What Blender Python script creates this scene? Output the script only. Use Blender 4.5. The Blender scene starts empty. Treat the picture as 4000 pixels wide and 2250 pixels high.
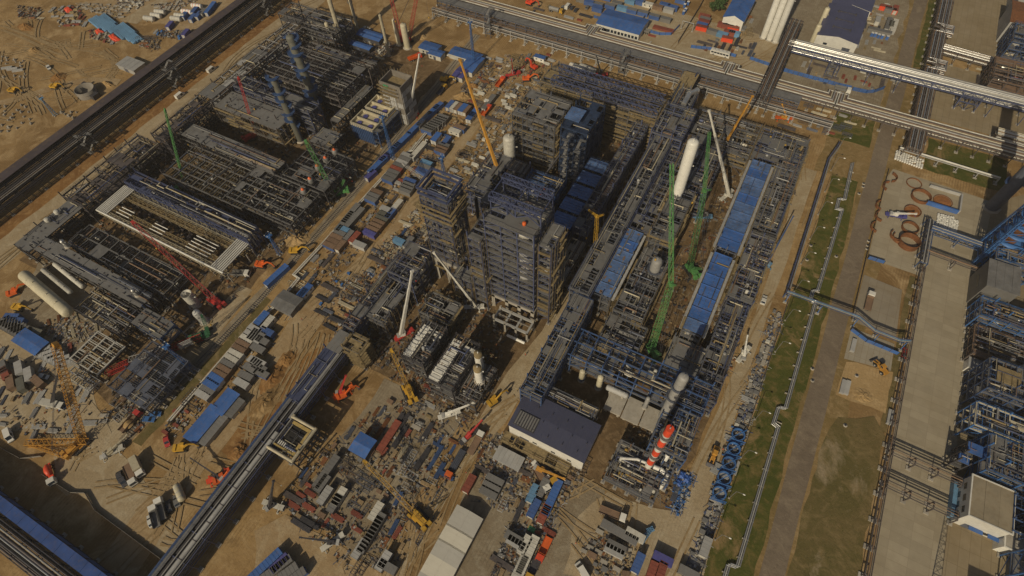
import bpy, math, random
import numpy as np
from mathutils import Vector, Matrix

# ------------------------------------------------------------------ camera, sky, sun, exposure
SC = bpy.context.scene
COL = SC.collection
FPX, PITCH, ROLL, HEAD, CAMH = 2240.69, math.radians(56.8427), math.radians(-3.1116), math.radians(30.5265), 200.0

def camera_axes():
    f0 = Vector((0, math.cos(PITCH), -math.sin(PITCH))); r0 = Vector((1, 0, 0)); u0 = r0.cross(f0)
    c, s = math.cos(ROLL), math.sin(ROLL)
    R = r0 * c + u0 * s; U = -r0 * s + u0 * c
    M = Matrix.Rotation(HEAD, 3, 'Z')
    return M @ R, M @ U, M @ f0
CR, CU, CF = camera_axes()
cam = bpy.data.cameras.new('camera'); cam_o = bpy.data.objects.new('camera', cam); COL.objects.link(cam_o)
cam.sensor_width = 36; cam.lens = FPX / 4000 * 36; cam.clip_start = 1; cam.clip_end = 5000
mw = Matrix((CR, CU, -CF)).transposed().to_4x4(); mw.translation = (0, 0, CAMH); cam_o.matrix_world = mw
SC.camera = cam_o
SUN_EL, SUN_AZ = math.radians(34), math.radians(88)      # shadows run towards SUN_AZ (measured from +X)
w = bpy.data.worlds.new('World'); SC.world = w; w.use_nodes = True
nt = w.node_tree; bg = nt.nodes['Background']
sky = nt.nodes.new('ShaderNodeTexSky'); sky.sky_type = 'NISHITA'; sky.sun_disc = False
sky.sun_elevation = SUN_EL; sky.sun_rotation = math.radians(182); sky.dust_density = 3.0; sky.air_density = 1.0
nt.links.new(sky.outputs[0], bg.inputs[0]); bg.inputs[1].default_value = 0.055
sl = bpy.data.lights.new('sun', 'SUN'); sl.energy = 4.6; sl.angle = math.radians(0.5); sl.color = (1, .87, .63)
so = bpy.data.objects.new('sun', sl); COL.objects.link(so)
sd = Vector((math.cos(SUN_AZ) * math.cos(SUN_EL), math.sin(SUN_AZ) * math.cos(SUN_EL), -math.sin(SUN_EL)))
so.rotation_euler = sd.to_track_quat('-Z', 'Y').to_euler(); so.location = (0, -100, 300)
SC.view_settings.view_transform = 'Standard'; SC.view_settings.look = 'None'
SC.view_settings.exposure = -0.62; SC.view_settings.gamma = 1; SC.view_settings.use_curve_mapping = False

# ------------------------------------------------------------------ where a pixel of the 4000 px photo meets height z
def G(x, y, z=0.0):
    d = CF * FPX + CR * (x - 2000) - CU * (y - 1125)
    t = (z - CAMH) / d.z
    return (d.x * t, d.y * t)
def O(x, y, z=0.0): return G(x * 1.5528, y * 1.5528, z)
def T(r, c, x, y, z=0.0): return G(1000 * c + x * .3885, 563 * r + y * .3885, z)
def PX(X, Y, Z=0.0):
    v = Vector((X, Y, Z - CAMH)); q = v.dot(CF)
    return 2000 + FPX * v.dot(CR) / q, 1125 - FPX * v.dot(CU) / q
def fit_col(bx, by, tx, ty, zb):
    """upright whose top is at overview pixel t and whose foot (height zb) comes nearest overview pixel b"""
    best = (1e9,)
    for i in range(8, 320):
        z = zb + i * .25; X, Y = O(tx, ty, z); q = PX(X, Y, zb); d = math.hypot(q[0] - bx * 1.5528, q[1] - by * 1.5528)
        if d < best[0]: best = (d, X, Y, z)
    return best[1:]
def solve_col(bx, by, tx, ty, zb):
    """foot (X, Y) at height zb under overview pixel b, and the top height that best meets overview pixel t"""
    X, Y = O(bx, by, zb); best = (1e9, zb)
    for i in range(400):
        z = zb + i * .25; q = PX(X, Y, z); d = math.hypot(q[0] - tx * 1.5528, q[1] - ty * 1.5528)
        if d < best[0]: best = (d, z)
    return X, Y, best[1]

# ------------------------------------------------------------------ materials
MATS = {}
def M(name, rgb, rough=.75, metal=0.0, var=.22, scale=.6, dirt=.25, tint=.10):
    if name in MATS: return MATS[name]
    m = bpy.data.materials.new(name); m.use_nodes = True; n = m.node_tree.nodes; l = m.node_tree.links
    b = n['Principled BSDF']; b.inputs['Roughness'].default_value = rough; b.inputs['Metallic'].default_value = metal
    tc = n.new('ShaderNodeTexCoord')
    nz = n.new('ShaderNodeTexNoise'); nz.inputs['Scale'].default_value = scale; nz.inputs['Detail'].default_value = 5; nz.inputs['Roughness'].default_value = .65
    l.new(tc.outputs['Object'], nz.inputs['Vector'])
    r = n.new('ShaderNodeValToRGB'); e = r.color_ramp.elements
    e[0].position = .3; e[1].position = .7
    e[0].color = tuple(c * (1 - var) for c in rgb) + (1,); e[1].color = tuple(min(1, c * (1 + var)) for c in rgb) + (1,)
    l.new(nz.outputs[0], r.inputs[0])
    out = r.outputs[0]
    if dirt > 0:
        nd = n.new('ShaderNodeTexNoise'); nd.inputs['Scale'].default_value = scale * 4.3; nd.inputs['Detail'].default_value = 3
        l.new(tc.outputs['Object'], nd.inputs['Vector'])
        rd = n.new('ShaderNodeMapRange'); rd.inputs[1].default_value = .5; rd.inputs[2].default_value = .72; rd.inputs[4].default_value = dirt
        l.new(nd.outputs[0], rd.inputs[0])
        mx = n.new('ShaderNodeMixRGB'); mx.inputs[2].default_value = (.17, .115, .06, 1)
        l.new(rd.outputs[0], mx.inputs[0]); l.new(out, mx.inputs[1]); out = mx.outputs[0]
    if tint > 0:
        oi = n.new('ShaderNodeObjectInfo'); mr = n.new('ShaderNodeMapRange')
        mr.inputs[3].default_value = 1 - tint * 1.6; mr.inputs[4].default_value = 1 + tint
        l.new(oi.outputs['Random'], mr.inputs[0])
        hs = n.new('ShaderNodeHueSaturation'); l.new(mr.outputs[0], hs.inputs['Value']); l.new(out, hs.inputs['Color']); out = hs.outputs[0]
    l.new(out, b.inputs['Base Color'])
    MATS[name] = m
    return m

def ground_mat(name, base, dark, light, s=.02, tracks=0.0, speck=.5, rough=.95, patch=None):
    """earth: big patches, middling blotches and fine grit, in world metres"""
    m = bpy.data.materials.new(name); m.use_nodes = True; n = m.node_tree.nodes; l = m.node_tree.links
    b = n['Principled BSDF']; b.inputs['Roughness'].default_value = rough; b.inputs['Specular IOR Level'].default_value = .15
    g = n.new('ShaderNodeNewGeometry'); P = g.outputs['Position']
    def noise(sc, det=6, ro=.6, dist=0.0):
        z = n.new('ShaderNodeTexNoise'); z.inputs['Scale'].default_value = sc; z.inputs['Detail'].default_value = det
        z.inputs['Roughness'].default_value = ro; z.inputs['Distortion'].default_value = dist; l.new(P, z.inputs['Vector']); return z.outputs[0]
    def rng(v, a, c, lo=0., hi=1.):
        r = n.new('ShaderNodeMapRange'); r.inputs[1].default_value = a; r.inputs[2].default_value = c; r.inputs[3].default_value = lo; r.inputs[4].default_value = hi
        l.new(v, r.inputs[0]); return r.outputs[0]
    def mix(f, a, c, mode='MIX'):
        x = n.new('ShaderNodeMixRGB'); x.blend_type = mode
        for k, v in ((0, f), (1, a), (2, c)):
            if isinstance(v, (int, float)): x.inputs[k].default_value = v
            elif isinstance(v, tuple): x.inputs[k].default_value = v + (1,)
            else: l.new(v, x.inputs[k])
        return x.outputs[0]
    c = mix(rng(noise(s, 6, .62, .6), .38, .62), base, dark)
    c = mix(rng(noise(s * 4.1, 6, .65, 1.2), .47, .68), c, light)
    c = mix(rng(noise(s * 14, 5, .7), .48, .72, 0, .7), c, dark); c = mix(rng(noise(s * 9, 8, .75, 2.5), .55, .66, 0, .45), c, tuple(x * .72 for x in dark)); c = mix(rng(noise(s * 22, 6, .7, 1.5), .6, .7, 0, .5), c, light)
    if patch: c = mix(rng(noise(patch[1], 7, .7, .8), patch[2], patch[3]), c, patch[0])
    c = mix(rng(noise(1.3, 3, .7), .62, .75, 0, speck), c, tuple(x * .45 for x in dark))
    c = mix(rng(noise(2.7, 2, .6), .66, .78, 0, speck * .8), c, tuple(min(.6, x * 1.6) for x in light))
    if tracks:
        wv = n.new('ShaderNodeTexWave'); wv.wave_type = 'BANDS'; wv.bands_direction = 'X'; wv.inputs['Scale'].default_value = .28
        wv.inputs['Distortion'].default_value = 9; wv.inputs['Detail'].default_value = 3; wv.inputs['Detail Scale'].default_value = .12; l.new(P, wv.inputs['Vector'])
        tm = rng(wv.outputs[0], .72, 1, 0, tracks)
        tm2 = n.new('ShaderNodeMath'); tm2.operation = 'MULTIPLY'; l.new(tm, tm2.inputs[0]); l.new(rng(noise(s * 2.3, 4), .45, .6), tm2.inputs[1])
        c = mix(tm2.outputs[0], c, tuple(x * .55 for x in dark))
    l.new(c, b.inputs['Base Color'])
    bp = n.new('ShaderNodeBump'); bp.inputs['Strength'].default_value = .5; bp.inputs['Distance'].default_value = .5
    l.new(noise(.55, 8, .7), bp.inputs['Height']); l.new(bp.outputs[0], b.inputs['Normal'])
    return m

def slab_mat(name, c1, c2, mortar, bw, bh, rz=0.0, stain=.5):
    """cast concrete slabs with joints and slab to slab tone"""
    m = bpy.data.materials.new(name); m.use_nodes = True; n = m.node_tree.nodes; l = m.node_tree.links
    b = n['Principled BSDF']; b.inputs['Roughness'].default_value = .92; b.inputs['Specular IOR Level'].default_value = .2
    g = n.new('ShaderNodeNewGeometry')
    bt = n.new('ShaderNodeTexBrick'); bt.offset = 0; bt.inputs['Scale'].default_value = 1
    bt.inputs['Brick Width'].default_value = bw; bt.inputs['Row Height'].default_value = bh; bt.inputs['Mortar Size'].default_value = .09
    bt.inputs['Color1'].default_value = c1 + (1,); bt.inputs['Color2'].default_value = c2 + (1,); bt.inputs['Mortar'].default_value = mortar + (1,)
    l.new(g.outputs['Position'], bt.inputs['Vector'])
    nz = n.new('ShaderNodeTexNoise'); nz.inputs['Scale'].default_value = .07; nz.inputs['Detail'].default_value = 9; nz.inputs['Roughness'].default_value = .7
    l.new(g.outputs['Position'], nz.inputs['Vector'])
    r = n.new('ShaderNodeMapRange'); r.inputs[1].default_value = .42; r.inputs[2].default_value = .7; r.inputs[4].default_value = stain
    l.new(nz.outputs[0], r.inputs[0])
    mx = n.new('ShaderNodeMixRGB'); mx.inputs[2].default_value = (.20, .15, .085, 1)
    l.new(r.outputs[0], mx.inputs[0]); l.new(bt.outputs[0], mx.inputs[1])
    n2 = n.new('ShaderNodeTexNoise'); n2.inputs['Scale'].default_value = .35; n2.inputs['Detail'].default_value = 5
    l.new(g.outputs['Position'], n2.inputs['Vector'])
    r2 = n.new('ShaderNodeMapRange'); r2.inputs[1].default_value = .3; r2.inputs[2].default_value = .7; r2.inputs[3].default_value = .93; r2.inputs[4].default_value = 1.05
    l.new(n2.outputs[0], r2.inputs[0])
    hs = n.new('ShaderNodeHueSaturation'); l.new(r2.outputs[0], hs.inputs['Value']); l.new(mx.outputs[0], hs.inputs['Color'])
    l.new(hs.outputs[0], b.inputs['Base Color'])
    return m

# ------------------------------------------------------------------ mesh builder
BOXQ = np.array([[0, 3, 2, 1], [4, 5, 6, 7], [0, 1, 5, 4], [1, 2, 6, 5], [2, 3, 7, 6], [3, 0, 4, 7]])
UNIT = np.array([[-1, -1, -1], [1, -1, -1], [1, 1, -1], [-1, 1, -1], [-1, -1, 1], [1, -1, 1], [1, 1, 1], [-1, 1, 1]], float) * .5
class MB:
    def __init__(s): s.V = []; s.F = []; s.n = 0
    def add(s, v, f, m=0, smooth=False):
        v = np.asarray(v, float).reshape(-1, 3); f = np.asarray(f)
        s.V.append(v); s.F.append((f + s.n, m, smooth)); s.n += len(v); return s
    def box(s, x0, y0, z0, x1, y1, z1, m=0):
        c = np.array([(x0 + x1) / 2, (y0 + y1) / 2, (z0 + z1) / 2]); d = np.array([x1 - x0, y1 - y0, z1 - z0])
        return s.add(UNIT * d + c, BOXQ, m)
    def obox(s, c, d, rz=0., m=0, rx=0.):
        v = UNIT * np.array(d, float)
        if rx: k, q = math.cos(rx), math.sin(rx); v = v @ np.array([[1, 0, 0], [0, k, q], [0, -q, k]])
        k, q = math.cos(rz), math.sin(rz); v = v @ np.array([[k, q, 0], [-q, k, 0], [0, 0, 1]])
        return s.add(v + np.array(c, float), BOXQ, m)
    def bar(s, p, q, w, h=None, m=0):
        p = np.asarray(p, float); q = np.asarray(q, float); d = q - p; L = np.linalg.norm(d)
        if L < 1e-4: return s
        d = d / L; h = h or w
        up = np.array([0, 0, 1.]) if abs(d[2]) < .95 else np.array([1., 0, 0])
        a = np.cross(up, d); a /= np.linalg.norm(a); b = np.cross(d, a)
        v = []
        for e in (p, q):
            for i, j in ((-1, -1), (1, -1), (1, 1), (-1, 1)): v.append(e + a * i * w / 2 + b * j * h / 2)
        return s.add(v, BOXQ, m)
    def tube(s, p, q, r, n=8, m=0, r2=None, caps=True):
        p = np.asarray(p, float); q = np.asarray(q, float); d = q - p; L = np.linalg.norm(d)
        if L < 1e-4: return s
        d = d / L; r2 = r if r2 is None else r2
        up = np.array([0, 0, 1.]) if abs(d[2]) < .95 else np.array([1., 0, 0])
        a = np.cross(up, d); a /= np.linalg.norm(a); b = np.cross(d, a)
        t = np.arange(n) * 2 * math.pi / n; ring = np.outer(np.cos(t), a) + np.outer(np.sin(t), b)
        i = np.arange(n); j = (i + 1) % n
        s.add(np.vstack([p + ring * r, q + ring * r2]), np.stack([i, j, j + n, i + n], 1), m, True)
        if caps:
            s.add(np.vstack([p + ring * r]), np.array([i[::-1]]), m); s.add(np.vstack([q + ring * r2]), np.array([i]), m)
        return s
    def path(s, pts, r, n=8, m=0):
        for a, b in zip(pts[:-1], pts[1:]):
            a = np.asarray(a, float); b = np.asarray(b, float); d = (b - a) / max(1e-6, np.linalg.norm(b - a))
            s.tube(a - d * r * .7, b + d * r * .7, r, n, m)
        return s
    def lathe(s, prof, c=(0, 0, 0), n=16, m=0, axis='z'):
        pr = np.array(prof, float); t = np.arange(n) * 2 * math.pi / n; V = []
        for r, z in pr: V.append(np.stack([r * np.cos(t), r * np.sin(t), np.full(n, z)], 1))
        V = np.vstack(V)
        if axis == 'x': V = V[:, [2, 0, 1]]
        if axis == 'y': V = V[:, [1, 2, 0]]
        i = np.arange(n); j = (i + 1) % n; F = []
        for k in range(len(pr) - 1): F.append(np.stack([k * n + i, k * n + j, (k + 1) * n + j, (k + 1) * n + i], 1))
        return s.add(V + np.array(c, float), np.vstack(F), m, True)
    def vessel(s, c, r, L, axis='z', n=16, m=0, dome=.5):
        pr = [(.02, -L / 2 - r * dome)] + [(r * math.sin(a), -L / 2 - r * dome * math.cos(a)) for a in (.4, .8, 1.2)] + [(r, -L / 2)]
        pr = pr + [(a, -b) for a, b in pr[::-1]]
        return s.lathe(pr, c, n, m, axis)
    def prism(s, prof, y0, y1, m=0):
        """side outline in x, z carried across y0..y1"""
        k = len(prof); V = [(x, y0, z) for x, z in prof] + [(x, y1, z) for x, z in prof]; i = np.arange(k); j = (i + 1) % k
        s.add(V, np.stack([i, j, j + k, i + k], 1), m); s.add(V[:k], np.array([i[::-1]]), m); return s.add(V[k:], np.array([i]), m)
    def poly(s, pts, z0, z1=None, m=0):
        k = len(pts); A = sum(pts[i][0] * pts[(i + 1) % k][1] - pts[(i + 1) % k][0] * pts[i][1] for i in range(k))
        if A < 0: pts = pts[::-1]
        i = np.arange(k); j = (i + 1) % k
        if z1 is None: return s.add([(x, y, z0) for x, y in pts], np.array([i]), m)
        V = [(x, y, z0) for x, y in pts] + [(x, y, z1) for x, y in pts]
        s.add(V, np.stack([i, j, j + k, i + k], 1), m); return s.add(V[k:], np.array([i]), m)
    def lattice(s, p, q, w0, w1=None, n=10, c=.14, d=.08, m=0):
        """square lattice girder from p to q"""
        p = np.asarray(p, float); q = np.asarray(q, float); w1 = w0 if w1 is None else w1
        e = q - p; L = np.linalg.norm(e); e /= L
        up = np.array([0, 0, 1.]) if abs(e[2]) < .9 else np.array([1., 0, 0])
        a = np.cross(up, e); a /= np.linalg.norm(a); b = np.cross(e, a)
        R = []
        for k in range(n + 1):
            t = k / n; wv = (w0 + (w1 - w0) * t) / 2
            R.append([p + e * L * t + a * i * wv + b * j * wv for i, j in ((-1, -1), (1, -1), (1, 1), (-1, 1))])
        for k in range(4): s.bar(R[0][k], R[-1][k], c, m=m)
        for k in range(n):
            for f in range(4):
                g = (f + 1) % 4
                s.bar(R[k][f], R[k + 1][g] if k % 2 else R[k + 1][g], d, m=m)
                s.bar(R[k][f], R[k][g], d, m=m)
        return s
    def build(s, name, mats, parent=None, loc=None, rz=0.):
        me = bpy.data.meshes.new(name)
        V = np.vstack(s.V) if s.V else np.zeros((0, 3)); starts = []; loops = []; mi = []; sm = []; p = 0
        for f, m, smo in s.F:
            k = f.shape[1]; loops.append(f.ravel()); starts.append(p + np.arange(len(f)) * k); p += f.size
            mi.append(np.full(len(f), m)); sm.append(np.full(len(f), smo))
        if s.F:
            loops = np.concatenate(loops).astype(np.int32); starts = np.concatenate(starts).astype(np.int32)
            me.vertices.add(len(V)); me.vertices.foreach_set('co', V.astype(np.float32).ravel())
            me.loops.add(len(loops)); me.loops.foreach_set('vertex_index', loops)
            me.polygons.add(len(starts)); me.polygons.foreach_set('loop_start', starts)
            me.polygons.foreach_set('material_index', np.concatenate(mi).astype(np.int32))
            me.polygons.foreach_set('use_smooth', np.concatenate(sm).astype(bool))
            me.update(calc_edges=True); me.validate()
        for m in (mats if isinstance(mats, (list, tuple)) else [mats]): me.materials.append(m)
        o = bpy.data.objects.new(name, me); COL.objects.link(o)
        if parent: o.parent = parent
        if loc: o.location = loc
        if rz: o.rotation_euler = (0, 0, rz)
        return o

# ------------------------------------------------------------------ things, copies and labels
AUTO = []          # things whose label is finished at the end: description + where it stands
def tag(o, label, cat, group=None, kind=None):
    if label: o['label'] = label
    if cat: o['category'] = cat
    if group: o['group'] = group
    if kind: o['kind'] = kind
    return o
def thing(name, label, cat, loc=(0, 0, 0), rz=0., group=None):
    o = bpy.data.objects.new(name, None); COL.objects.link(o); o.empty_display_size = .5
    o.location = loc; o.rotation_euler = (0, 0, rz); return tag(o, label, cat, group)
def struct(name, mb, m): 
    o = mb.build(name, m); o['kind'] = 'structure'; return o
SHEETS = [0]
def lift(z): SHEETS[0] += 1; return z + SHEETS[0] * .003      # no two sheets share a plane
def sheet(name, pts, z, m): return struct(name, MB().poly(list(pts), lift(z)), m)
def copy_tree(o, parent=None):
    c = o.copy(); COL.objects.link(c)
    if parent: c.parent = parent; c.matrix_parent_inverse = o.matrix_parent_inverse
    for ch in list(o.children): copy_tree(ch, c)
    return c
PROTO = {}
def place(key, make, x, y, rz=0., desc=None, group=None, z=0., s=None):
    """first use builds the thing, later uses copy it and its parts"""
    if key in PROTO: o = copy_tree(PROTO[key])
    else: o = PROTO[key] = make()
    o.location = (x, y, z); o.rotation_euler = (0, 0, rz); o.scale = s or (1, 1, 1)
    if group: o['group'] = group
    if desc: o['label'] = desc; AUTO.append((o, desc))
    return o
R = random.Random(7)
# ------------------------------------------------------------------ colours
STEEL = M('steel_blue_grey', (.098, .110, .145), .6, .2, .25, .4, .22)
STEELD = M('steel_dark', (.056, .055, .064), .65, .2, .3, .4, .25)
STEELP = M('steel_primer', (.098, .083, .082), .7, .1, .3, .4, .35)
STEELB = M('steel_blue', (.042, .085, .20), .55, .1, .25, .4, .18)
STEELV = M('steel_violet', (.070, .086, .165), .55, .2, .25, .4, .15)
BLUEP = M('bright_blue_paint', (.045, .14, .36), .5, 0, .2, .4, .12)
BLUER = M('blue_roof', (.048, .128, .36), .6, .1, .25, .15, .32)
BLUES = M('slate_blue_roof', (.085, .088, .155), .45, .2, .12, .2, .06)
BLUEW = M('worn_blue_roof', (.085, .155, .32), .6, .1, .35, .3, .5)
GRATE = M('grating_grey', (.165, .162, .158), .75, .2, .25, .35, .25)
GREYR = M('grey_sheet', (.185, .18, .172), .6, .2, .15, .2, .2)
GREYL = M('pale_grey', (.36, .355, .34), .65, 0, .15, .3, .22)
SCAFF = M('scaffold_boards', (.24, .18, .09), .85, 0, .4, .7, .2)
SCAFY = M('scaffold_yellow', (.36, .23, .04), .7, 0, .3, .7, .3)
BEIGE = M('beige_paint', (.42, .37, .26), .65, 0, .2, .3, .3)
WHITE = M('white_paint', (.66, .64, .58), .45, 0, .10, .3, .12)
WHITED = M('dusty_white', (.50, .48, .42), .6, 0, .18, .3, .25)
SILVER = M('aluminium_cladding', (.62, .61, .58), .32, .75, .14, .4, .08)
SILVERD = M('dull_cladding', (.285, .278, .265), .62, .1, .18, .4, .15)
CONC = M('cast_concrete', (.34, .31, .26), .9, 0, .18, .3, .25)
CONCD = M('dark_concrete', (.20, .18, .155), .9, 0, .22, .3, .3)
RUST = M('rust', (.17, .065, .022), .85, 0, .35, .8, .15)
RUSTR = M('red_primer', (.23, .058, .035), .75, 0, .3, .6, .2)
BROWN = M('brown_sheet', (.19, .12, .075), .7, 0, .25, .4, .25)
TIMB = M('timber', (.27, .19, .10), .85, 0, .35, 1.2, .15)
BLACK = M('rubber_black', (.018, .018, .018), .85, 0, .2, 1, .2)
DARK = M('dark_void', (.012, .012, .013), .9, 0, .2, 1, .1)
GLASS = M('window_glass', (.02, .028, .04), .12, 0, .1, 1, 0)
RED = M('red_paint', (.42, .04, .035), .45, 0, .2, .6, .12)
ORANGE = M('orange_paint', (.62, .115, .02), .5, 0, .2, .6, .15)
ORR = M('signal_orange_red', (.66, .07, .025), .5, 0, .15, .6, .08)
YELLOW = M('crane_yellow', (.50, .29, .03), .5, 0, .18, .5, .15)
AMBER = M('crane_amber', (.50, .25, .04), .5, 0, .2, .5, .18)
GREEN = M('crane_green', (.095, .27, .085), .5, 0, .22, .5, .08)
GREEND = M('dark_green_paint', (.03, .13, .06), .6, 0, .25, .6, .2)
TARPG = M('green_tarpaulin', (.035, .22, .10), .6, 0, .3, .5, .1)
TARPB = M('blue_tarpaulin', (.03, .10, .36), .55, 0, .3, .5, .1)
CABB = M('cabin_blue', (.05, .105, .28), .55, 0, .2, .4, .2)
NAVYB = M('shaded_navy_cladding', (.022, .040, .085), .6, .1, .4, .5, .1)  # dark blue cladding, deepened in the colour for shade on the clad tower
CABL = M('cabin_light_blue', (.12, .25, .40), .55, 0, .2, .4, .2)
CABV = M('cabin_violet_blue', (.07, .07, .24), .55, 0, .2, .4, .2)
CREAM = M('cream', (.50, .45, .32), .55, 0, .12, .4, .15)
OLIVE = M('column_olive', (.115, .115, .095), .65, 0, .2, .4, .3)
LINE = M('white_line', (.7, .7, .66), .7, 0, .15, .6, .3)
SKIN = M('skin', (.45, .27, .18), .6, 0, .1, 2, 0)
NAVY = M('navy_cloth', (.03, .045, .10), .9, 0, .2, 2, 0)
FOL = M('foliage', (.045, .085, .02), .8, 0, .45, 1.2, 0)
BARK = M('bark', (.09, .065, .045), .9, 0, .3, 2, 0)
PIPEC = [SILVERD, STEELP, STEEL, STEELV, STEELD, GREYR, BROWN, SCAFF, BEIGE]

# ------------------------------------------------------------------ ground, roads and yards
SAND, SANDD, SANDL = (.345, .226, .100), (.205, .126, .052), (.425, .30, .155)
MG = ground_mat('earth', SAND, SANDD, SANDL, .018, .5, .5)
MROAD = ground_mat('dusty_road', (.36, .265, .15), (.29, .195, .10), (.40, .31, .19), .03, .35, .25)
MROADL = ground_mat('pale_road', (.375, .30, .195), (.31, .235, .14), (.42, .35, .24), .03, .25, .2)
MBANK = ground_mat('clay_bank', (.27, .145, .05), (.18, .09, .032), (.33, .20, .085), .05, .0, .5)
MGRASS = ground_mat('rough_grass', (.083, .086, .020), (.060, .070, .014), (.17, .125, .045), .035, 0, .8, .95, ((.24, .165, .075), .05, .535, .62))
MGRASSD = ground_mat('worn_grass', (.145, .108, .045), (.10, .085, .028), (.22, .16, .075), .03, 0, .8, .95, ((.30, .235, .15), .03, .56, .66))
MVERGE = ground_mat('dry_verge', (.25, .165, .07), (.17, .12, .045), (.31, .22, .11), .04, 0, .6)
MASPH = ground_mat('old_asphalt', (.188, .149, .108), (.158, .123, .089), (.232, .185, .131), .03, 0, .15)
MGRAV = ground_mat('grey_gravel', (.26, .215, .15), (.20, .155, .10), (.31, .265, .19), .04, .3, .4)
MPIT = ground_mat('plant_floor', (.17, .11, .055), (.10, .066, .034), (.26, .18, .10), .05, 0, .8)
MSAND = ground_mat('clean_sand', (.38, .26, .125), (.33, .22, .10), (.44, .31, .16), .06, .3, .2)
MSLAB = slab_mat('apron_slabs', (.358, .308, .222), (.305, .261, .187), (.285, .24, .17), 6.1, 3.05, 0, .3)
MSLABG = slab_mat('yard_slabs', (.335, .30, .235), (.30, .265, .205), (.26, .215, .15), 2.0, 6.0, 0, .35)
MSLABY = slab_mat('old_slabs', (.29, .235, .155), (.265, .21, .13), (.21, .165, .10), 3.0, 6.0, 0, .7)

struct('ground', MB().poly([(-1600, -700), (1600, -700), (1600, 2200), (-1600, 2200)], 0), MG)
def rect(x0, x1, y0, y1): return [(x0, y0), (x1, y0), (x1, y1), (x0, y1)]
def wob(pts, amp=.8, step=6, seed=1):
    """a hand worn edge: subdivide an outline and push the points about"""
    r = random.Random(seed); out = []
    for a, b in zip(pts, pts[1:] + pts[:1]):
        L = math.hypot(b[0] - a[0], b[1] - a[1]); n = max(1, int(L / step))
        for k in range(n):
            t = k / n; out.append((a[0] + (b[0] - a[0]) * t + r.uniform(-amp, amp), a[1] + (b[1] - a[1]) * t + r.uniform(-amp, amp)))
    return out
def wsheet(name, pts, z, m, amp=.8, step=6, seed=1):
    pts = wob(list(pts), amp, step, seed); z = lift(z)
    import mathutils.geometry as mg
    tri = mg.tessellate_polygon([[Vector((x, y, 0)) for x, y in pts]])
    A = sum(pts[i][0] * pts[(i + 1) % len(pts)][1] - pts[(i + 1) % len(pts)][0] * pts[i][1] for i in range(len(pts)))
    f = []
    for a, b, c in tri:
        u = (pts[b][0] - pts[a][0]) * (pts[c][1] - pts[a][1]) - (pts[c][0] - pts[a][0]) * (pts[b][1] - pts[a][1])
        f.append((a, b, c) if u > 0 else (a, c, b))
    return struct(name, MB().add([(x, y, z) for x, y in pts], np.array(f)), m)
# west side
wsheet('clay_bank', rect(-296, -284, -20, 245), .02, MBANK, 1.0, 7, 2)
wsheet('haul_road', rect(-287, -272, -30, 250), .04, MROADL, .7, 8, 3)
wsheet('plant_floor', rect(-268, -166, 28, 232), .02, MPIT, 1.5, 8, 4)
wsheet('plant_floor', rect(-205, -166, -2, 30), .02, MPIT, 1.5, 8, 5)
wsheet('concrete_road', [(-172, -32), (-163, -32), (-161, 36), (-164, 62), (-170, 62), (-172, 10)], .04, MROADL, .4, 9, 6)
wsheet('concrete_road', [(-226, -8), (-203, -6), (-172, -30), (-116, -31), (-118, -22), (-150, -14), (-168, -12), (-200, 6), (-236, 8)], .05, MROADL, .5, 8, 7)
wsheet('rail_ballast', [(-163, -10), (-158.5, -10), (-156, 60), (-156, 130), (-165, 260), (-170, 260), (-161, 130), (-161, 60)], .06, MGRAV, .4, 8, 8)
wsheet('grass_strip', [(-158, -8), (-153.5, -8), (-153, 62), (-156, 62)], .03, MGRASSD, .4, 5, 9)
# the two roads between the plants, the cross road and the east haul road
wsheet('dirt_road', [(-139, 0), (-127, 0), (-127.5, 60), (-127, 100), (-126, 140), (-127, 190), (-132, 250), (-142, 250), (-134, 190), (-132, 140), (-131, 110), (-136, 82), (-142, 70), (-137, 42)], .04, MROAD, .5, 9, 10)
wsheet('dirt_road', [(-139, 0), (-128, 0), (-122, -40), (-118, -70), (-130, -70), (-136, -40)], .05, MROAD, .5, 9, 11)
wsheet('haul_road', [(-53, -20), (-46, -20), (-46, 40), (-41, 60), (-41, 215), (-45.5, 215), (-46, 100), (-50, 78), (-51, 20)], .04, MROADL, .35, 9, 12)
wsheet('haul_road', [(22, 10), (34, 10), (31, 60), (30.5, 150), (31, 235), (25, 235), (26, 150), (25.5, 110), (22, 60)], .045, MROADL, .4, 9, 13)
wsheet('turning_area', [O(1420, 1449), O(1450, 1300), O(1530, 1240), O(1690, 1290), O(1790, 1270), O(1790, 1449)], .05, MROADL, .8, 6, 14)
wsheet('cross_road', [O(640, 1330), O(720, 1290), O(860, 1380), O(960, 1440), O(960, 1560), O(800, 1560), O(640, 1440)], .05, MROAD, .6, 6, 15)
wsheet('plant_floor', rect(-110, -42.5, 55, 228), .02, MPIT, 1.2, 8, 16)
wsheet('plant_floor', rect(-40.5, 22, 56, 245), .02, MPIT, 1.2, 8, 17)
wsheet('excavation_soil', [O(560, 1140), O(640, 1010), O(760, 900), O(830, 850), O(860, 870), O(760, 980), O(640, 1120), O(600, 1180)], .03, MBANK, 1.2, 5, 18)
wsheet('plant_floor', rect(-91, -55, 0, 55), .02, MGRAV, 1.5, 8, 19)
wsheet('gravel_yard', rect(-42, 0, 8, 55), .02, MGRAV, 1.5, 8, 20)
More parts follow.
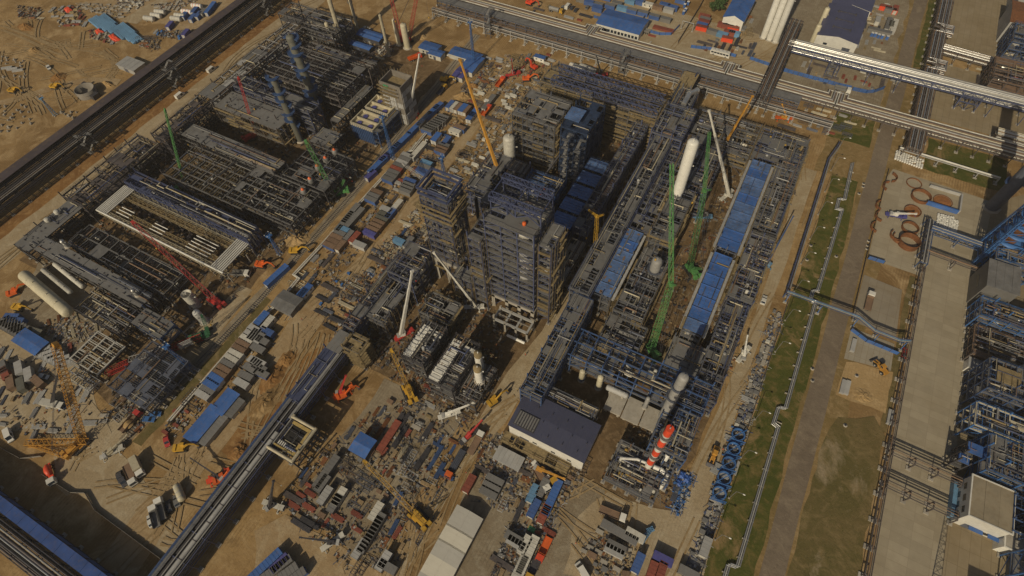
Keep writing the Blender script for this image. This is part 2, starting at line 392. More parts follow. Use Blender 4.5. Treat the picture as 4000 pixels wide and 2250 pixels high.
# grass, road and slabs on the east side
wsheet('grass_strip', [(36.5, 20), (50.5, 20), (50.5, 200), (49, 240), (38, 240), (36.5, 150)], .03, MGRASS, .5, 6, 21)
wsheet('dry_verge', rect(49.5, 66, 0, 420), .02, MVERGE, .7, 9, 22)
wsheet('dry_verge', rect(30, 50, 236, 262), .025, MVERGE, .9, 7, 221)
wsheet('asphalt_road', [(51.8, -20), (58.9, -20), (58.9, 430), (52.0, 430)], .05, MASPH, .25, 12, 23)
wsheet('worn_grass', [(59.5, 40), (79, 40), (79, 116), (74, 122), (63, 116), (60, 100)], .03, MGRASSD, .7, 5, 24)
sheet('concrete_apron', [(82.2, 20), (101, 20), (101, 196), (104, 250), (62, 252), (60.4, 246), (60.5, 193.5), (79, 193.5), (81, 193)], .06, MSLAB)
sheet('concrete_apron', [(100.9, 20), (160, 20), (160, 300), (103.9, 250), (100.9, 196)], .045, MSLABY)
sheet('concrete_yard', [(60.7, 141), (76.9, 143.6), (76.4, 156), (60.7, 156)], .06, MSLABG)
sheet('concrete_yard', [(60.3, 159), (76.5, 159), (75.4, 183), (60.6, 184)], .06, slab_mat('yard_slabs_dark', (.27, .235, .18), (.245, .21, .16), (.22, .18, .13), 3, 6))
wsheet('sand_yard', [(61, 124.5), (78, 125.5), (77.5, 143.4), (61.6, 140.4)], .05, MSAND, .4, 4, 25)
wsheet('grass_strip', [(76.9, 118), (79.3, 118), (79.2, 192), (77, 192)], .035, MGRASSD, .3, 4, 26)
wsheet('grass_strip', rect(74, 108, 258, 281), .03, MGRASS, .6, 5, 27)
wsheet('grass_strip', rect(31, 50, 262, 283), .03, MGRASS, .8, 5, 28)
sheet('concrete_apron', [(70, 296), (140, 296), (140, 345), (70, 345)], .055, MSLABY)
sheet('concrete_apron', [(72, 352), (140, 352), (140, 470), (72, 470)], .055, MSLABY)
wsheet('grass_strip', rect(60, 66, 330, 450), .03, MGRASS, .4, 6, 29)
wsheet('gravel_yard', rect(-110, -2, 287, 330), .03, MROADL, 1.2, 9, 30)
wsheet('gravel_yard', rect(-36, 50, 284, 440), .025, MGRAV, 1.2, 9, 31)
wsheet('gravel_yard', [T(0, 0, 760, 30), T(0, 0, 1300, 150), T(0, 0, 1900, 330), T(0, 0, 2500, -60), T(0, 0, 1600, -80)], .03, MROAD, 1.5, 8, 32)
wsheet('dirt_road', [T(0, 0, 1200, 210), T(0, 0, 1640, -40), T(0, 0, 1760, -40), T(0, 0, 1380, 240)], .04, MROADL, .6, 8, 33)
wsheet('laydown_yard', [T(2, 0, -60, 330), T(2, 0, 500, 560), T(2, 0, 720, 760), T(2, 0, 1100, 1448), T(2, 0, 400, 1460), T(2, 0, -60, 1400)], .03, MROADL, 1.2, 7, 34)
wsheet('plant_floor', [(-245, 6), (-206, 6), (-206, 32), (-262, 32)], .022, MGRAV, 1., 7, 35)
# shallow tyre ruts in the open field top left
def ribbon(name, pts, wd, z, m):
    mb = MB(); L = len(pts); z = lift(z)
    for i in range(L - 1):
        (ax, ay), (bx, by) = pts[i], pts[i + 1]; d = math.hypot(bx - ax, by - ay) or 1; nx, ny = -(by - ay) / d * wd / 2, (bx - ax) / d * wd / 2
        mb.add([(ax - nx, ay - ny, z), (ax + nx, ay + ny, z), (bx + nx, by + ny, z), (bx - nx, by - ny, z)], np.array([[3, 2, 1, 0]] ))
    return struct(name, mb, m)
MRUT = ground_mat('rut_soil', (.30, .215, .115), (.255, .175, .085), (.345, .26, .15), .06, 0, .3)
def arc_t(r, c, pts, n=14):
    P = [T(r, c, *p) for p in pts]; out = []
    for i in range(len(P) - 1):
        a, b = P[max(0, i - 1)], P[min(len(P) - 1, i + 2)]
        for k in range(n):
            t = k / n; p, q = P[i], P[i + 1]
            h = [.5 * (2 * p[j] + (q[j] - a[j]) * t + (2 * a[j] - 5 * p[j] + 4 * q[j] - b[j]) * t * t + (3 * p[j] - a[j] - 3 * q[j] + b[j]) * t ** 3) for j in (0, 1)]
            out.append(tuple(h))
    return out + [P[-1]]
for i, pts in enumerate([[(980, 530), (1090, 590), (1130, 680), (1060, 780)], [(1000, 515), (1110, 580), (1150, 690), (1080, 790)], [(0, 300), (250, 400), (500, 520), (640, 560)],
        [(0, 260), (300, 370), (560, 480), (840, 510), (980, 530)], [(760, 700), (830, 760), (940, 790), (1060, 790)], [(660, 420), (690, 480), (860, 520)]]):
    a = arc_t(0, 0, pts); ribbon('tyre_rut', a, .9, .03, MRUT); ribbon('tyre_rut', [(x + 2.4, y + .8) for x, y in a], .9, .03, MRUT)
ribbon('dirt_track', arc_t(0, 0, [(0, 1040), (300, 960), (560, 880), (900, 810), (1200, 830)]), 5, .025, MROAD)

def tracks(name, polys, n, seed, heads, wd=.55):
    """pairs of wheel tracks pressed into the dirt: long slack curves inside the given outlines"""
    r = random.Random(seed); mb = MB(); z0 = lift(.09)
    for k in range(n):
        pl = r.choice(polys); xs, ys = [p[0] for p in pl], [p[1] for p in pl]; x, y = r.uniform(min(xs), max(xs)), r.uniform(min(ys), max(ys)); a = r.choice(heads) + r.gauss(0, .25); da = r.gauss(0, .012); P = []
        for i in range(r.randint(10, 34)):
            P.append((x, y)); a += da; da += r.gauss(0, .006); x += math.cos(a) * 1.8; y += math.sin(a) * 1.8
        for o in (-1, 1):
            for (ax, ay), (bx, by) in zip(P[:-1], P[1:]):
                if not (inside(ax, ay, pl) and inside(bx, by, pl)): continue
                d = math.hypot(bx - ax, by - ay); nx, ny = -(by - ay) / d, (bx - ax) / d; c0, c1 = o * 1.0 - wd / 2, o * 1.0 + wd / 2; z = z0 + k * .0006
                mb.add([(ax + nx * c0, ay + ny * c0, z), (bx + nx * c0, by + ny * c0, z), (bx + nx * c1, by + ny * c1, z), (ax + nx * c1, ay + ny * c1, z)], np.array([[0, 1, 2, 3]]))
    return struct(name, mb, MRUT)
def inside(x, y, poly):
    r = False; j = len(poly) - 1
    for i in range(len(poly)):
        (a, b), (c, d) = poly[i], poly[j]
        if (b > y) != (d > y) and x < (c - a) * (y - b) / (d - b) + a: r = not r
        j = i
    return r
tracks('wheel_tracks', [rect(-139, -127, 0, 245), rect(-137, -120, -60, 60)], 34, 1, (A90 := math.pi / 2, -math.pi / 2))
tracks('wheel_tracks', [rect(-53, -42, -20, 100), rect(22, 34, 10, 235)], 30, 2, (math.pi / 2,))
tracks('wheel_tracks', [rect(-286, -272, -20, 250)], 16, 3, (math.pi / 2,))
tracks('wheel_tracks', [[T(3, 0, 500, 200), T(3, 0, 1600, 100), T(3, 0, 2300, 500), T(3, 0, 1700, 1250), T(3, 0, 900, 650)], rect(-128, -112, 0, 60)], 46, 4, (0, .6, 1.2, 2.2))
tracks('wheel_tracks', [[T(0, 0, -100, 200), T(0, 0, 700, 200), T(0, 0, 1300, 700), T(0, 0, 700, 1100), T(0, 0, -200, 1300)]], 50, 5, (0, .5, -.4, 2.6), .8)
tracks('wheel_tracks', [rect(-135, -100, 228, 256), rect(-105, -5, 285, 328), rect(-28, 20, 12, 52), rect(-20, 20, 40, 56)], 44, 6, (0, .8, 1.5, 2.4))

# ------------------------------------------------------------------ steelwork
def steel(name, label, x0, x1, y0, y1, levels, bx=6., by=6., m=None, deck=.35, brace=.4, pipes=10, rail=True, scaf=0., joist=2.2, col=.42, seed=0, z0=0., dm=None, cat='steel structure', drums=0, dmat=None, deckmap=None, foot=True, jm=None, group=None):
    """open multi-storey steelwork: columns and beams, decks, braces, rails, pipes, drums"""
    r = random.Random(seed + int(x0 * 7 + y0 * 13)); m = m or STEEL; dm = dm or GRATE; jm = jm or m
    t = thing(name, label, cat, ((x0 + x1) / 2, (y0 + y1) / 2, z0), 0, group)
    W, D = x1 - x0, y1 - y0; nx = max(1, round(W / bx)); ny = max(1, round(D / by))
    xs = [-W / 2 + W * i / nx for i in range(nx + 1)]; ys = [-D / 2 + D * i / ny for i in range(ny + 1)]; top = levels[-1]
    cb = MB()
    fb = cb
    for x in xs:
        for y in ys:
            if nx > 2 and ny > 2 and abs(x) < W / 2 - .1 and abs(y) < D / 2 - .1 and r.random() < .25: continue
            cb.box(x - col / 2, y - col / 2, 0, x + col / 2, y + col / 2, top + r.choice((0, 0, .4, 1.2, 2.6)))
            if foot: cb.box(x - .7, y - .7, 0, x + .7, y + .7, .5, 1)
    for li, z in enumerate(levels):
        b = fb
        for x in xs: b.box(x - .14, -D / 2, z - .5, x + .14, D / 2, z)
        for y in ys: b.box(-W / 2, y - .14, z - .5, W / 2, y + .14, z - .004)
        j = MB(); q = max(2, int(W / joist))
        if W < D:
            for i in range(int(D / joist) + 1):
                if r.random() < .85: y = -D / 2 + i * joist; j.box(-W / 2, y - .07, z - .3, W / 2, y + .07, z - .03)
        else:
            for i in range(int(W / joist) + 1):
                if r.random() < .85: x = -W / 2 + i * joist; j.box(x - .07, -D / 2, z - .3, x + .07, D / 2, z - .03)
        if W < D: j.box(-.06, -D / 2, z - .31, .06, D / 2, z - .05)
        else: j.box(-W / 2, -.06, z - .31, W / 2, .06, z - .05)
        j.build('floor_joists', jm, t)
        p = deck[li] if isinstance(deck, (list, tuple)) else deck
        d = MB(); any_ = False
        for a in range(nx):
            for c in range(ny):
                if r.random() < p:
                    any_ = True; w0, w1 = xs[a] + .16, xs[a + 1] - .16; v0, v1 = ys[c] + .16, ys[c + 1] - .16
                    k = r.random()
                    if p < .9 and k < .3: w1 = w0 + (w1 - w0) * .6
                    elif p < .9 and k < .55: v1 = v0 + (v1 - v0) * .55
                    d.box(w0, v0, z + .004, w1, v1, z + .09)
        if any_:
            for s_ in (-1, 1): d.box(-W / 2 - .06, s_ * (D / 2 + .08) - .04, z - .04, W / 2 + .06, s_ * (D / 2 + .08) + .04, z + .15); d.box(s_ * (W / 2 + .08) - .04, -D / 2 - .06, z - .04, s_ * (W / 2 + .08) + .04, D / 2 + .06, z + .151)
            for y in ys: d.box(-W / 2 - .06, y - .3, z + .012, W / 2 + .06, y + .3, z + .1)
            for x in xs: d.box(x - .2, -D / 2 - .06, z + .015, x + .2, D / 2 + .06, z + .103)
            d.build('deck', dm, t)
        if rail and p > .05:
            h = MB()
            for s_ in (-1, 1):
                for hh in (.55, 1.1):
                    h.bar((-W / 2, s_ * D / 2, z + hh), (W / 2, s_ * D / 2, z + hh), .07); h.bar((s_ * W / 2, -D / 2, z + hh), (s_ * W / 2, D / 2, z + hh), .07)
                n = int(W / 2.5)
                for i in range(n + 1): x = -W / 2 + W * i / max(1, n); h.box(x - .04, s_ * D / 2 - .04, z, x + .04, s_ * D / 2 + .04, z + 1.1)
                n = int(D / 2.5)
                for i in range(n + 1): y = -D / 2 + D * i / max(1, n); h.box(s_ * W / 2 - .04, y - .04, z, s_ * W / 2 + .04, y + .04, z + 1.1)
            h.build('handrail', GREYR if len(levels) > 6 or scaf > .15 else m, t)
    if brace:
        b = fb; L = [0] + list(levels)
        for k in range(len(L) - 1):
            za, zb = L[k], L[k + 1] - .3
            for s_ in (-1, 1):
                for a in range(nx):
                    if r.random() < brace:
                        y = s_ * D / 2; f = r.random()
                        if f < .6: b.bar((xs[a], y, za), (xs[a + 1], y, zb), .17)
                        if f > .3: b.bar((xs[a + 1], y, za), (xs[a], y, zb), .17)
                for c in range(ny):
                    if r.random() < brace:
                        x = s_ * W / 2; f = r.random()
                        if f < .6: b.bar((x, ys[c], za), (x, ys[c + 1], zb), .17)
                        if f > .3: b.bar((x, ys[c + 1], za), (x, ys[c], zb), .17)
    fb.build('steel_frame', [m, CONC], t)
    for i in range(min(pipes, 100)):
        mt = r.choice(PIPEC); pb = MB(); z = r.choice(list(levels)) + r.uniform(.25, .9); ra = r.choice((.08, .12, .12, .18, .28))
        if (W > D) == (r.random() < .72):
            y = r.uniform(-D / 2 + .3, D / 2 - .3); a = r.uniform(-W / 2, W / 2 - 2); b = min(W / 2, a + r.uniform(4, max(5, W * .6)))
            P = [(a, y, z), (b, y, z)]
        else:
            x = r.uniform(-W / 2 + .3, W / 2 - .3); a = r.uniform(-D / 2, D / 2 - 2); b = min(D / 2, a + r.uniform(4, max(5, D * .6)))
            P = [(x, a, z), (x, b, z)]
        e = P[-1]
        if r.random() < .7: P.append((e[0], e[1], max(.6, z - r.uniform(2, 6))))
        if r.random() < .4:
            s0 = P[0]; P.insert(0, (s0[0] + r.uniform(-2, 2) * (P[1][1] != s0[1]), s0[1] + r.uniform(-2, 2) * (P[1][0] != s0[0]), s0[2]))
        P = [(max(-W / 2, min(W / 2, x)), max(-D / 2, min(D / 2, y)), zz) for x, y, zz in P]
        pb.path(P, ra, 6).build('pipe', mt, t)
    for i in range(drums):
        mt = r.choice(dmat or [SILVERD, GREYL, BEIGE, STEEL, GREYR]); z = r.choice(list(levels[:-1]) or [0]); ra = r.uniform(.35, .85); mb = MB()
        x = r.uniform(-W / 2 + 1.5, W / 2 - 1.5) if W > 3.2 else 0; y = r.uniform(-D / 2 + 1.5, D / 2 - 1.5) if D > 3.2 else 0
        if r.random() < .5: mb.vessel((0, 0, 0), ra, r.uniform(2, 4), 'x' if W > D else 'y', 10); mb.box(-.5, -.5, -ra - .1, .5, .5, -ra * .6); mb.build('drum', mt, t, (x, y, z + ra + .2))
        elif r.random() < .5: mb.vessel((0, 0, 0), ra * .8, r.uniform(1.5, 3), 'z', 10); mb.build('drum', mt, t, (x, y, z + 2.2))
        else: mb.box(-ra, -ra * .8, 0, ra, ra * .8, ra * 1.5); mb.box(-ra * .6, -ra, .2, ra * .6, ra, ra); mb.build('cabinet', mt, t, (x, y, z + .1))
    if scaf:
        sb = MB(); st = MB(); z = 1.9
        while z < top + .5:
            for s_ in (-1, 1):
                for a in range(nx):
                    if r.random() < scaf: sb.box(xs[a], s_ * (D / 2 + .75) - .45, z, xs[a + 1] - .1, s_ * (D / 2 + .75) + .45, z + .07)
                for c in range(ny):
                    if r.random() < scaf: sb.box(s_ * (W / 2 + .75) - .45, ys[c], z, s_ * (W / 2 + .75) + .45, ys[c + 1] - .1, z + .07)
            z += 2.0
        for s_ in (-1, 1):
            for o_ in (.35, 1.15):
                n = int(W / 2.5)
                for i in range(n + 1): x = -W / 2 + W * i / max(1, n); st.bar((x, s_ * (D / 2 + o_), 0), (x, s_ * (D / 2 + o_), top + 1), .06)
                n = int(D / 2.5)
                for i in range(n + 1): y = -D / 2 + D * i / max(1, n); st.bar((s_ * (W / 2 + o_), y, 0), (s_ * (W / 2 + o_), y, top + 1), .07)
        for v, f in zip(sb.V, sb.F): st.add(v, f[0] - f[0].min())
        st.build('scaffold', SCAFF, t)
    return t

def rack(name, label, p, q, width, tiers, bent=6., m=None, pipes=6, mats=None, truss=False, walk=0, cat='pipe rack', seed=0, rad=(.12, .3), loops=(), group=None, base=True, cover=None, hood=0., lean=False):
    """pipe rack from p to q on portal bents; pipes lie on every tier; loops = distances where the pipes make an expansion loop"""
    r = random.Random(seed + int(p[0] * 3 + p[1])); m = m or STEEL; mats = mats or PIPEC
    L = math.hypot(q[0] - p[0], q[1] - p[1]); t = thing(name, label, cat, (p[0], p[1], 0), math.atan2(q[1] - p[1], q[0] - p[0]), group)
    n = max(1, round(L / bent)); top = tiers[-1]; hw = width / 2
    legs = []
    for i in range(n + 1):
        x = L * i / n; b = MB()
        for s_ in (-1, 1):
            b.bar((x, s_ * (hw + (.0 if not lean else 1.2)), 0), (x, s_ * hw, top), .32, .32)
            if base: b.box(x - .8, s_ * hw - .8, 0, x + .8, s_ * hw + .8, .45, 1)
        for z in tiers: b.box(x - .16, -hw, z - .4, x + .16, hw, z - .003)
        if i % 3 == 0 and len(tiers) > 1: b.bar((x, -hw, tiers[0]), (x, hw, tiers[-1]), .15)
        b.build('bent', [m, CONC], t)
    g = MB()
    for z in tiers:
        for s_ in (-1, 1): g.box(0, s_ * hw - .12, z - .34, L, s_ * hw + .12, z - .01)
    g.build('longitudinal_beam', m, t)
    if truss:
        tb = MB(); zb = top - (truss if truss is not True else 2.4)
        for s_ in (-1, 1):
            y = s_ * (hw + .02); tb.box(0, y - .12, zb - .12, L, y + .12, zb + .12); tb.box(0, y - .12, top + .01, L, y + .12, top + .25)
            k = max(2, round(L / 3.0))
            for i in range(k):
                a, c = L * i / k, L * (i + 1) / k
                tb.bar((a, y, zb if i % 2 else top), (c, y, top if i % 2 else zb), .17); tb.bar((a, y, zb), (a, y, top), .14)
        tb.build('truss', m, t)
    for z in tiers:
        y = -hw + .45
        k = 0
        while y < hw - .3 and k < pipes:
            ra = r.uniform(*rad); y += ra
            P = [(0, y, z + ra)]
            for lo, ln, si in loops:
                off = si * (2.0 + 1.1 * (hw - y * si))
                P += [(lo - ln / 2 - (y * .6), y, z + ra), (lo - ln / 2 - (y * .6), y + off, z + ra), (lo + ln / 2 + (y * .6), y + off, z + ra), (lo + ln / 2 + (y * .6), y, z + ra)]
            P.append((L, y, z + ra))
            MB().path(P, ra, 8).build('pipe', mats[k % len(mats)], t)
            y += ra + r.uniform(.08, .4) + max(0, (width - pipes * .7) / pipes * .5); k += 1
    if walk:
        wb = MB(); hr = MB(); s_ = 1 if walk > 0 else -1; wd = abs(walk); y0, y1 = sorted((s_ * hw, s_ * (hw - wd)))
        wb.box(0, y0, top + .35, L, y1, top + .43); wb.build('walkway', GRATE, t)
        for y in (y0 + .05, y1 - .05):
            for hh in (.6, 1.1): hr.bar((0, y, top + .4 + hh), (L, y, top + .4 + hh), .07)
            for i in range(int(L / 2.5) + 1): hr.box(i * 2.5 - .04, y - .04, top + .4, i * 2.5 + .04, y + .04, top + 1.5)
        hr.build('handrail', m, t)
    if cover:
        c = MB(); k = max(1, int(L / 6)); 
        for i in range(k): c.box(L * i / k + .03, -hw - .3, top + .7, L * (i + 1) / k - .03, hw + .3, top + .8 + (i % 2) * .03)
        c.build('roof_sheet', cover, t)
        c = MB()
        for i in range(k + 1):
            for s_ in (-1, 1): c.box(L * i / k - .08, s_ * hw - .08, top, L * i / k + .08, s_ * hw + .08, top + .7)
        c.build('post', m, t)
    return t

def stair_tower(label, x, y, h, w=3.2, d=6., m=None, rz=0.):
    t = thing('stair_tower', label, 'stair tower', (x, y, 0), rz); m = m or STEELD
    f = MB()
    for sx in (-1, 1):
        for sy in (-1, 1): f.box(sx * w / 2 - .1, sy * d / 2 - .1, 0, sx * w / 2 + .1, sy * d / 2 + .1, h)
    z = 0; k = 0; fl = MB()
    while z < h - 1:
        z2 = min(h, z + 2.6); sx = -.7 if k % 2 else .7
        fl.bar((sx, -d / 2 + 1, z) if k % 2 else (sx, d / 2 - 1, z), (sx, d / 2 - 1, z2) if k % 2 else (sx, -d / 2 + 1, z2), 1.2, .15)
        e = 1 if k % 2 else -1; fl.box(-w / 2, e * d / 2 - .6, z2 - .1, w / 2, e * d / 2 + .6, z2)
        for s_ in (-1, 1): f.bar((s_ * w / 2, -d / 2, z2), (s_ * w / 2, d / 2, z2), .12)
        f.bar((-w / 2, -d / 2, z2), (w / 2, -d / 2, z2), .12); f.bar((-w / 2, d / 2, z), (w / 2, d / 2, z), .12)
        f.bar((-w / 2, -d / 2, z), (-w / 2, d / 2, z2), .1); f.bar((w / 2, -d / 2, z), (w / 2, d / 2, z2), .1)
        z = z2; k += 1
    f.build('frame', m, t); fl.build('stair_flight', GRATE, t); return t

def column(name, label, x, y, h, rd, m, plats=(), pm=None, pw=1.1, skirt=0, sm=None, dome=True, bands=None, cat='process column', z0=0., ladder=True, group=None):
    """upright vessel with a domed head, ring platforms and a ladder"""
    t = thing(name, label, cat, (x, y, z0), 0, group)
    if bands:
        k = len(bands); s_ = []
        for i, bm in enumerate(bands):
            mb = MB(); mb.tube((0, 0, h * i / k), (0, 0, h * (i + 1) / k), rd, 20, 0, rd); mb.build('shell_band', bm, t)
    else:
        mb = MB(); pr = [(rd * 1.0, skirt), (rd, h - rd * .55)]
        if dome: pr += [(rd * .93, h - rd * .3), (rd * .7, h - rd * .1), (rd * .35, h), (.02, h + .03)]
        else: pr += [(rd, h)]
        mb.lathe(pr, (0, 0, 0), 20)
        if not dome: mb.lathe([(rd, h), (rd - .15, h), (rd - .15, h - 3), (.02, h - 3)], (0, 0, 0), 20)
        mb.build('shell', m, t)
        rb = MB(); z = skirt + 2.5
        while z < h - 1: rb.tube((0, 0, z), (0, 0, z + .12), rd + .05, 20, caps=True); z += 2.8
        rb.build('weld_band', m, t)
    if skirt: MB().tube((0, 0, 0), (0, 0, skirt), rd * 1.05, 18).build('skirt', sm or CONC, t)
    MB().lathe([(rd * 1.5, 0), (rd * 1.5, .5), (.02, .5)], (0, 0, 0), 8).build('footing', CONC, t)
    for z, a0, a1 in plats:
        mb = MB(); hr = MB(); n = max(4, int((a1 - a0) / 18)); th = [math.radians(a0 + (a1 - a0) * i / n) for i in range(n + 1)]
        tk = .35 if pm is STEELB else .1
        for i in range(n):
            c0, s0, c1, s1 = math.cos(th[i]), math.sin(th[i]), math.cos(th[i + 1]), math.sin(th[i + 1]); ro = rd + pw
            mb.add([(rd * c0, rd * s0, z), (ro * c0, ro * s0, z), (ro * c1, ro * s1, z), (rd * c1, rd * s1, z), (rd * c0, rd * s0, z + tk), (ro * c0, ro * s0, z + tk), (ro * c1, ro * s1, z + tk), (rd * c1, rd * s1, z + tk)], BOXQ)
            for hh in (.6, 1.1): hr.bar((ro * c0, ro * s0, z + hh), (ro * c1, ro * s1, z + hh), .08)
            hr.bar((ro * c0, ro * s0, z), (ro * c0, ro * s0, z + 1.1), .07)
            hr.bar((rd * c0, rd * s0, z - 1.2), (ro * c0, ro * s0, z), .12)
        mb.build('platform', pm or GRATE, t); hr.build('handrail', pm or STEEL, t)
    if ladder:
        l = MB()
        for s_ in (-.25, .25): l.bar((rd + .2, s_, .5), (rd + .2, s_, h), .06)
        for i in range(int(h / .6)): l.bar((rd + .2, -.25, .6 + i * .6), (rd + .2, .25, .6 + i * .6), .05)
        l.build('ladder', pm or STEEL, t)
    nz = MB(); nz.tube((0, 0, h - .2), (0, 0, h + .7), rd * .16, 8); nz.tube((rd * .6, rd * .3, h * .7), (rd * 1.25, rd * .6, h * .7), .3, 8); nz.build('nozzle', m or GREYL, t)
    return t

def drum_h(name, label, x, y, z, rd, L, axis, m, group=None, cat='vessel', saddle=True):
    t = thing(name, label, cat, (x, y, 0), 0 if axis == 'x' else math.pi / 2, group)
    MB().vessel((0, 0, z), rd, L - rd, 'x', 18).build('shell', m, t)
    b = MB()
    for q in (-.3, .3): b.tube((q * L, 0, z), (q * L + .15, 0, z), rd + .04, 18)
    b.build('weld_band', m, t)
    if saddle:
        for q in (-.28, .28): MB().box(q * L - .35, -rd * .8, 0, q * L + .35, rd * .8, z - rd * .75).build('saddle', CONC, t)
    nz = MB()
    for q in (-.2, .1, .3): nz.tube((q * L, 0, z + rd * .9), (q * L, 0, z + rd + .5), .22, 8)
    nz.build('nozzle', m, t); return t

def hall(name, label, x0, x1, y0, y1, h, roof, wall, ridge=0., axis='x', seams=1.2, doors=(), windows=(), cat='building', parapet=0., trim=None, group=None):
    """hall with a wall shell, ribbed roof, doors and windows; doors/windows: (side, along, z0, width, height)"""
    W, D = x1 - x0, y1 - y0; t = thing(name, label, cat, ((x0 + x1) / 2, (y0 + y1) / 2, 0), 0, group)
    b = MB(); b.box(-W / 2, -D / 2, 0, W / 2, D / 2, h)
    S, Lg = (D, W) if axis == 'x' else (W, D)
    turn = (lambda v: v) if axis == 'x' else (lambda v: np.stack([-v[:, 1], v[:, 0], v[:, 2]], 1))
    if ridge:
        g = [(sx * Lg / 2, y, z) for sx in (-1, 1) for y, z in ((-S / 2, h), (S / 2, h), (0, h + ridge))]
        b.add(turn(np.array(g)), np.array([[0, 2, 1], [3, 4, 5]])); b.add(turn(np.array(g)), np.array([[1, 2, 5, 4], [2, 0, 3, 5]]))
    b.build('wall', wall, t)
    rf = MB(); e = .35
    if ridge:
        sl = math.atan2(ridge, S / 2); ln = math.hypot(S / 2, ridge) + e; n = max(1, int(Lg / seams))
        for s_ in (-1, 1):
            for i in range(n):
                a = -Lg / 2 - e + (Lg + 2 * e) * (i + .5) / n; wd = (Lg + 2 * e) / n - .012
                rf.obox((a, s_ * (S / 4 + e / 2 * math.cos(sl)), h + ridge / 2 - e / 2 * math.sin(sl) + .1), (wd, ln, .12 + .02 * (i % 2)), 0, 0, -s_ * sl)
        rf.V = [turn(v) for v in rf.V]
    else:
        n = max(1, int((W if axis == 'x' else D) / seams))
        for i in range(n):
            if axis == 'x': rf.box(-W / 2 - e + (W + 2 * e) * i / n + .03, -D / 2 - e, h + .01, -W / 2 - e + (W + 2 * e) * (i + 1) / n - .03, D / 2 + e, h + .16 + .04 * (i % 2))
            else: rf.box(-W / 2 - e, -D / 2 - e + (D + 2 * e) * i / n + .03, h + .01, W / 2 + e, -D / 2 - e + (D + 2 * e) * (i + 1) / n - .03, h + .16 + .04 * (i % 2))
    rf.build('roof', roof, t)
    if parapet:
        p = MB()
        for s_ in (-1, 1): p.box(-W / 2 - .4, s_ * (D / 2 + .2) - .2, h - .2, W / 2 + .4, s_ * (D / 2 + .2) + .2, h + parapet); p.box(s_ * (W / 2 + .2) - .2, -D / 2, h - .2, s_ * (W / 2 + .2) + .2, D / 2, h + parapet - .01)
        p.build('parapet', trim or WHITE, t)
    for kind, lst, mt in (('door', doors, STEEL), ('window', windows, GLASS)):
        for sd_, al, z0, wd, hh in lst:
            d = MB()
            if sd_ in 'sn': s_ = -1 if sd_ == 's' else 1; y = s_ * D / 2; d.box(al - wd / 2, min(y - .02, y + s_ * .08), z0, al + wd / 2, max(y + .02, y + s_ * .08), z0 + hh)
            else: s_ = -1 if sd_ == 'w' else 1; x = s_ * W / 2; d.box(min(x - .02, x + s_ * .08), al - wd / 2, z0, max(x + .02, x + s_ * .08), al + wd / 2, z0 + hh)
            d.build(kind, mt, t)
    return t
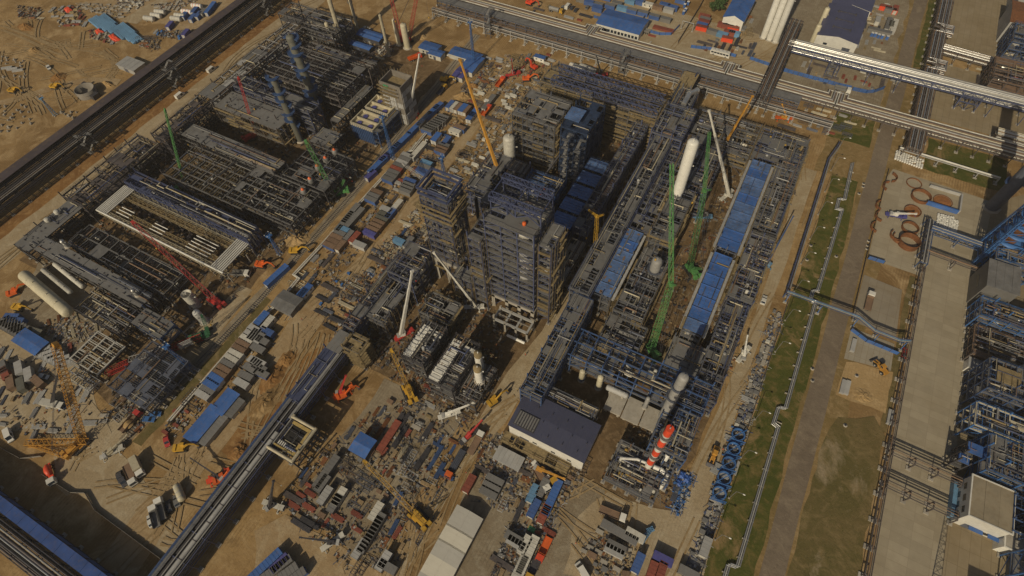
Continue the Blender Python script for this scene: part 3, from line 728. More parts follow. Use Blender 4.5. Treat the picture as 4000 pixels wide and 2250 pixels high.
# ------------------------------------------------------------------ cranes
def wheel_pair(t, xs, hw, r=.55, wd=.4):
    for x in xs:
        for s_ in (-1, 1):
            w_ = MB().tube((x, s_ * hw - wd / 2, r), (x, s_ * hw + wd / 2, r), r, 12).build('wheel', BLACK, t)
            MB().tube((x, s_ * (hw + wd / 2 + .01) , r), (x, s_ * (hw + wd / 2 + .04), r), r * .45, 8).build('rim', GREYL, w_)
def tele_crane(label, base, tip, col, boomc, rz=0., tz=None, group=None, sec=4, w=1.3, cw=None):
    """truck crane on outriggers with a telescopic boom reaching tip (x, y, z)"""
    x, y = base; t = thing('mobile_crane', label, 'crane', (x, y, 0), rz, group); K = .66; t.scale = (K, K, K); tip = (x + (tip[0] - x) / K, y + (tip[1] - y) / K, tip[2] / K)
    c = MB(); c.box(-6.2, -1.3, .9, 6.2, 1.3, 1.6); c.box(-6, -1.35, 1.6, 3, 1.35, 1.75); c.build('chassis', col, t)
    cb = MB(); cb.prism([(4.2, 1.2), (6.9, 1.2), (6.9, 2.0), (6.5, 2.9), (4.2, 2.9)], -1.3, 1.3); o = cb.build('driver_cab', col, t)
    MB().prism([(6.93, 2.0), (6.55, 2.85), (6.5, 2.82), (6.85, 1.98)], -1.15, 1.15).build('windscreen', GLASS, o)
    wheel_pair(t, (-4.8, -3.3, -1.8, 1.6, 3.1, 5), 1.2)
    for px in (-4.6, 3.6):
        og = MB()
        og.box(px - .2, -3.0, 1.0, px + .2, 3.0, 1.25)
        for s_ in (-1, 1): og.box(px - .15, s_ * 2.9 - .12, .1, px + .12, s_ * 2.9 + .12, 1.2); og.box(px - .6, s_ * 2.9 - .45, 0, px + .45, s_ * 2.9 + .45, .12)
        og.build('outrigger', col, t)
    lx, ly = tip[0] - x, tip[1] - y; k, q = math.cos(-rz), math.sin(-rz); lx, ly = lx * k - ly * q, lx * q + ly * k
    a = math.atan2(ly, lx); d = np.array([math.cos(a), math.sin(a), 0])
    ub = MB(); ub.obox((-d[0] * 1.2, -d[1] * 1.2, 2.4), (4.6, 2.4, 1.0), a); ub.tube((0, 0, 1.7), (0, 0, 2.1), 1.3, 14); ub.build('turntable', boomc, t)
    MB().obox((-d[0] * 3.2, -d[1] * 3.2, 2.5), (1.5, 2.7, 1.6), a).build('counterweight', cw or GREYL, t)
    n = np.array([-d[1], d[0], 0]); cc = d * .9 + n * 1.1
    ob = MB().obox((cc[0], cc[1], 2.9), (1.9, .9, 1.7), a).build('operator_cab', boomc, t); MB().obox((cc[0] + d[0] * .96, cc[1] + d[1] * .96, 3.1), (.06, .75, .9), a).build('window', GLASS, ob)
    w = w / K * .85; p = np.array([-d[0] * 1.5, -d[1] * 1.5, 3.0]); e = np.array([lx, ly, tip[2]]); L = e - p
    for i in range(sec):
        s0 = i / sec * .98; s1 = (i + 1) / sec; ww = w * (1 - .62 * i / sec)
        MB().bar(p + L * s0, p + L * s1, ww * .8, ww).build('boom_section', boomc, t)
    h = MB(); u = L / np.linalg.norm(L); h.bar(e - u * .8, e + u * .5, w * .55, w * .9); h.tube(e - n * .3, e + n * .3, .35, 10); h.build('boom_head', boomc, t)
    MB().tube(np.array([d[0] * 1.2, d[1] * 1.2, 2.4]), p + L * .2, .28, 8).build('lift_ram', SILVERD, t)
    hl = max(1.5, e[2] - 2 - R.uniform(2, 10)); rp = MB(); rp.bar(e + d * .4, (e[0] + d[0] * .4, e[1] + d[1] * .4, max(1.5, e[2] - min(hl, 9))), .09); rp.build('hoist_rope', BLACK, t)
    MB().vessel((e[0] + d[0] * .4, e[1] + d[1] * .4, max(1.2, e[2] - min(hl, 9) - .4)), .3, .5, 'z', 8).build('hook_block', col, t)
    return t
def crawler_crane(label, base, tip, col, bw=2.2, jib=None, body=None, mast=True, jc=None, group=None, seg=None, lace=.085, pend=True):
    x, y = base; K = .72; lx, ly = (tip[0] - x) / K, (tip[1] - y) / K; rz = math.atan2(ly, lx); t = thing('crawler_crane', label, 'crane', (x, y, 0), rz, group); body = body or col
    t.scale = (K, K, K); tip = (0, 0, tip[2] / K); bw = bw / K * .7
    for s_ in (-1, 1):
        o = MB().prism([(-4.2, .1), (4.2, .1), (4.7, .7), (4.2, 1.3), (-4.2, 1.3), (-4.7, .7)], s_ * 2.9 - .6, s_ * 2.9 + .6).build('crawler_track', BLACK, t)
        g = MB()
        for i in range(11): g.box(-4.2 + i * .8, s_ * 2.9 - .65, 1.3, -3.9 + i * .8, s_ * 2.9 + .65, 1.4)
        g.build('track_plates', STEELD, o)
    MB().box(-1.6, -2.4, .6, 1.6, 2.4, 1.5).build('car_body', body, t)
    b = MB(); b.box(-6, -1.7, 1.7, 2.6, 1.7, 2.9); b.box(-5.6, -1.5, 2.9, -1.2, 1.5, 3.9); b.tube((0, 0, 1.4), (0, 0, 1.8), 1.5, 14); b.build('machine_house', body, t)
    o = MB().box(1.2, 1.75, 1.9, 3.2, 2.9, 3.9).build('cab', body, t); MB().box(3.2, 1.9, 2.6, 3.26, 2.8, 3.7).build('window', GLASS, o)
    cw = MB()
    for s_ in (-1, 1):
        for k in range(5): cw.box(-7.8, s_ * 1.6 - 1.0, 1.7 + k * .5, -6.0, s_ * 1.6 + 1.0, 2.15 + k * .5)
    cw.build('counterweight', body, t)
    D = math.hypot(lx, ly); e = np.array([D, 0, tip[2]]); p = np.array([1.8, 0, 2.2]); L = np.linalg.norm(e - p)
    MB().lattice(p, e, bw, bw * .75, seg or max(8, int(L / 3)), .16, lace).build('boom', col, t)
    h = MB(); u = (e - p) / L; h.bar(e - u, e + u * 1.2, bw * .6, bw * .6); h.tube(e + np.array([0, -.5, 0]), e + np.array([0, .5, 0]), .55, 10); h.build('boom_head', col, t)
    mt = np.array([-7.5, 0, 11.5])
    if mast: MB().lattice((-.5, 0, 3), mt, 1.5, 1.0, 6, .15, .08).build('mast', col, t)
    pe = MB(); top = e
    if jib:
        k_, q_ = math.cos(-rz), math.sin(-rz); jx, jy = (jib[0] - x) / K, (jib[1] - y) / K; jt = np.array([jx * k_ - jy * q_, jx * q_ + jy * k_, jib[2] / K]); MB().lattice(e, jt, bw * .6, bw * .4, 14, .15, .08).build('jib', jc or col, t)
        st = e + np.array([-4, 0, 5]); MB().lattice(e, st, .9, .6, 4, .12, .07).build('strut', col, t); pe.bar(st, jt, .08); top = jt; pe.bar(st, mt if mast else (-5, 0, 3), .08)
    pe.bar(mt + (0, -.5, 0), mt + (0, .5, 0), .1); pe.bar(mt, top, .07)
    for s_ in (-.5, .5):
        if pend: pe.bar(mt + (0, s_, 0), e + (0, s_, 0), .1)
        pe.bar(mt + (0, s_, 0), (-6, s_ * 2, 3), .1)
    pe.bar(top, (top[0] + .2, 0, max(4, top[2] * .45)), .1); pe.build('pendant_rope', STEELD, t)
    MB().vessel((top[0] + .2, 0, max(3.4, top[2] * .45 - .6)), .45, .9, 'z', 8).build('hook_block', YELLOW, t)
    return t
def mast_tower(label, x, y, h, m, w=1.6, head=True, lean=0.):
    t = thing('floodlight_mast', label, 'light mast', (x, y, 0))
    MB().lattice((0, 0, .4), (lean, 0, h), w, w * .35, max(6, int(h / 1.8)), .14, .08).build('mast', m, t)
    f = MB()
    for i in (-1, 1):
        for j in (-1, 1): f.box(i * w / 2 - .4, j * w / 2 - .4, 0, i * w / 2 + .4, j * w / 2 + .4, .45)
    f.build('footing', CONC, t)
    if head:
        p = MB(); p.box(lean - 1.1, -1.1, h, lean + 1.1, 1.1, h + .1)
        for s_ in (-1, 1):
            p.bar((lean - 1.1, s_ * 1.1, h + 1), (lean + 1.1, s_ * 1.1, h + 1), .07); p.bar((lean + s_ * 1.1, -1.1, h + 1), (lean + s_ * 1.1, 1.1, h + 1), .07)
        p.build('platform', m, t)
        for i in range(4): MB().obox((lean + (i % 2 - .5) * 1.6, (i // 2 - .5) * 2.3, h + 1.1), (.6, .3, .5), 0, 0, .3).build('floodlight', GREYL, t)
    return t

# ------------------------------------------------------------------ containers, sheds and vehicles (made once per colour, then copied)
def mk_container(L, W, H, wall, roof, door=WHITED, win=0, name='container', cat='container', lip=.12, seam=0):
    def f():
        t = thing(name, None, cat)
        b = MB(); b.box(-L / 2, -W / 2, .15, L / 2, W / 2, H)
        n = int(L / .6)
        for i in range(n):
            xx = -L / 2 + (i + .25) * L / n
            for s_ in (-1, 1): b.box(xx, s_ * W / 2 - .03, .3, xx + L / n * .5, s_ * W / 2 + .03, H - .15)
        for sx in (-1, 1):
            for sy in (-1, 1): b.box(sx * L / 2 - .09, sy * W / 2 - .09, 0, sx * L / 2 + .09, sy * W / 2 + .09, H + .02)
        b.build('body', wall, t)
        r = MB(); r.box(-L / 2 - lip, -W / 2 - lip, H + .025, L / 2 + lip, W / 2 + lip, H + .09)
        k = max(2, int(L / (seam or 1.2)))
        for i in range(k + 1): xx = -L / 2 + L * i / k; r.box(xx - .06, -W / 2 - lip + .02, H + .09, xx + .06, W / 2 + lip - .02, H + .14)
        r.build('roof', roof, t)
        MB().box(-L / 2 - .05, -W * .36, .25, -L / 2 - .035, W * .36, H - .2).build('door', door, t)
        for i in range(win):
            for s_ in (-1, 1):
                xx = -L / 2 + L * (i + .5) / win; o = MB().box(xx - .5, s_ * (W / 2 + .05) - .03, 1.2, xx + .5, s_ * (W / 2 + .05) + .03, 2.1).build('window', WHITE, t)
                MB().box(xx - .4, s_ * (W / 2 + .085) - .012, 1.28, xx + .4, s_ * (W / 2 + .085) + .012, 2.02).build('pane', GLASS, o)
        return t
    return f
CKIND = {  # key: (builder, wording)
    'blue': (mk_container(6.1, 2.45, 2.6, CABB, CABB), 'blue steel storage container'),
    'bluegrey': (mk_container(6.1, 2.45, 2.6, CABB, GREYR), 'blue container with a grey roof'),
    'bluebrown': (mk_container(6.1, 2.45, 2.6, CABB, BROWN), 'blue container with a brown dusty roof'),
    'brown': (mk_container(6.1, 2.45, 2.6, BROWN, BROWN), 'brown steel container'),
    'rust': (mk_container(6.1, 2.45, 2.6, RUSTR, RUSTR), 'rust red steel container'),
    'grey': (mk_container(6.1, 2.45, 2.6, GREYR, GREYR), 'grey steel container'),
    'pale': (mk_container(6.1, 2.45, 2.6, GREYL, GREYL), 'pale grey site cabin'),
    'white': (mk_container(6.1, 2.45, 2.6, WHITED, WHITED, GREYL, 2, 'site_cabin', 'cabin'), 'white site cabin'),
    'violet': (mk_container(6.1, 2.45, 2.6, CABV, CABV), 'violet blue container'),
    'light': (mk_container(6.1, 2.45, 2.6, CABL, CABL), 'light blue container'),
    'olive': (mk_container(6.1, 2.45, 2.6, OLIVE, OLIVE), 'olive green container'),
    'red': (mk_container(6.1, 2.45, 2.6, ORR, RUSTR), 'red container'),
    'cabin': (mk_container(6.1, 2.5, 2.7, WHITE, BLUER, GREYL, 2, 'site_cabin', 'cabin', .3, 1), 'white site cabin with a blue roof'),
    'long': (mk_container(12.2, 2.45, 2.6, GREYL, WHITED, GREYL, 0, 'trailer_box', 'container'), 'long pale trailer box'),
    'longgrey': (mk_container(12.2, 2.45, 2.6, GREYR, GREYR, GREYL), 'long grey container'),
    'longblue': (mk_container(12.2, 2.45, 2.6, BLUER, BLUER, GREYL), 'long bright blue container'),
    'longrust': (mk_container(12.2, 2.45, 1.4, RUSTR, RUSTR, RUSTR), 'long red brown steel box'),
    'toilet': (mk_container(1.2, 1.2, 2.3, BLUER, WHITE, WHITED, 0, 'portable_toilet', 'toilet cabin'), 'blue portable toilet with a white roof'),
}
def cont(k, x, y, rz=0., z=0., desc=None, group=None):
    return place('c_' + k, CKIND[k][0], x, y, rz, desc or CKIND[k][1], group or 'containers and cabins about the site', z)
def wheels(t, xs, hw, r=.36, wd=.24):
    for x in xs:
        for s_ in (-1, 1):
            o = MB().tube((x, s_ * hw - wd / 2, r), (x, s_ * hw + wd / 2, r), r, 10).build('wheel', BLACK, t)
            MB().tube((x, s_ * (hw + wd / 2), r), (x, s_ * (hw + wd / 2 + .03), r), r * .5, 8).build('rim', GREYL, o)
def mk_car(m, L=4.5, W=1.8, H=1.5, van=False):
    def f():
        t = thing('van' if van else 'parked_car', None, 'van' if van else 'car'); h = L / 2
        if van: pr = [(-h, .35), (h, .35), (h, .95), (h - .75, 1.15), (h - 1.5, H), (-h + .08, H), (-h, H - .2)]
        else: pr = [(-h, .3), (h, .3), (h, .75), (h - 1.15, .95), (h - 1.9, H - .05), (-h + 1.0, H), (-h + .35, 1.0), (-h, .9)]
        MB().prism(pr, -W / 2, W / 2).build('body', m, t)
        g = MB()
        if van: g.prism([(h - .72, 1.18), (h - 1.44, H - .03), (h - 1.5, H - .05), (h - .8, 1.14)], -W / 2 + .12, W / 2 - .12)
        else:
            g.prism([(h - 1.12, .98), (h - 1.84, H - .07), (h - 1.9, H - .1), (h - 1.2, .95)], -W / 2 + .12, W / 2 - .12)
            g.prism([(-h + .33, 1.02), (-h + .95, H - .04), (-h + 1.0, H - .06), (-h + .4, .99)], -W / 2 + .12, W / 2 - .12)
        g.build('windscreen', GLASS, t); g = MB()
        for s_ in (-1, 1): g.prism([(h - 1.35, 1.0), (h - 1.95, H - .12), (-h + (1.5 if not van else 2.6), H - .12), (-h + (.9 if not van else 2.6), 1.0)], s_ * W / 2 - .02, s_ * W / 2 + .02)
        g.build('side_window', GLASS, t)
        for s_ in (-1, 1): MB().box(h - .02, s_ * W * .36 - .18, .62, h + .03, s_ * W * .36 + .18, .8).build('headlight', GREYL, t)
        MB().box(h - .05, -W / 2 + .05, .3, h + .08, W / 2 - .05, .5).build('bumper', DARK, t)
        wheels(t, (-h * .6, h * .62), W / 2 - .1); return t
    return f
def mk_truck(cabm, bed, bedm, L=9., load=None):
    def f():
        t = thing('truck', None, 'truck'); h = L / 2
        MB().box(-h, -.5, .7, h - .4, .5, 1.05).build('chassis', STEELD, t)
        o = MB().prism([(h - 2.1, .6), (h, .6), (h, 1.5), (h - .25, 2.7), (h - 2.1, 2.7)], -1.2, 1.2).build('cab', cabm, t)
        MB().prism([(h + .03, 1.55), (h - .2, 2.6), (h - .26, 2.6), (h - .05, 1.53)], -1.05, 1.05).build('windscreen', GLASS, o)
        b = MB(); e = h - 2.4
        if bed == 'flat':
            b.box(-h, -1.25, 1.1, e, 1.25, 1.3); b.box(e - .12, -1.25, 1.3, e, 1.25, 2.2)
            for s_ in (-1, 1): b.box(-h, s_ * 1.22 - .04, 1.3, e - .13, s_ * 1.22 + .04, 1.6)
        elif bed == 'dump':
            b.prism([(-h, 1.2), (e, 1.2), (e, 2.6), (-h - .2, 2.3)], -1.25, -1.17); b.prism([(-h, 1.2), (e, 1.2), (e, 2.6), (-h - .2, 2.3)], 1.17, 1.25); b.box(-h, -1.16, 1.15, e, 1.16, 1.3); b.box(e - .1, -1.16, 1.3, e, 1.16, 2.65)
        elif bed == 'tank': b.vessel(((e - h) / 2, 0, 2.0), 1.1, e + h - 1.4, 'x', 14); b.box(-h + .4, -.9, 1.05, e - .4, .9, 1.3)
        elif bed == 'box': b.box(-h, -1.25, 1.1, e, 1.25, 3.3); b.box(-h - .02, -1.1, 1.3, -h, 1.1, 3.1)
        elif bed == 'mixer': b.lathe([(.5, -2.4), (1.15, -1.2), (1.2, .4), (.7, 1.9), (.02, 1.95)], ((e - h) / 2 + .2, 0, 2.1), 14, 0, 'x'); b.box(-h + .3, -.8, 1.05, e, .8, 1.3)
        b.build('tank' if bed == 'tank' else 'drum' if bed == 'mixer' else 'load_bed', bedm, t)
        if bed == 'dump' and load: MB().lathe([(2.0, 0), (1.2, .7), (.02, 1.0)], (-1.2, 0, 1.35), 9).build('load', load, t)
        elif load:
            l = MB(); r = random.Random(int(L * 10))
            for k in range(7): yy = -1 + k * .33; l.tube((-h + .3, yy, 1.5 + (k % 2) * .1), (e - .4 - r.random(), yy, 1.5 + (k % 2) * .1), .15, 6)
            l.build('load', load, t)
        wheels(t, (-h + 1.1, -h + 2.4, h - 1.1), 1.02, .5, .38); MB().box(h - .02, -1.15, .6, h + .1, 1.15, .9).build('bumper', DARK, t); return t
    return f
def mk_bus():
    t = thing('bus', None, 'bus'); MB().prism([(-5.4, .4), (5.4, .4), (5.4, 1.6), (5.1, 3.0), (-5.3, 3.0), (-5.4, 2.8)], -1.25, 1.25).build('body', WHITE, t)
    for i in range(6):
        for s_ in (-1, 1): MB().box(-4.9 + i * 1.65, s_ * 1.25 - .02, 1.5, -3.5 + i * 1.65, s_ * 1.25 + .02, 2.4).build('window', GLASS, t)
    r = MB()
    for i in range(4): r.box(-4 + i * 2.2, -.5, 3.005, -3 + i * 2.2, .5, 3.2)
    r.build('roof_hatch', GREYL, t); MB().prism([(5.43, 1.6), (5.15, 2.9), (5.1, 2.9), (5.36, 1.6)], -1.1, 1.1).build('windscreen', GLASS, t)
    wheels(t, (-3.4, 3.4), 1.1, .5, .3); return t
def mk_excavator(m):
    def f():
        t = thing('excavator', None, 'excavator')
        for s_ in (-1, 1): MB().prism([(-1.9, .05), (1.9, .05), (2.2, .45), (1.9, .85), (-1.9, .85), (-2.2, .45)], s_ * 1.15 - .3, s_ * 1.15 + .3).build('crawler_track', BLACK, t)
        MB().box(-2.3, -1.3, 1.0, 1.2, 1.3, 1.9).box(-2.5, -1.25, 1.1, -1.4, 1.25, 2.2).build('body', m, t)
        o = MB().box(.1, .35, 1.9, 1.5, 1.25, 2.9).build('cab', m, t); MB().box(1.5, .4, 1.95, 1.53, 1.2, 2.8).build('window', GLASS, o)
        MB().bar((1.0, -.2, 1.7), (3.8, -.2, 4.2), .45, .6).bar((3.8, -.2, 4.2), (5.8, -.2, 3.6), .4, .5).build('boom', m, t); MB().bar((5.8, -.2, 3.7), (6.4, -.2, 1.4), .35, .4).build('arm', m, t)
        MB().prism([(6.0, 1.5), (6.7, 1.5), (6.6, .5), (5.9, .3), (5.6, .9)], -.8, .4).build('bucket', STEELD, t); return t
    return f
def mk_loader():
    t = thing('wheel_loader', None, 'wheel loader'); MB().prism([(-3.2, .8), (-.4, .8), (-.4, 1.9), (-3.2, 1.9)], -.9, .9).box(-.4, -.7, .8, 1.8, .7, 1.5).build('body', AMBER, t)
    o = MB().box(-1.2, -.75, 1.9, .3, .75, 3.2).build('cab', AMBER, t); MB().box(-1.0, -.78, 2.2, .1, .78, 3.0).build('window', GLASS, o)
    for s_ in (-1, 1): MB().bar((.8, s_ * .6, 1.6), (3.3, s_ * .6, .8), .25, .4).build('lift_arm', AMBER, t)
    MB().prism([(3.2, .1), (4.3, .1), (3.4, 1.3), (3.1, 1.2)], -1.4, 1.4).build('bucket', STEELD, t); wheels(t, (-2.1, 1.4), 1.1, .75, .55); return t

# ------------------------------------------------------------------ materials lying about (each bundle, crate or reel is a thing)
def mk_bundle(m, L, kind='pipe', n=6, lay=2, rd=.16, seed=0, name='pipe_bundle', cat='pipe bundle'):
    def f():
        t = thing(name, None, cat); r = random.Random(seed); b = MB()
        for k in range(lay):
            for i in range(n - k):
                y = (i - (n - k - 1) / 2) * rd * 2.15; z = .25 + rd + k * rd * 1.8; a = -L / 2 + r.uniform(0, .8); c = L / 2 - r.uniform(0, 1.2)
                if kind == 'pipe': b.tube((a, y, z), (c, y, z), rd, 7)
                elif kind == 'beam': b.box(a, y - rd * .9, z - rd, c, y + rd * .9, z - rd + .05).box(a, y - rd * .9, z + rd - .05, c, y + rd * .9, z + rd).box(a, y - .03, z - rd, c, y + .03, z + rd)
                else: b.box(a, y - rd * .95, z - rd, c, y + rd * .95, z + rd * .8)
        b.build('bars' if kind != 'pipe' else 'pipes', m, t); s = MB()
        for q in (-.3, .3): s.box(q * L - .1, -n * rd * 1.2, 0, q * L + .1, n * rd * 1.2, .24)
        s.build('bearer', TIMB, t); return t
    return f
def mk_crate(m, L, W, H, lid=None):
    def f():
        t = thing('crate', None, 'crate'); b = MB(); b.box(-L / 2, -W / 2, .12, L / 2, W / 2, H)
        for i in range(int(L / .8) + 1): xx = -L / 2 + i * L / max(1, int(L / .8)); b.box(xx - .06, -W / 2 - .04, .12, xx + .06, W / 2 + .04, H + .04)
        b.build('box', m, t); MB().box(-L / 2, -W / 2, 0, L / 2, -W / 2 + .15, .11).box(-L / 2, W / 2 - .15, 0, L / 2, W / 2, .11).build('skid', TIMB, t)
        if lid: MB().box(-L / 2 - .05, -W / 2 - .05, H + .045, L / 2 + .05, W / 2 + .05, H + .1).build('lid', lid, t)
        return t
    return f
def mk_frame(m, L, W, H, seed=0):
    """welded steel module or truss lying in the yard"""
    def f():
        t = thing('welded_truss', None, 'steel truss'); b = MB(); r = random.Random(seed)
        for sx in (-1, 1):
            for sy in (-1, 1): b.box(sx * L / 2 - .1, sy * W / 2 - .1, 0, sx * L / 2 + .1, sy * W / 2 + .1, H)
        for z in (.15, H):
            for s_ in (-1, 1): b.bar((-L / 2, s_ * W / 2, z), (L / 2, s_ * W / 2, z), .18); b.bar((s_ * L / 2, -W / 2, z), (s_ * L / 2, W / 2, z), .18)
            for i in range(1, int(L / 1.4)): xx = -L / 2 + i * 1.4; b.bar((xx, -W / 2, z), (xx, W / 2, z), .13)
        b.build('chords', m, t); d = MB(); d.bar((-L / 2, -W / 2, .1), (L / 2, W / 2, .1), .1)
        for i in range(int(L / 1.4)):
            xx = -L / 2 + i * 1.4
            for s_ in (-1, 1): d.bar((xx, s_ * W / 2, .1), (xx + 1.4, s_ * W / 2, H), .1)
        d.build('diagonals', m, t); return t
    return f
def mk_spools(m, seed):
    """bent pipe spools laid side by side"""
    def f():
        t = thing('pipe_spool', None, 'pipe spool'); r = random.Random(seed); b = MB(); y = 0
        for i in range(4):
            L = r.uniform(2.5, 5); ra = r.choice((.12, .18, .25)); w_ = r.uniform(1, 2)
            b.path([(-L / 2, y, ra + .1), (L / 2, y, ra + .1), (L / 2, y + w_, ra + .1), (L / 2 - r.uniform(.5, 2), y + w_, ra + .1)], ra, 7); y += r.uniform(.6, 1.1)
        b.build('pipes', m, t); MB().box(-1.2, -.2, 0, -1, y + 1, .1).box(1, -.2, 0, 1.2, y + 1, .1).build('bearer', TIMB, t); return t
    return f
def mk_reel(m=TIMB, core=BLACK):
    def f():
        t = thing('cable_reel', None, 'cable reel')
        for s_ in (-1, 1): MB().tube((0, s_ * .6, 1.05), (0, s_ * .7, 1.05), 1.05, 14).build('flange', m, t)
        MB().tube((0, -.6, 1.05), (0, .6, 1.05), .7, 12).build('cable', core, t); return t
    return f
def mk_tarp(m, L, W, H, seed):
    """load hidden under a slack tarpaulin"""
    def f():
        r = random.Random(seed); n = 9; V = []; F = []
        for i in range(n):
            for j in range(n):
                u, v = i / (n - 1) * 2 - 1, j / (n - 1) * 2 - 1; e = max(abs(u), abs(v)); z = H * (1 - max(0, (e - .55) / .45) ** 1.5) * r.uniform(.8, 1.1) if e < 1 else .03
                V.append((u * L / 2 + r.uniform(-.15, .15), v * W / 2 + r.uniform(-.15, .15), z))
        for i in range(n - 1):
            for j in range(n - 1): F.append((i * n + j, i * n + j + n, i * n + j + n + 1, i * n + j + 1))
        t = MB().add(V, np.array(F)).build('tarpaulin', m); t['category'] = 'tarpaulin'; return t
    return f
def mk_bag():
    t = thing('bulk_bag', None, 'bag'); MB().lathe([(.02, 0), (.45, .03), (.52, .4), (.48, .8), (.3, .95), (.02, .97)], (0, 0, 0), 8).build('sack', WHITE, t); MB().bar((-.35, 0, .9), (.35, 0, .98), .06).build('strap', GREYL, t); return t
def mk_disc():
    t = thing('manhole_cover', None, 'manhole'); MB().lathe([(.75, 0), (.7, .3), (.02, .31)], (0, 0, 0), 14).build('ring', CONC, t); MB().lathe([(.4, .315), (.38, .36), (.02, .37)], (0, 0, 0), 10).build('lid', STEELD, t); return t
def mk_lamp():
    t = thing('street_lamp', None, 'street lamp'); MB().tube((0, 0, 0), (0, 0, 8.5), .11, 8).path([(0, 0, 8.4), (.4, 0, 8.9), (1.9, 0, 9.1)], .07, 6).build('pole', GREYR, t)
    MB().vessel((2.3, 0, 9.1), .22, .6, 'x', 8).build('lamp_head', WHITE, t); MB().box(-.3, -.3, 0, .3, .3, .3).build('base', CONC, t); return t
def mk_panel(m, L, W, H, name='concrete_slab', cat='concrete slab', n=4):
    def f():
        t = thing(name, None, cat)
        for i in range(n): MB().box(-L / 2 + (i % 2) * .12, -W / 2, .1 + i * (H / n), L / 2 - (i % 3) * .1, W / 2, .06 + (i + 1) * (H / n)).build('slab', m, t)
        MB().box(-L * .3, -W / 2, 0, -L * .3 + .15, W / 2, .09).box(L * .3, -W / 2, 0, L * .3 + .15, W / 2, .09).build('bearer', TIMB, t); return t
    return f
def mk_tank(m, L=4., rd=1.2):
    def f():
        t = thing('storage_tank', None, 'tank'); MB().vessel((0, 0, rd + .3), rd, L, 'x', 14).build('shell', m, t); b = MB()
        for q in (-.35, 0, .35): b.tube((q * L, 0, rd + .3), (q * L + .25, 0, rd + .3), rd + .04, 14)
        b.build('band', ORR if m is WHITE else GREYL, t)
        for q in (-.3, .3): MB().box(q * L - .2, -rd * .8, 0, q * L + .2, rd * .8, rd * .6).build('saddle', CONC, t)
        return t
    return f
def mk_block(seed):
    t_ = random.Random(seed)
    def f():
        t = thing('foundation_block', None, 'foundation'); L, W = t_.uniform(1.2, 2.6), t_.uniform(1.2, 2.2)
        MB().box(-L / 2, -W / 2, 0, L / 2, W / 2, .5).build('footing', CONCD, t); MB().box(-L / 4, -W / 4, .5, L / 4, W / 4, 1.4).build('pedestal', CONC, t); return t
    return f
def mk_person(vest):
    def f():
        me = bpy.data.meshes.new('person'); J = [(0, 0, .95), (0, 0, 1.2), (0, .0, 1.42), (0, .01, 1.52), (0, .03, 1.66), (0, .03, 1.74), (-.1, 0, .9), (-.12, .05, .5), (-.12, .02, .08), (-.12, .14, .03), (.1, 0, .9), (.12, -.08, .5), (.12, -.14, .1), (.12, -.02, .03), (-.2, 0, 1.4), (-.26, .02, 1.12), (-.25, .12, .88), (.2, 0, 1.4), (.26, -.02, 1.12), (.25, .1, .9)]
        E_ = [(0, 1), (1, 2), (2, 3), (3, 4), (4, 5), (0, 6), (6, 7), (7, 8), (8, 9), (0, 10), (10, 11), (11, 12), (12, 13), (2, 14), (14, 15), (15, 16), (2, 17), (17, 18), (18, 19)]
        rad = [.15, .14, .14, .055, .1, .07, .085, .06, .045, .04, .085, .06, .045, .04, .06, .045, .035, .06, .045, .035]
        me.from_pydata(J, E_, []); o = bpy.data.objects.new('person', me); COL.objects.link(o); md = o.modifiers.new('skin', 'SKIN'); o.modifiers.new('sub', 'SUBSURF').levels = 1
        for v, r_ in zip(me.skin_vertices[0].data, rad): v.radius = (r_, r_ * .8)
        me.skin_vertices[0].data[0].use_root = True
        dg = bpy.context.evaluated_depsgraph_get(); m2 = bpy.data.meshes.new_from_object(o.evaluated_get(dg)); o.modifiers.clear(); o.data = m2; m2.materials.clear(); m2.materials.append(NAVY); o['category'] = 'person'
        MB().lathe([(.145, 1.68), (.13, 1.76), (.07, 1.83), (.01, 1.84)], (0, .03, 0), 10).build('hard_hat', vest, o)
        v = MB().lathe([(.2, 1.0), (.21, 1.25), (.19, 1.42), (.08, 1.49)], (0, 0, 0), 10); v.V[0][:, 1] *= .75; v.build('vest', vest, o); return o
    return f
# ================================================================== WEST PLANT
rack('trench_pipe_rack', 'long dark covered pipe rack running along the west haul road', (-300, -30), (-300, 262), 11, [5, 8.8], 9, STEELD, 9, [STEELD, STEELP, STEELD, DARK, STEELD], False, 0, seed=3, rad=(.2, .42), cover=None)
rk = MB()
for i in range(33):
    for yy in (0, 4.8): rk.box(i * 9 - .2, yy - .2, 8.9, i * 9 + .2, yy + .2, 12.25)
rk.build('upper_post', STEELD, bpy.data.objects['trench_pipe_rack'])
t = bpy.data.objects['trench_pipe_rack']
MB().box(0, -.4, 12.3, 292, 5.2, 12.5).build('cable_deck', M('purple_brown_tray', (.062, .048, .055), .8, 0, .3, .1, .3), t); MB().box(0, -5.6, 9.3, 292, -5.3, 9.5).bar((0, -5.6, 10.4), (292, -5.6, 10.4), .16).build('edge_walkway', SILVERD, t); MB().box(0, -5.3, 4.9, 292, 5.3, 5.0).build('lower_deck', STEELD, t) if False else None
for i, (yy, h) in enumerate(((147, 15), (222, 17), (90, 14))): stair_tower(('stair tower against the middle of the dark west pipe rack', 'stair tower at the north end of the dark west pipe rack', 'stair tower on the southern stretch of the dark west pipe rack')[i], -292.6, yy, h, 3.4, 5.5, STEELD)
steel('west_rack', 'wide multi tier pipe rack on the west edge of the left plant', -267, -252, 58, 102, [5, 8.5, 12], 7.5, 6, STEELD, [.1, .12, .15], .4, 60, seed=1, dm=STEELP, drums=8)
steel('west_rack', 'narrow open pipe rack with upright posts above the grey roof', -257.5, -248, 104, 134, [5, 8.5, 12, 15], 5, 6, STEELD, [.1, .3, .3, .15], .5, 50, seed=2, dm=STEELP, drums=4)
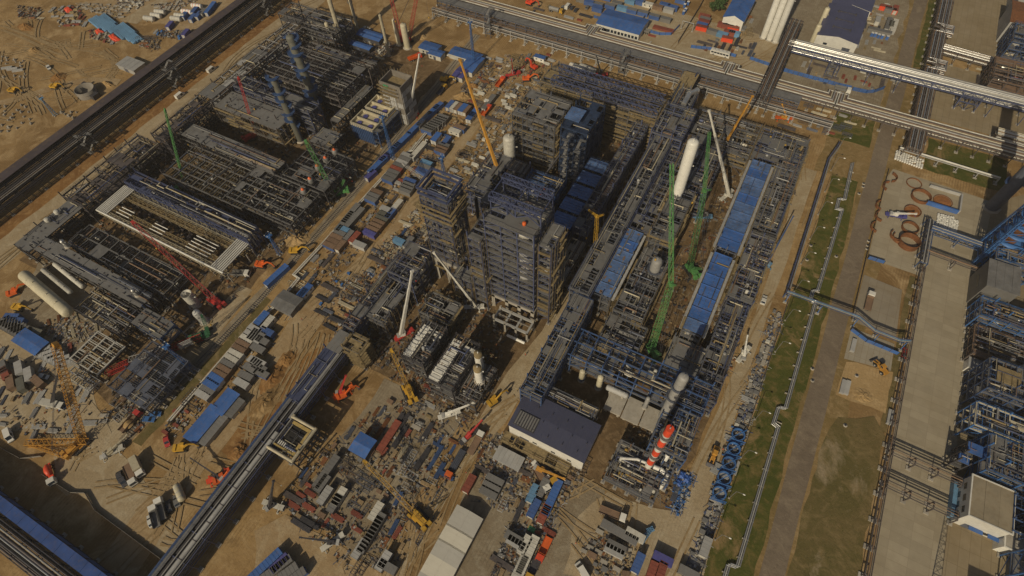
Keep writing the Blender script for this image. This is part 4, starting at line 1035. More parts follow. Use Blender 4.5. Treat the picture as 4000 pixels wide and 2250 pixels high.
steel('west_rack', 'tall open rack of thin steel at the northwest corner of the left plant', -258, -247, 134, 205, [5, 8.5, 12, 15], 5.5, 6, STEELP, [.1, .2, .3, .2], .5, 70, seed=3, dm=GREYL, drums=4)
for i, (a, b) in enumerate(((136, 146), (168, 178))): MB().box(-258, a, 15.3, -248.5, b, 15.5).build('roof_sheet', GREYR, bpy.data.objects['west_rack.002']).matrix_parent_inverse = Matrix.Translation(-bpy.data.objects['west_rack.002'].location)
def flat_roof_rack(name, label, x0, x1, y0, y1, h, lv, m=STEELD, roofm=GREYR, seed=0, holes=True, pipes=20, **k):
    t = steel(name, label, x0, x1, y0, y1, lv + [h], 6, 6, m, [.3] * len(lv) + [0], .35, pipes, seed=seed, **k)
    mb = MB(); W, D = x1 - x0, y1 - y0; n = max(1, int((W if W > D else D) / 6)); r = random.Random(seed)
    for i in range(n):
        if W > D: mb.box(-W / 2 + W * i / n + .02, -D / 2 - .3, h + .02, -W / 2 + W * (i + 1) / n - .02, D / 2 + .3, h + .15)
        else: mb.box(-W / 2 - .3, -D / 2 + D * i / n + .02, h + .02, W / 2 + .3, -D / 2 + D * (i + 1) / n - .02, h + .15)
    mb.build('roof_deck', roofm, t)
    if holes:
        hb = MB()
        for i in range(int(W * D / 14)):
            xx, yy = r.uniform(-W / 2 + 1, W / 2 - 1), r.uniform(-D / 2 + 1, D / 2 - 1); hb.box(xx - .5, yy - .25, h + .16, xx + .5 * r.random(), yy + .25, h + .17 + r.random() * .5)
        hb.build('roof_fittings', STEELD, t)
    return t
flat_roof_rack('roofed_rack', 'grey flat roofed rack beside the west haul road near the frame corner', -264.5, -255.5, 30, 59, 10, [5], seed=4, drums=3)
t = bpy.data.objects['roofed_rack']
for yy in (6, 11): MB().vessel((-1.5, yy - 5, 11.6), 1.2, 1, 'z', 12).build('vent_dome', WHITED, t)
flat_roof_rack('roofed_rack', 'long grey flat roofed rack in front of the big cream vessel', -255, -190, 32.5, 39, 10, [5], seed=5, pipes=40, drums=6)
flat_roof_rack('roofed_rack', 'blue edged roofed rack end over the dark excavation', -188, -172, 26, 33, 10, [5], STEELB, GREYR, 6)
for i, (x, y) in enumerate((O(345, 740, 11), O(168, 618, 11))): column('vent_stack', ('small silver vent stack on the grey roofed rack near the dark excavation', 'small white vent stack on the west end of the grey roofed rack')[i], x, y, 4.5, .9, SILVER, z0=10.2, cat='vent stack')
# white pipe frame: two long trusses, end racks of white pipes
t = thing('truss_pipe_rack', 'long timber coloured truss frame edged with white pipes in the left plant', 'pipe frame', (-213, 69, 0))
for yy in (-7.5, -4, 4, 7.5):
    MB().lattice((-39, yy, 6.5), (39, yy, 6.5), 2.0, 2.0, 26, .2, .13).build('truss', BEIGE if abs(yy) > 5 else SCAFF, t)
    lb = MB()
    for i in range(14): lb.box(-39 + i * 6 - .2, yy - .2, 0, -39 + i * 6 + .2, yy + .2, 5.6)
    lb.build('leg', CONC, t)
MB().tube((-38, -8.4, 8), (39, -8.4, 8), .45, 8).build('white_pipe', WHITE, t)
for xx in (-35, 35):
    for i in range(7): MB().tube((xx + (i - 3) * 1.0, -8, 8.1), (xx + (i - 3) * 1.0, 8, 8.1), .3, 8).build('white_pipe', WHITE, t)
for xx, n in ((-25, 3), (-4, 3), (18, 5), (23, 5)):
    for i in range(n): MB().tube((xx - 4, -5 + i * 1.6, 7.7), (xx + 4, -5 + i * 1.6, 7.7), .22, 8).build('white_pipe', WHITE, t)
eq = MB(); r = random.Random(5)
for i in range(70): xx, yy = r.uniform(-34, 34), r.uniform(-6, 6); eq.box(xx - r.random(), yy - r.random(), 0, xx + r.random() * 1.5, yy + r.random() * 1.5, r.uniform(.5, 3.5))
eq.build('machinery', STEELP, t)
steel('lattice_rack', 'dark blue lattice pipe rack north of the white pipe frame', -248, -174, 77, 84, [5, 9, 12], 6, 3.5, STEELV, [.2, .2, .15], .75, 120, seed=7, joist=1.3, dm=STEELV, drums=10, dmat=[WHITE, STEELV])
steel('steel_structure', 'dark open beam frames between the grey roofed rack and the pipe frame', -246, -188, 41.5, 53, [4.5, 8.5], 6.5, 5.5, STEELD, [.08, .04], .25, 20, False, joist=1.5, seed=8, drums=14, dmat=[WHITED, SILVERD, STEELP])
steel('steel_structure', 'broad open beam floor at the centre of the left plant', -239, -190, 90, 110.5, [5, 9.5], 6.5, 5, STEELP, [.08, .03], .3, 16, False, joist=1.5, seed=9, jm=SCAFF, drums=10)
flat_roof_rack('roofed_rack', 'grey roofed rack across the middle of the left plant', -250, -189, 112, 120, 12, [5, 8.5], STEELD, GRATE, 10, pipes=60)
flat_roof_rack('scaffold_hall', 'large pale grey roof deck on scaffold braces in the left plant', -247, -206, 134.5, 146.5, 13, [4, 8.5], STEELP, GREYR, 11, scaf=.3)
steel('steel_structure', 'purple grey rack behind the large pale roof deck', -245, -196, 148, 156, [5, 9, 13, 16], 6, 4, STEELV, [.4, .4, .4, .5], .4, 60, seed=12, drums=6)
steel('steel_structure', 'big dark open beam hall at the north end of the left plant', -240, -193, 166, 190, [4, 8, 12, 15], 6, 5, STEELP, [.15, .08, .06, .03], .35, 24, True, joist=1.3, seed=13, drums=10)
steel('steel_structure', 'rack with upright posts on the north side of the dark beam hall', -236, -192, 191, 198, [5, 9, 13], 5, 3.5, STEELP, [.3, .3, .4], .5, 60, seed=14)
flat_roof_rack('roofed_rack', 'narrow grey roof deck beside the open top heaters', -192, -187.5, 156, 186, 8, [4], STEELD, GREYR, 15, False)
flat_roof_rack('roofed_rack', 'low steel floor with grey deck panels south of the open top heaters', -190, -178, 138, 148, 10, [5], STEELD, GRATE, 16, False, drums=3)
steel('steel_structure', 'cluster of short dark frames by the green lattice boom', -200, -163, 92, 112, [4, 8, 11], 5, 4.5, STEELD, [.08, .08, .1], .35, 45, joist=1.8, seed=17, drums=16)
steel('steel_structure', 'cluster of dark frames around the orange capped domes', -186, -162, 114, 136, [4, 8, 11], 5, 4.5, STEELD, [.08, .08, .1], .35, 45, joist=1.8, seed=18, drums=14)
for i, (a, b) in enumerate(((790, 70), (700, 150), (620, 230), (545, 360), (475, 470))):
    x, y = T(1, 1, a, b, 12); c_ = column('dome_drum', ('furthest orange capped drum among the dark frames', 'second orange capped drum among the dark frames', 'third orange capped drum among the dark frames', 'fourth capped drum among the dark frames', 'nearest capped drum among the dark frames')[i], x, y, 13, 1.4, GREYR, cat='drum', ladder=False)
    MB().lathe([(.9, 12.7), (.6, 13.5), (.02, 13.9)], (0, 0, 0), 10).build('cap', ORANGE, c_)
steel('steel_structure', 'dark cage of pipes and ladders west of the grey truss roof', -216, -190, 20, 31, [4, 8], 5, 4, STEELD, [.15, .1], .4, 80, False, joist=1.4, seed=19, drums=14, dmat=[WHITED, SILVERD, STEELP])
steel('sloped_structure', 'dark sheeted hall frame beside the concrete road in the lower left', -176, -157, 3, 24, [4, 8], 4.5, 4.5, STEEL, [.1, .2], .3, 14, False, joist=.7, seed=20, dm=STEEL)
t = steel('truss_hall', 'roof frame of white steel beams over dark lattice in the lower left yard', -200.5, -185.5, 4, 17.5, [5.6], 5, 4.5, STEELD, 0, .6, 10, False, joist=1.1, seed=21)
mb = MB()
for i in range(4): mb.box(-7.5 + i * 5 - .3, -6.9, 5.8, -7.5 + i * 5 + .3, 6.9, 6.25)
for i in range(4): mb.box(-7.6, -6.6 + i * 4.4 - .2, 5.85, 7.6, -6.6 + i * 4.4 + .2, 6.2)
for i in range(9): mb.box(-7.5, -6.5 + i * 1.55, 5.9, 7.5, -6.3 + i * 1.55, 6.1)
mb.build('white_roof_beam', WHITED, t)
steel('truss_hall', 'low pale lattice platform in front of the white roof frame', -200, -186, -2, 3, [2.5], 4.5, 2.5, GREYL, 0, .4, 6, False, joist=1.2, seed=22, foot=False)
# heaters, concrete tower, columns
for i, yy in enumerate((158, 170.5)):
    t = thing('heater_box', ('southern open top heater box with violet fans', 'northern open top heater box with violet fans beside the concrete tower')[i], 'heater', (-173.5, yy + 4.5, 0))
    MB().box(-6.5, -5, 0, 6.5, 5, 8.3).build('casing', STEELB, t); b = MB(); b.box(-6.4, -4.9, 8.31, 6.4, 4.9, 8.5)
    for s_ in (-1, 1): b.box(-7, s_ * 5.0 - .3, 8.5, 7, s_ * 5.0 + .3, 10.2); b.box(s_ * 6.7 - .3, -4.7, 8.5, s_ * 6.7 + .3, 4.7, 10.19)
    b.box(-6.4, -.3, 8.5, 6.4, .3, 9.8); b.build('rim', BEIGE, t)
    rb = MB()
    for k in range(12):
        for s_ in (-1, 1): rb.box(-6.8 + k * 1.2, s_ * 5.35 - .1, 0, -6.6 + k * 1.2, s_ * 5.35 + .1, 10.2)
    rb.build('rib', STEELB, t)
    for fx in (-3.3, 3.3):
        for fy in (-2.6, 2.6): MB().tube((fx, fy, 8.6), (fx, fy, 9.1), 1.3, 14).build('fan', CABV, t)
steel('steel_structure', 'blue steel stair frame on the road side of the open top heaters', -167, -163.5, 157, 181, [3, 6, 9], 3, 6, STEELB, [.4, .4, .4], .5, 16, seed=24)
t = thing('concrete_tower', 'pale panelled concrete tower with scaffold on its top and west side', 'building', (-166.5, 181.5, 0))
b = MB(); b.box(-6, -5, 0, 6, 5, 20)
for s_ in (-1, 1): b.box(-6.2, s_ * 5 - .25, 20, 6.2, s_ * 5 + .25, 23.5); b.box(s_ * 6 - .25, -4.7, 20, s_ * 6 + .25, 4.7, 23.49)
b.build('wall', CONCD, t)
pn = MB(); r = random.Random(3)
for k in range(6):
    for j in range(3):
        if r.random() < .75: pn.box(6.05, -4.7 + j * 3.2, .6 + k * 3.3, 6.22, -1.8 + j * 3.2, 3.4 + k * 3.3)
        if r.random() < .75: pn.box(-5.7 + j * 3.9, -5.22, .6 + k * 3.3, -2.2 + j * 3.9, -5.05, 3.4 + k * 3.3)
pn.build('wall_panel', GREYL, t)
sc = MB()
for k in range(10):
    sc.box(-7.4, -6.6, 2 + k * 2.2, -2 + 6 * (k > 6), -5.6, 2.08 + k * 2.2); sc.box(-7.4, -5, 2 + k * 2.2, -6.4, 5, 2.08 + k * 2.2)
for i in range(7): sc.bar((-7.3 + i * 2.2, -6.5, 0), (-7.3 + i * 2.2, -6.5, 24.5), .1); sc.bar((-7.3, -6.5 + i * 2, 0), (-7.3, -6.5 + i * 2, 24.5), .1); sc.box(-6 + i * 2 - .12, 5.1, 20, -6 + i * 2 + .12, 5.3, 25)
sc.build('scaffold', SCAFF, t); MB().box(-4, -5.6, 20.5, -1, -5.2, 22.5).build('green_net', TARPG, t); MB().box(-5.6, -4.6, 19.9, 5.6, 4.6, 20.05).build('top_slab', SCAFF, t)
P1 = [(z, a, a + 200) for z, a in ((10, 0), (14, 120), (18, 240), (22, 0), (26, 120), (30, 240), (34, 60), (38, 180), (42, 300), (45, 0))]
column('tall_column', 'tallest olive column wrapped in blue ring platforms in the left plant', -206, 162, 47, 2.0, OLIVE, P1, STEELB, 1.9)
column('tall_column', 'shorter olive column wrapped in blue ring platforms beside the tallest one', -204, 143, 37, 1.6, OLIVE, [(z, a, a + 210) for z, a, _ in P1[:8]], STEELB, 1.6)
for i, (a, b, h, rd) in enumerate(((850, 480, 14, 1.5), (790, 500, 17, 1.1), (690, 480, 15, .7), (640, 460, 15, .6), (600, 450, 14, .55), (550, 430, 11, .55))):
    x, y = T(0, 1, a, b); column('vent_column', ('thick short tan stack at the east end of the stack row', 'tall tan stack second from the east in the stack row', 'thin tan stack third from the east in the stack row', 'thin tan stack fourth from the east in the stack row', 'thin tan stack second from the west in the stack row', 'lowest thin tan stack at the west end of the row')[i], x, y, h, rd, BEIGE, cat='stack', skirt=0)
for nm, a, b, h, rd in (('slim knobbly tan flare stack behind the stack row', 880, 470, 33, 1.2), ('slim tan flare stack further from the stack row', 1030, 320, 30, .9), ('slim leaning tan pole column between the red crane and the plant', 1340, 560, 25, .75), ('thicker cream column of the pair by the red crane', 1525, 480, 15, 1.8), ('thinner cream column of the pair by the red crane', 1440, 450, 16, 1.3)):
    x, y = T(0, 1, a, b); column('flare_column', nm, x, y, h, rd, BEIGE if h > 20 else CREAM, [(h * .3, 0, 120), (h * .6, 90, 220)] if h > 20 else (), GRATE, .8, cat='stack')
steel('steel_structure', 'dark rack crossing the road at the top left of the left plant', -272, -228, 212, 224, [5, 9, 13], 6, 6, STEELD, [.3, .3, .3], .4, 80, seed=25, drums=8)
steel('steel_structure', 'dark frame with hopper boxes and a small grey roof north of the stacks', -250, -226, 205, 212, [6, 11, 15], 6, 3.5, STEELD, [.3, .3, .3], .5, 40, seed=26, drums=6, dmat=[GREYL])
# cream horizontal vessels in the lower left
drum_h('horizontal_vessel', 'largest cream horizontal vessel in the lower left plant', -237.5, 20, 4.2, 2.4, 35, 'x', CREAM).rotation_euler = (0, 0, -.12)
for i, (dx, dy) in enumerate(((0, 7), (2, 11.5))):
    drum_h('horizontal_vessel', ('slim dusty white vessel beside the largest cream vessel', 'slim dusty white vessel next to the grey roofed rack')[i], -240 + dx, 19.5 + dy, 3, 1.1, 22, 'x', WHITED).rotation_euler = (0, 0, -.12)
column('column_section', 'open white column shell standing unfinished by the red lattice boom', *O(492, 765), 8, 2.1, WHITED, dome=False, cat='column section', ladder=False)
column('column_section', 'small white domed vessel lifted beside the open white shell', *O(506, 800, 3), 8, 1.5, WHITE, cat='vessel', ladder=False)
# ================================================================== NORTH RACKS
rack('north_walkway', 'dark grey covered cable bridge along the north edge of the plants', (-198, 268.5), (12, 268.5), 4, [5.5, 9.8], 6.5, STEEL, 4, [STEELP, BROWN], 2.4, 0, seed=31, cover=GRATE)
rack('concrete_leg_rack', 'low pipe rack on pale concrete legs along the north walkway', (-200, 264.3), (30, 264.3), 2.6, [4, 6.2], 9, GREYL, 3, [STEELD, SILVERD, BROWN], seed=32, rad=(.12, .24))
rack('insulated_pipe_rack', 'wide rack of silver and brown insulated pipes with loops', (-205, 280), (128, 280), 8, [5.2, 7.2], 7, STEELP, 8, [WHITED, BROWN, SILVERD, STEELP, CREAM, BROWN, STEELP, WHITED], True, 0, seed=33, rad=(.18, .32), loops=((100, 5, 1), (178, 5, 1), (233, 5, 1)))
for i, (x, h) in enumerate(((-160.5, 15), (-78, 13))): stair_tower(('stair tower on the western part of the north walkway', 'stair tower under the raised middle of the north walkway')[i], x, 263.5, h, 3.4, 6, STEEL)
rack('cross_rack', 'dark brown pipe rack running north beside the white columns', (-5, 262), (-5, 332), 7, [6, 9, 12], 6, STEELD, 8, [BROWN, STEELP, SILVERD], True, seed=35)
rack('silver_pipe_rack', 'bright silver pipe rack on tall blue trestles at the top right', (-4, 313), (125, 313.5), 7.5, [7.5, 10.2], 14, STEELV, 9, [SILVER, SILVERD, WHITED, SILVER], True, 0, seed=36, rad=(.25, .42), lean=True)
stair_tower('stair tower halfway under the silver pipe rack', 21, 308, 10, 4, 6, STEELV)
rack('brown_rack', 'broad brown pipe rack running north on the right of the asphalt road', (67, 262), (67, 460), 7, [4.5, 6.5], 7, STEELP, 9, [BROWN, SILVERD, STEELP, SILVER], seed=37, rad=(.15, .3), loops=((70, 6, -1), (105, 5, -1)))
rack('east_rack', 'pipe rack with pale pipes east of the brown rack at the top right', (70, 349), (140, 344), 6, [5, 7], 8, STEELP, 7, [SILVER, WHITED, BROWN], seed=38)
rack('east_rack', 'looped pale pipe rack passing the dark shadowed plant on the right', (100, 292), (150, 291), 6, [4, 6], 8, STEELP, 8, [SILVER, WHITED, BROWN, CREAM], seed=39)
for i, x in enumerate((82, 128)): steel('trestle', ('blue lattice trestle under the silver pipe rack near the brown rack', 'blue lattice trestle under the far right end of the silver rack')[i], x, x + 9, 310, 316.5, [4.5, 8], 4.5, 6, STEELV, 0, .9, 4, False, seed=40 + i)
for i, (px_, n) in enumerate(((1925, 3),)):
    for k, (a, b) in enumerate(((1920, 95), (1935, 100), (1950, 105))): column('white_column', ('leftmost of the three tall white columns at the top', 'middle one of the three tall white columns at the top', 'rightmost of the three tall white columns at the top')[k], *O(a, b), 34, 1.7, WHITE, cat='column')
for i, (a, b, h) in enumerate(((2040, 112, 12), (2057, 78, 14))): column('small_column', ('nearer cream vessel beside the slate roofed hall', 'further cream vessel beside the slate roofed hall')[i], *O(a, b), h, 1.4, CREAM, cat='vessel')
# ================================================================== CENTRE PLANT
t = steel('reactor_tower', 'tallest blue steel reactor tower with many floors in the centre', -69.5, -51, 102, 117, [9, 12.5, 16, 19.5, 23, 26.5, 30, 33.5, 37, 40.5, 44, 47.5, 51, 54], 6, 5, STEELV, [.5, .5] + [.4, .3, .45] * 3 + [.4, .35] + [.7], .75, 100, joist=1.6, seed=50, drums=40, dmat=[GREYL, STEELV, SILVERD, SCAFF], dm=GRATE)
for k, z in enumerate((50, 40.5, 36, 30.5, 26)): MB().lathe([(2.9, 0), (3.05, .9), (2.9, 2.0), (2.4, 2.6), (.1, 2.7)], (4.2, -3.9, z), 18).build('drum_shell', GREYL if k else WHITED, t)
MB().box(-1.5, -7.2, 54.2, 8.8, 3, 54.5).build('roof_slab', GREYR, t)
cr = MB()
for s_ in (-1, 1): cr.lattice((-9.2, s_ * 4.5 + 2, 60.5), (9.2, s_ * 4.5 + 2, 60.5), 2.2, 2.2, 8, .28, .2)
for x in (-9.2, 0, 9.2):
    cr.bar((x, -2.5, 60.5), (x, 6.5, 60.5), .3)
    for y in (-2.5, 6.5): cr.bar((x, y, 54), (x, y, 61.5), .4)
for x in (-9.2, 0): cr.bar((x, -2.5, 54.5), (x + 9.2, -2.5, 60.5), .25); cr.bar((x + 9.2, -2.5, 54.5), (x, -2.5, 60.5), .25)
cr.build('crown_truss', STEELV, t)
MB().vessel((4, -4, 55), .7, .8, 'z', 10).build('red_cap', ORANGE, t)
lg = MB()
for x in (-8.6, -2.5, 3, 8.8):
    for y in (-7.2, 7): lg.box(x - .7, y - .7, 0, x + .7, y + .7, 8.4)
lg.box(-9.6, -7.9, 7, 9.7, 7.8, 8.38); lg.build('concrete_base', CONC, t)
steel('side_tower', 'scaffolded stair side of the tallest reactor tower on its right', -50, -45.5, 104, 114, [5, 9, 13, 17, 21, 25, 29, 33, 37, 41, 45, 49], 4.5, 5, STEELV, .7, .5, 40, seed=51, scaf=.22, drums=6)
steel('side_tower', 'lower left wing of the tallest reactor tower', -75, -70, 99, 112, [5, 9, 13, 17, 21, 25, 29, 33, 37, 41, 45], 5, 4.5, STEELV, .75, .5, 40, seed=52, drums=8, scaf=.12)
t = steel('concrete_table', 'pale concrete portal frame at the foot of the tallest tower', -64, -49.6, 93.6, 99, [6], 4.8, 5.4, CONC, 0, 0, 2, False, col=.8, joist=5, seed=53)
mb = MB()
for x in (-7.2, -2.4, 2.4, 7.2): mb.box(x - .4, -2.7, 5.1, x + .4, 2.7, 6.1)
for y in (-2.7, 2.7): mb.box(-7.6, y - .4, 5.12, 7.6, y + .4, 6.08)
mb.build('concrete_beam', GREYL, t)
drum_h('pipe_section', 'shiny white pipe lying at the foot of the concrete portal frame', -53.5, 91.5, 1.2, .6, 8, 'x', WHITE, cat='pipe', saddle=False)
t = steel('scaffold_tower', 'second tallest tower on concrete arches wrapped in scaffold boards', -96.5, -85, 103.5, 113, [15, 19, 23, 27, 31, 35, 39, 43, 47, 50], 5.7, 4.7, STEELV, .42, .7, 90, seed=54, drums=14, scaf=.07, dmat=[SCAFY, GREYL, SCAFF, STEEL])
lg = MB()
for x in (-5.4, 0, 5.4):
    for y in (-4.4, 4.4): lg.box(x - .75, y - .6, 0, x + .75, y + .6, 14.4)
for y in (-4.4, 4.4): lg.box(-6.2, y - .62, 12.6, 6.2, y + .62, 14.42)
lg.build('concrete_arch', CONC, t)
cr = MB()
for z in (52.5, 55): 
    for s_ in (-1, 1): cr.bar((-6, s_ * 5, z), (6, s_ * 5, z), .8, .5); cr.bar((s_ * 6, -5, z), (s_ * 6, 5, z), .8, .5)
cr.build('crown_beam', STEELV, t)
sb = MB()
for k in range(3):
    for s_ in (-1, 1): sb.box(-7.4, s_ * 5.8 - .35, 42 + k * 2.6, 7.4, s_ * 5.8 + .35, 42.15 + k * 2.6); sb.box(s_ * 7 - .35, -5.4, 42 + k * 2.6, s_ * 7 + .35, 5.4, 42.15 + k * 2.6)
sb.build('scaffold_ring', SCAFF, t)
steel('steel_structure', 'dark steel frame at the left foot of the scaffolded tower', -108, -97, 88, 104, [5, 9, 13, 17], 5, 5, STEELV, .3, .6, 50, seed=55, drums=6)
steel('steel_structure', 'dark steel frame between the two towers at their feet', -84, -76, 98, 112, [5, 9, 13, 17], 4, 5, STEELV, .45, .5, 40, seed=56, drums=6, scaf=.2)
steel('steel_structure', 'small scaffolded equipment frame with a boarded roof below the towers', -90, -77, 81, 91, [4, 7, 10], 4.3, 5, STEEL, [.4, .4, .55], .4, 40, seed=57, scaf=.35, drums=8, dm=GREYR)
steel('steel_structure', 'twin decked frames left of the boarded equipment frame', -107, -99, 70, 98, [4, 8, 11], 4, 4.6, STEEL, [.4, .4, .5], .4, 60, seed=58, scaf=.1, drums=8)
for i, (a, b, h) in enumerate(((1165, 470, 44), (1205, 455, 42), (1222, 490, 40))):
    column('dark_pole', ('left dark slim column behind the scaffolded tower', 'middle dark slim column behind the scaffolded tower', 'right dark slim column behind the scaffolded tower')[i], *O(1180 + i * 30, 600 + 5 * i), 30 - i * 2, .7, STEELD, cat='column')
# north centre
t = steel('reactor_block', 'scaffolded block with yellow boards beside the big white vessel', -100, -79, 178, 196, [5, 9, 13, 17, 21, 25, 29], 5.2, 4.6, STEEL, [.4, .4, .4, .4, .4, .4, .5], .45, 120, seed=60, scaf=.32, drums=24, dmat=[SCAFF, STEEL, GREYL])
column('white_vessel', 'big white domed vessel at the left of the scaffolded block', -98.5, 171.5, 22, 2.7, WHITED, cat='vessel', sm=CONC, skirt=3)
t = steel('clad_tower', 'tall dark blue clad tower with a blue canopy on top', -76, -64, 178, 198, [6, 11, 16, 21, 26, 31], 6, 5, NAVYB, [.7] * 6, .6, 40, seed=61, drums=10, dm=NAVYB)
MB().box(-5.6, -9.6, 0, 1, 9.6, 27).box(1.1, -4, 0, 5.6, 9.6, 21).build('cladding', NAVYB, t)
mb = MB()
for i in range(6): mb.box(-5.8, -8 + i * 1.4, 34, 1, -6.7 + i * 1.4, 34.15)
mb.build('canopy', BLUEW, t)
stair_tower('tall dark stair tower in front of the dark blue clad tower', -70, 172, 33, 3, 6, NAVYB); stair_tower('second dark stair tower beside the clad tower stair', -64.5, 172, 30, 3, 6, NAVYB)
t = steel('north_block', 'long seven storey frame with boarded floors facing south', -103, -44, 213, 225, [3, 6, 9, 12, 15, 18, 21], 6.5, 4, STEEL, [.6] * 6 + [.35], .25, 100, seed=62, scaf=.8, dm=SCAFF, drums=30)
t2 = MB()
for s_ in (-1, 1): t2.lattice((-24, s_ * 4.5, 23), (29, s_ * 4.5, 23), 3.2, 3.2, 14, .3, .22)
t2.build('roof_truss', STEELV, t)
steel('north_block', 'low stepped steel frame at the left end of the boarded frame', -104, -86, 226, 236, [4, 8, 12, 16], 6, 5, STEEL, .3, .4, 40, seed=63)
steel('north_block', 'blue grey steel block between the boarded frame and the long rack', -43, -29, 204, 226, [4, 8, 12, 16, 20], 4.6, 5, STEELV, .4, .6, 100, seed=64, joist=1.4, drums=14)
flat_roof_rack('link_bridge', 'tan decked link bridge between the north block and walkway', -45, -38, 227, 262, 13, [5, 9], STEEL, SCAFF, 65, False)
t = steel('cooler_bank', 'row of dark blue air cooler bays left of the main haul road', -63, -53.5, 122, 184, [5, 10, 14], 4.8, 5.2, NAVYB, [.5, .5, 0], .4, 60, seed=66, scaf=.0)
mb = MB()
for i in range(7):
    for k in range(5): mb.box(-4.6, -30 + i * 8.7 + k * 1.45, 14.6, 4.6, -30 + i * 8.7 + k * 1.45 + 1.3, 14.8 + .05 * (k % 2))
mb.build('louvre_roof', BLUEW, t)
steel('long_structure', 'long dark steel frame along the left edge of the main haul road', -53, -46.5, 142, 211, [4, 8, 12, 16], 3.3, 5.5, STEELV, [.3, .3, .35, .3], .5, 140, seed=67, joist=1.4, drums=24, dmat=[STEEL, SILVERD, WHITED])
steel('long_structure', 'low concrete coloured deck along the shaded haul road', -53, -46.5, 112, 141, [5, 9], 3.3, 5.5, STEEL, [.7, .8], .3, 40, seed=68, dm=CONC)
steel('exchanger_structure', 'blue lattice frame holding pale pipes behind the tallest tower', -84, -67, 124, 166, [5, 9, 12], 5.5, 6, STEELB, [.25, .25, .15], .6, 120, seed=69, drums=24, joist=1.6, dmat=[CREAM, WHITED, STEEL, ORANGE])
steel('exchanger_structure', 'equipment frames with beige deck left of the cooler bays', -106, -86, 140, 168, [4, 8, 12], 5, 6, STEELV, [.3, .3, .3], .4, 90, seed=70, drums=20, dmat=[WHITED, STEEL, SCAFF])
steel('exchanger_structure', 'dark low frames directly behind the tallest tower', -84, -65, 118, 124, [4, 8, 12, 16], 5, 6, STEELV, .35, .5, 50, seed=71, drums=8)
# long rack and the east rows
t = steel('spine_rack', 'longest straight pipe rack running up the middle of the plant', -41, -33.5, 113, 243, [6, 10, 14, 17], 3.75, 6.5, STEEL, [.3, .3, .35, .25], .4, 260, seed=72, joist=1.6, drums=60, dmat=[STEEL, GREYR, SILVERD, GREYL])
mb = MB()
for s_ in (-1, 1): mb.box(s_ * 3.6 - .55, -65, 17.1, s_ * 3.6 + .55, 65, 17.25)
mb.build('side_walkway', GRATE, t); t3 = MB()
for s_ in (-1, 1): t3.lattice((s_ * 3.7, -65, 15.6), (s_ * 3.7, 65, 15.6), 1.6, 1.6, 44, .22, .15)
t3.build('side_truss', STEELV, t)
MB().path([(1, 52, 19), (1, 60, 19), (3, 66, 17), (3, 70, 8)], 1.3, 12).build('shiny_duct', SILVER, t)
t = steel('spine_rack', 'blue end of the spine rack bending south past the slate roof', -39, -31, 68, 112, [5, 9, 13, 16], 4, 5.5, STEELB, [.3, .3, .4, .4], .6, 100, seed=73, joist=1.4, drums=12)
MB().box(-1.2, 2, 16.12, 1.2, 22, 16.3).build('walkway', GREYR, t)
def cooler(label, x0, x1, y0, y1, h, sd, patch=0, lv=(5, 10)):
    t = steel('air_cooler_row', label, x0, x1, y0, y1, list(lv) + [h], (x1 - x0) / 2, 5.5, STEEL, [.4, .5, 0], .5, 40, seed=sd, drums=10, scaf=.08, cat='air cooler')
    W, D = x1 - x0, y1 - y0; r = random.Random(sd); n = max(1, round(D / 5.6))
    for i in range(n):
        mb = MB(); a = -D / 2 + D * i / n + .28; b = -D / 2 + D * (i + 1) / n - .28; k = 6
        for j in range(k): mb.box(-W / 2, a + (b - a) * j / k + .02, h + .5, W / 2, a + (b - a) * (j + 1) / k - .02, h + .66 + .05 * (j % 2))
        mb.box(-W / 2 - .1, b - .2, h + .5, W / 2 + .1, b + .05, h + .95); mb.build('roof_bay', (BLUER, BLUEW)[r.random() < .45 + patch], t)
        if patch:
            pb = MB()
            for q in range(r.randint(1, 3)): xx, yy = r.uniform(-W / 2, W / 2 - 1.3), r.uniform(a, b - 1.2); pb.box(xx, yy, h + .72, xx + r.uniform(.5, 1.3), yy + r.uniform(.4, 1.2), h + .76)
            pb.build('dirt_patch', BROWN, t)
    sk = MB()
    for s_ in (-1, 1): sk.box(s_ * (W / 2 + .9) - .5, -D / 2, h - .4, s_ * (W / 2 + .9) + .5, D / 2, h - .3)
    sk.build('side_walkway', GREYL, t); return t
cooler('blue roofed cooler row with brown patches right of the spine rack', -33.2, -26, 117, 152, 14, 80, .2)
steel('grid_structure', 'regular grid of square bays behind the patched blue roof', -32.5, -24, 153, 216, [5, 10, 14], 2.9, 3.9, STEELV, [.3, .4, .18], .3, 80, seed=81, drums=30, dmat=[SCAFF, GREYR, STEEL, SCAFY], joist=3)
cooler('nearest blue roofed cooler row on the east side', 2.5, 9.5, 117, 156, 14, 82)
cooler('far blue roofed cooler row on the east side', 2.2, 10.3, 159, 213, 14, 83)
flat_roof_rack('steel_structure', 'pale decked platform at the near end of the blue cooler row', 1, 13, 103, 116, 9, [4.5], STEEL, GREYR, 84, True, 30, scaf=.2)
steel('equipment_structure', 'scaffolded equipment frames along the east haul road in the north', 12.5, 22.5, 176, 235, [4, 8, 11], 5, 5.5, STEEL, [.35, .4, .4], .3, 160, seed=85, scaf=.3, drums=40, dmat=[SCAFY, GREYL, STEELV, SCAFF], dm=GREYR, joist=1.5, jm=STEEL)
steel('equipment_structure', 'frames with white domed vessels along the east haul road', 13, 22.5, 141, 175, [4, 8, 11], 4.6, 5.5, STEELV, [.35, .4, .35], .45, 120, seed=86, scaf=.2, jm=STEELV, dm=GREYR, drums=40, dmat=[WHITED, GREYL, SILVER, SCAFF], joist=1.5)
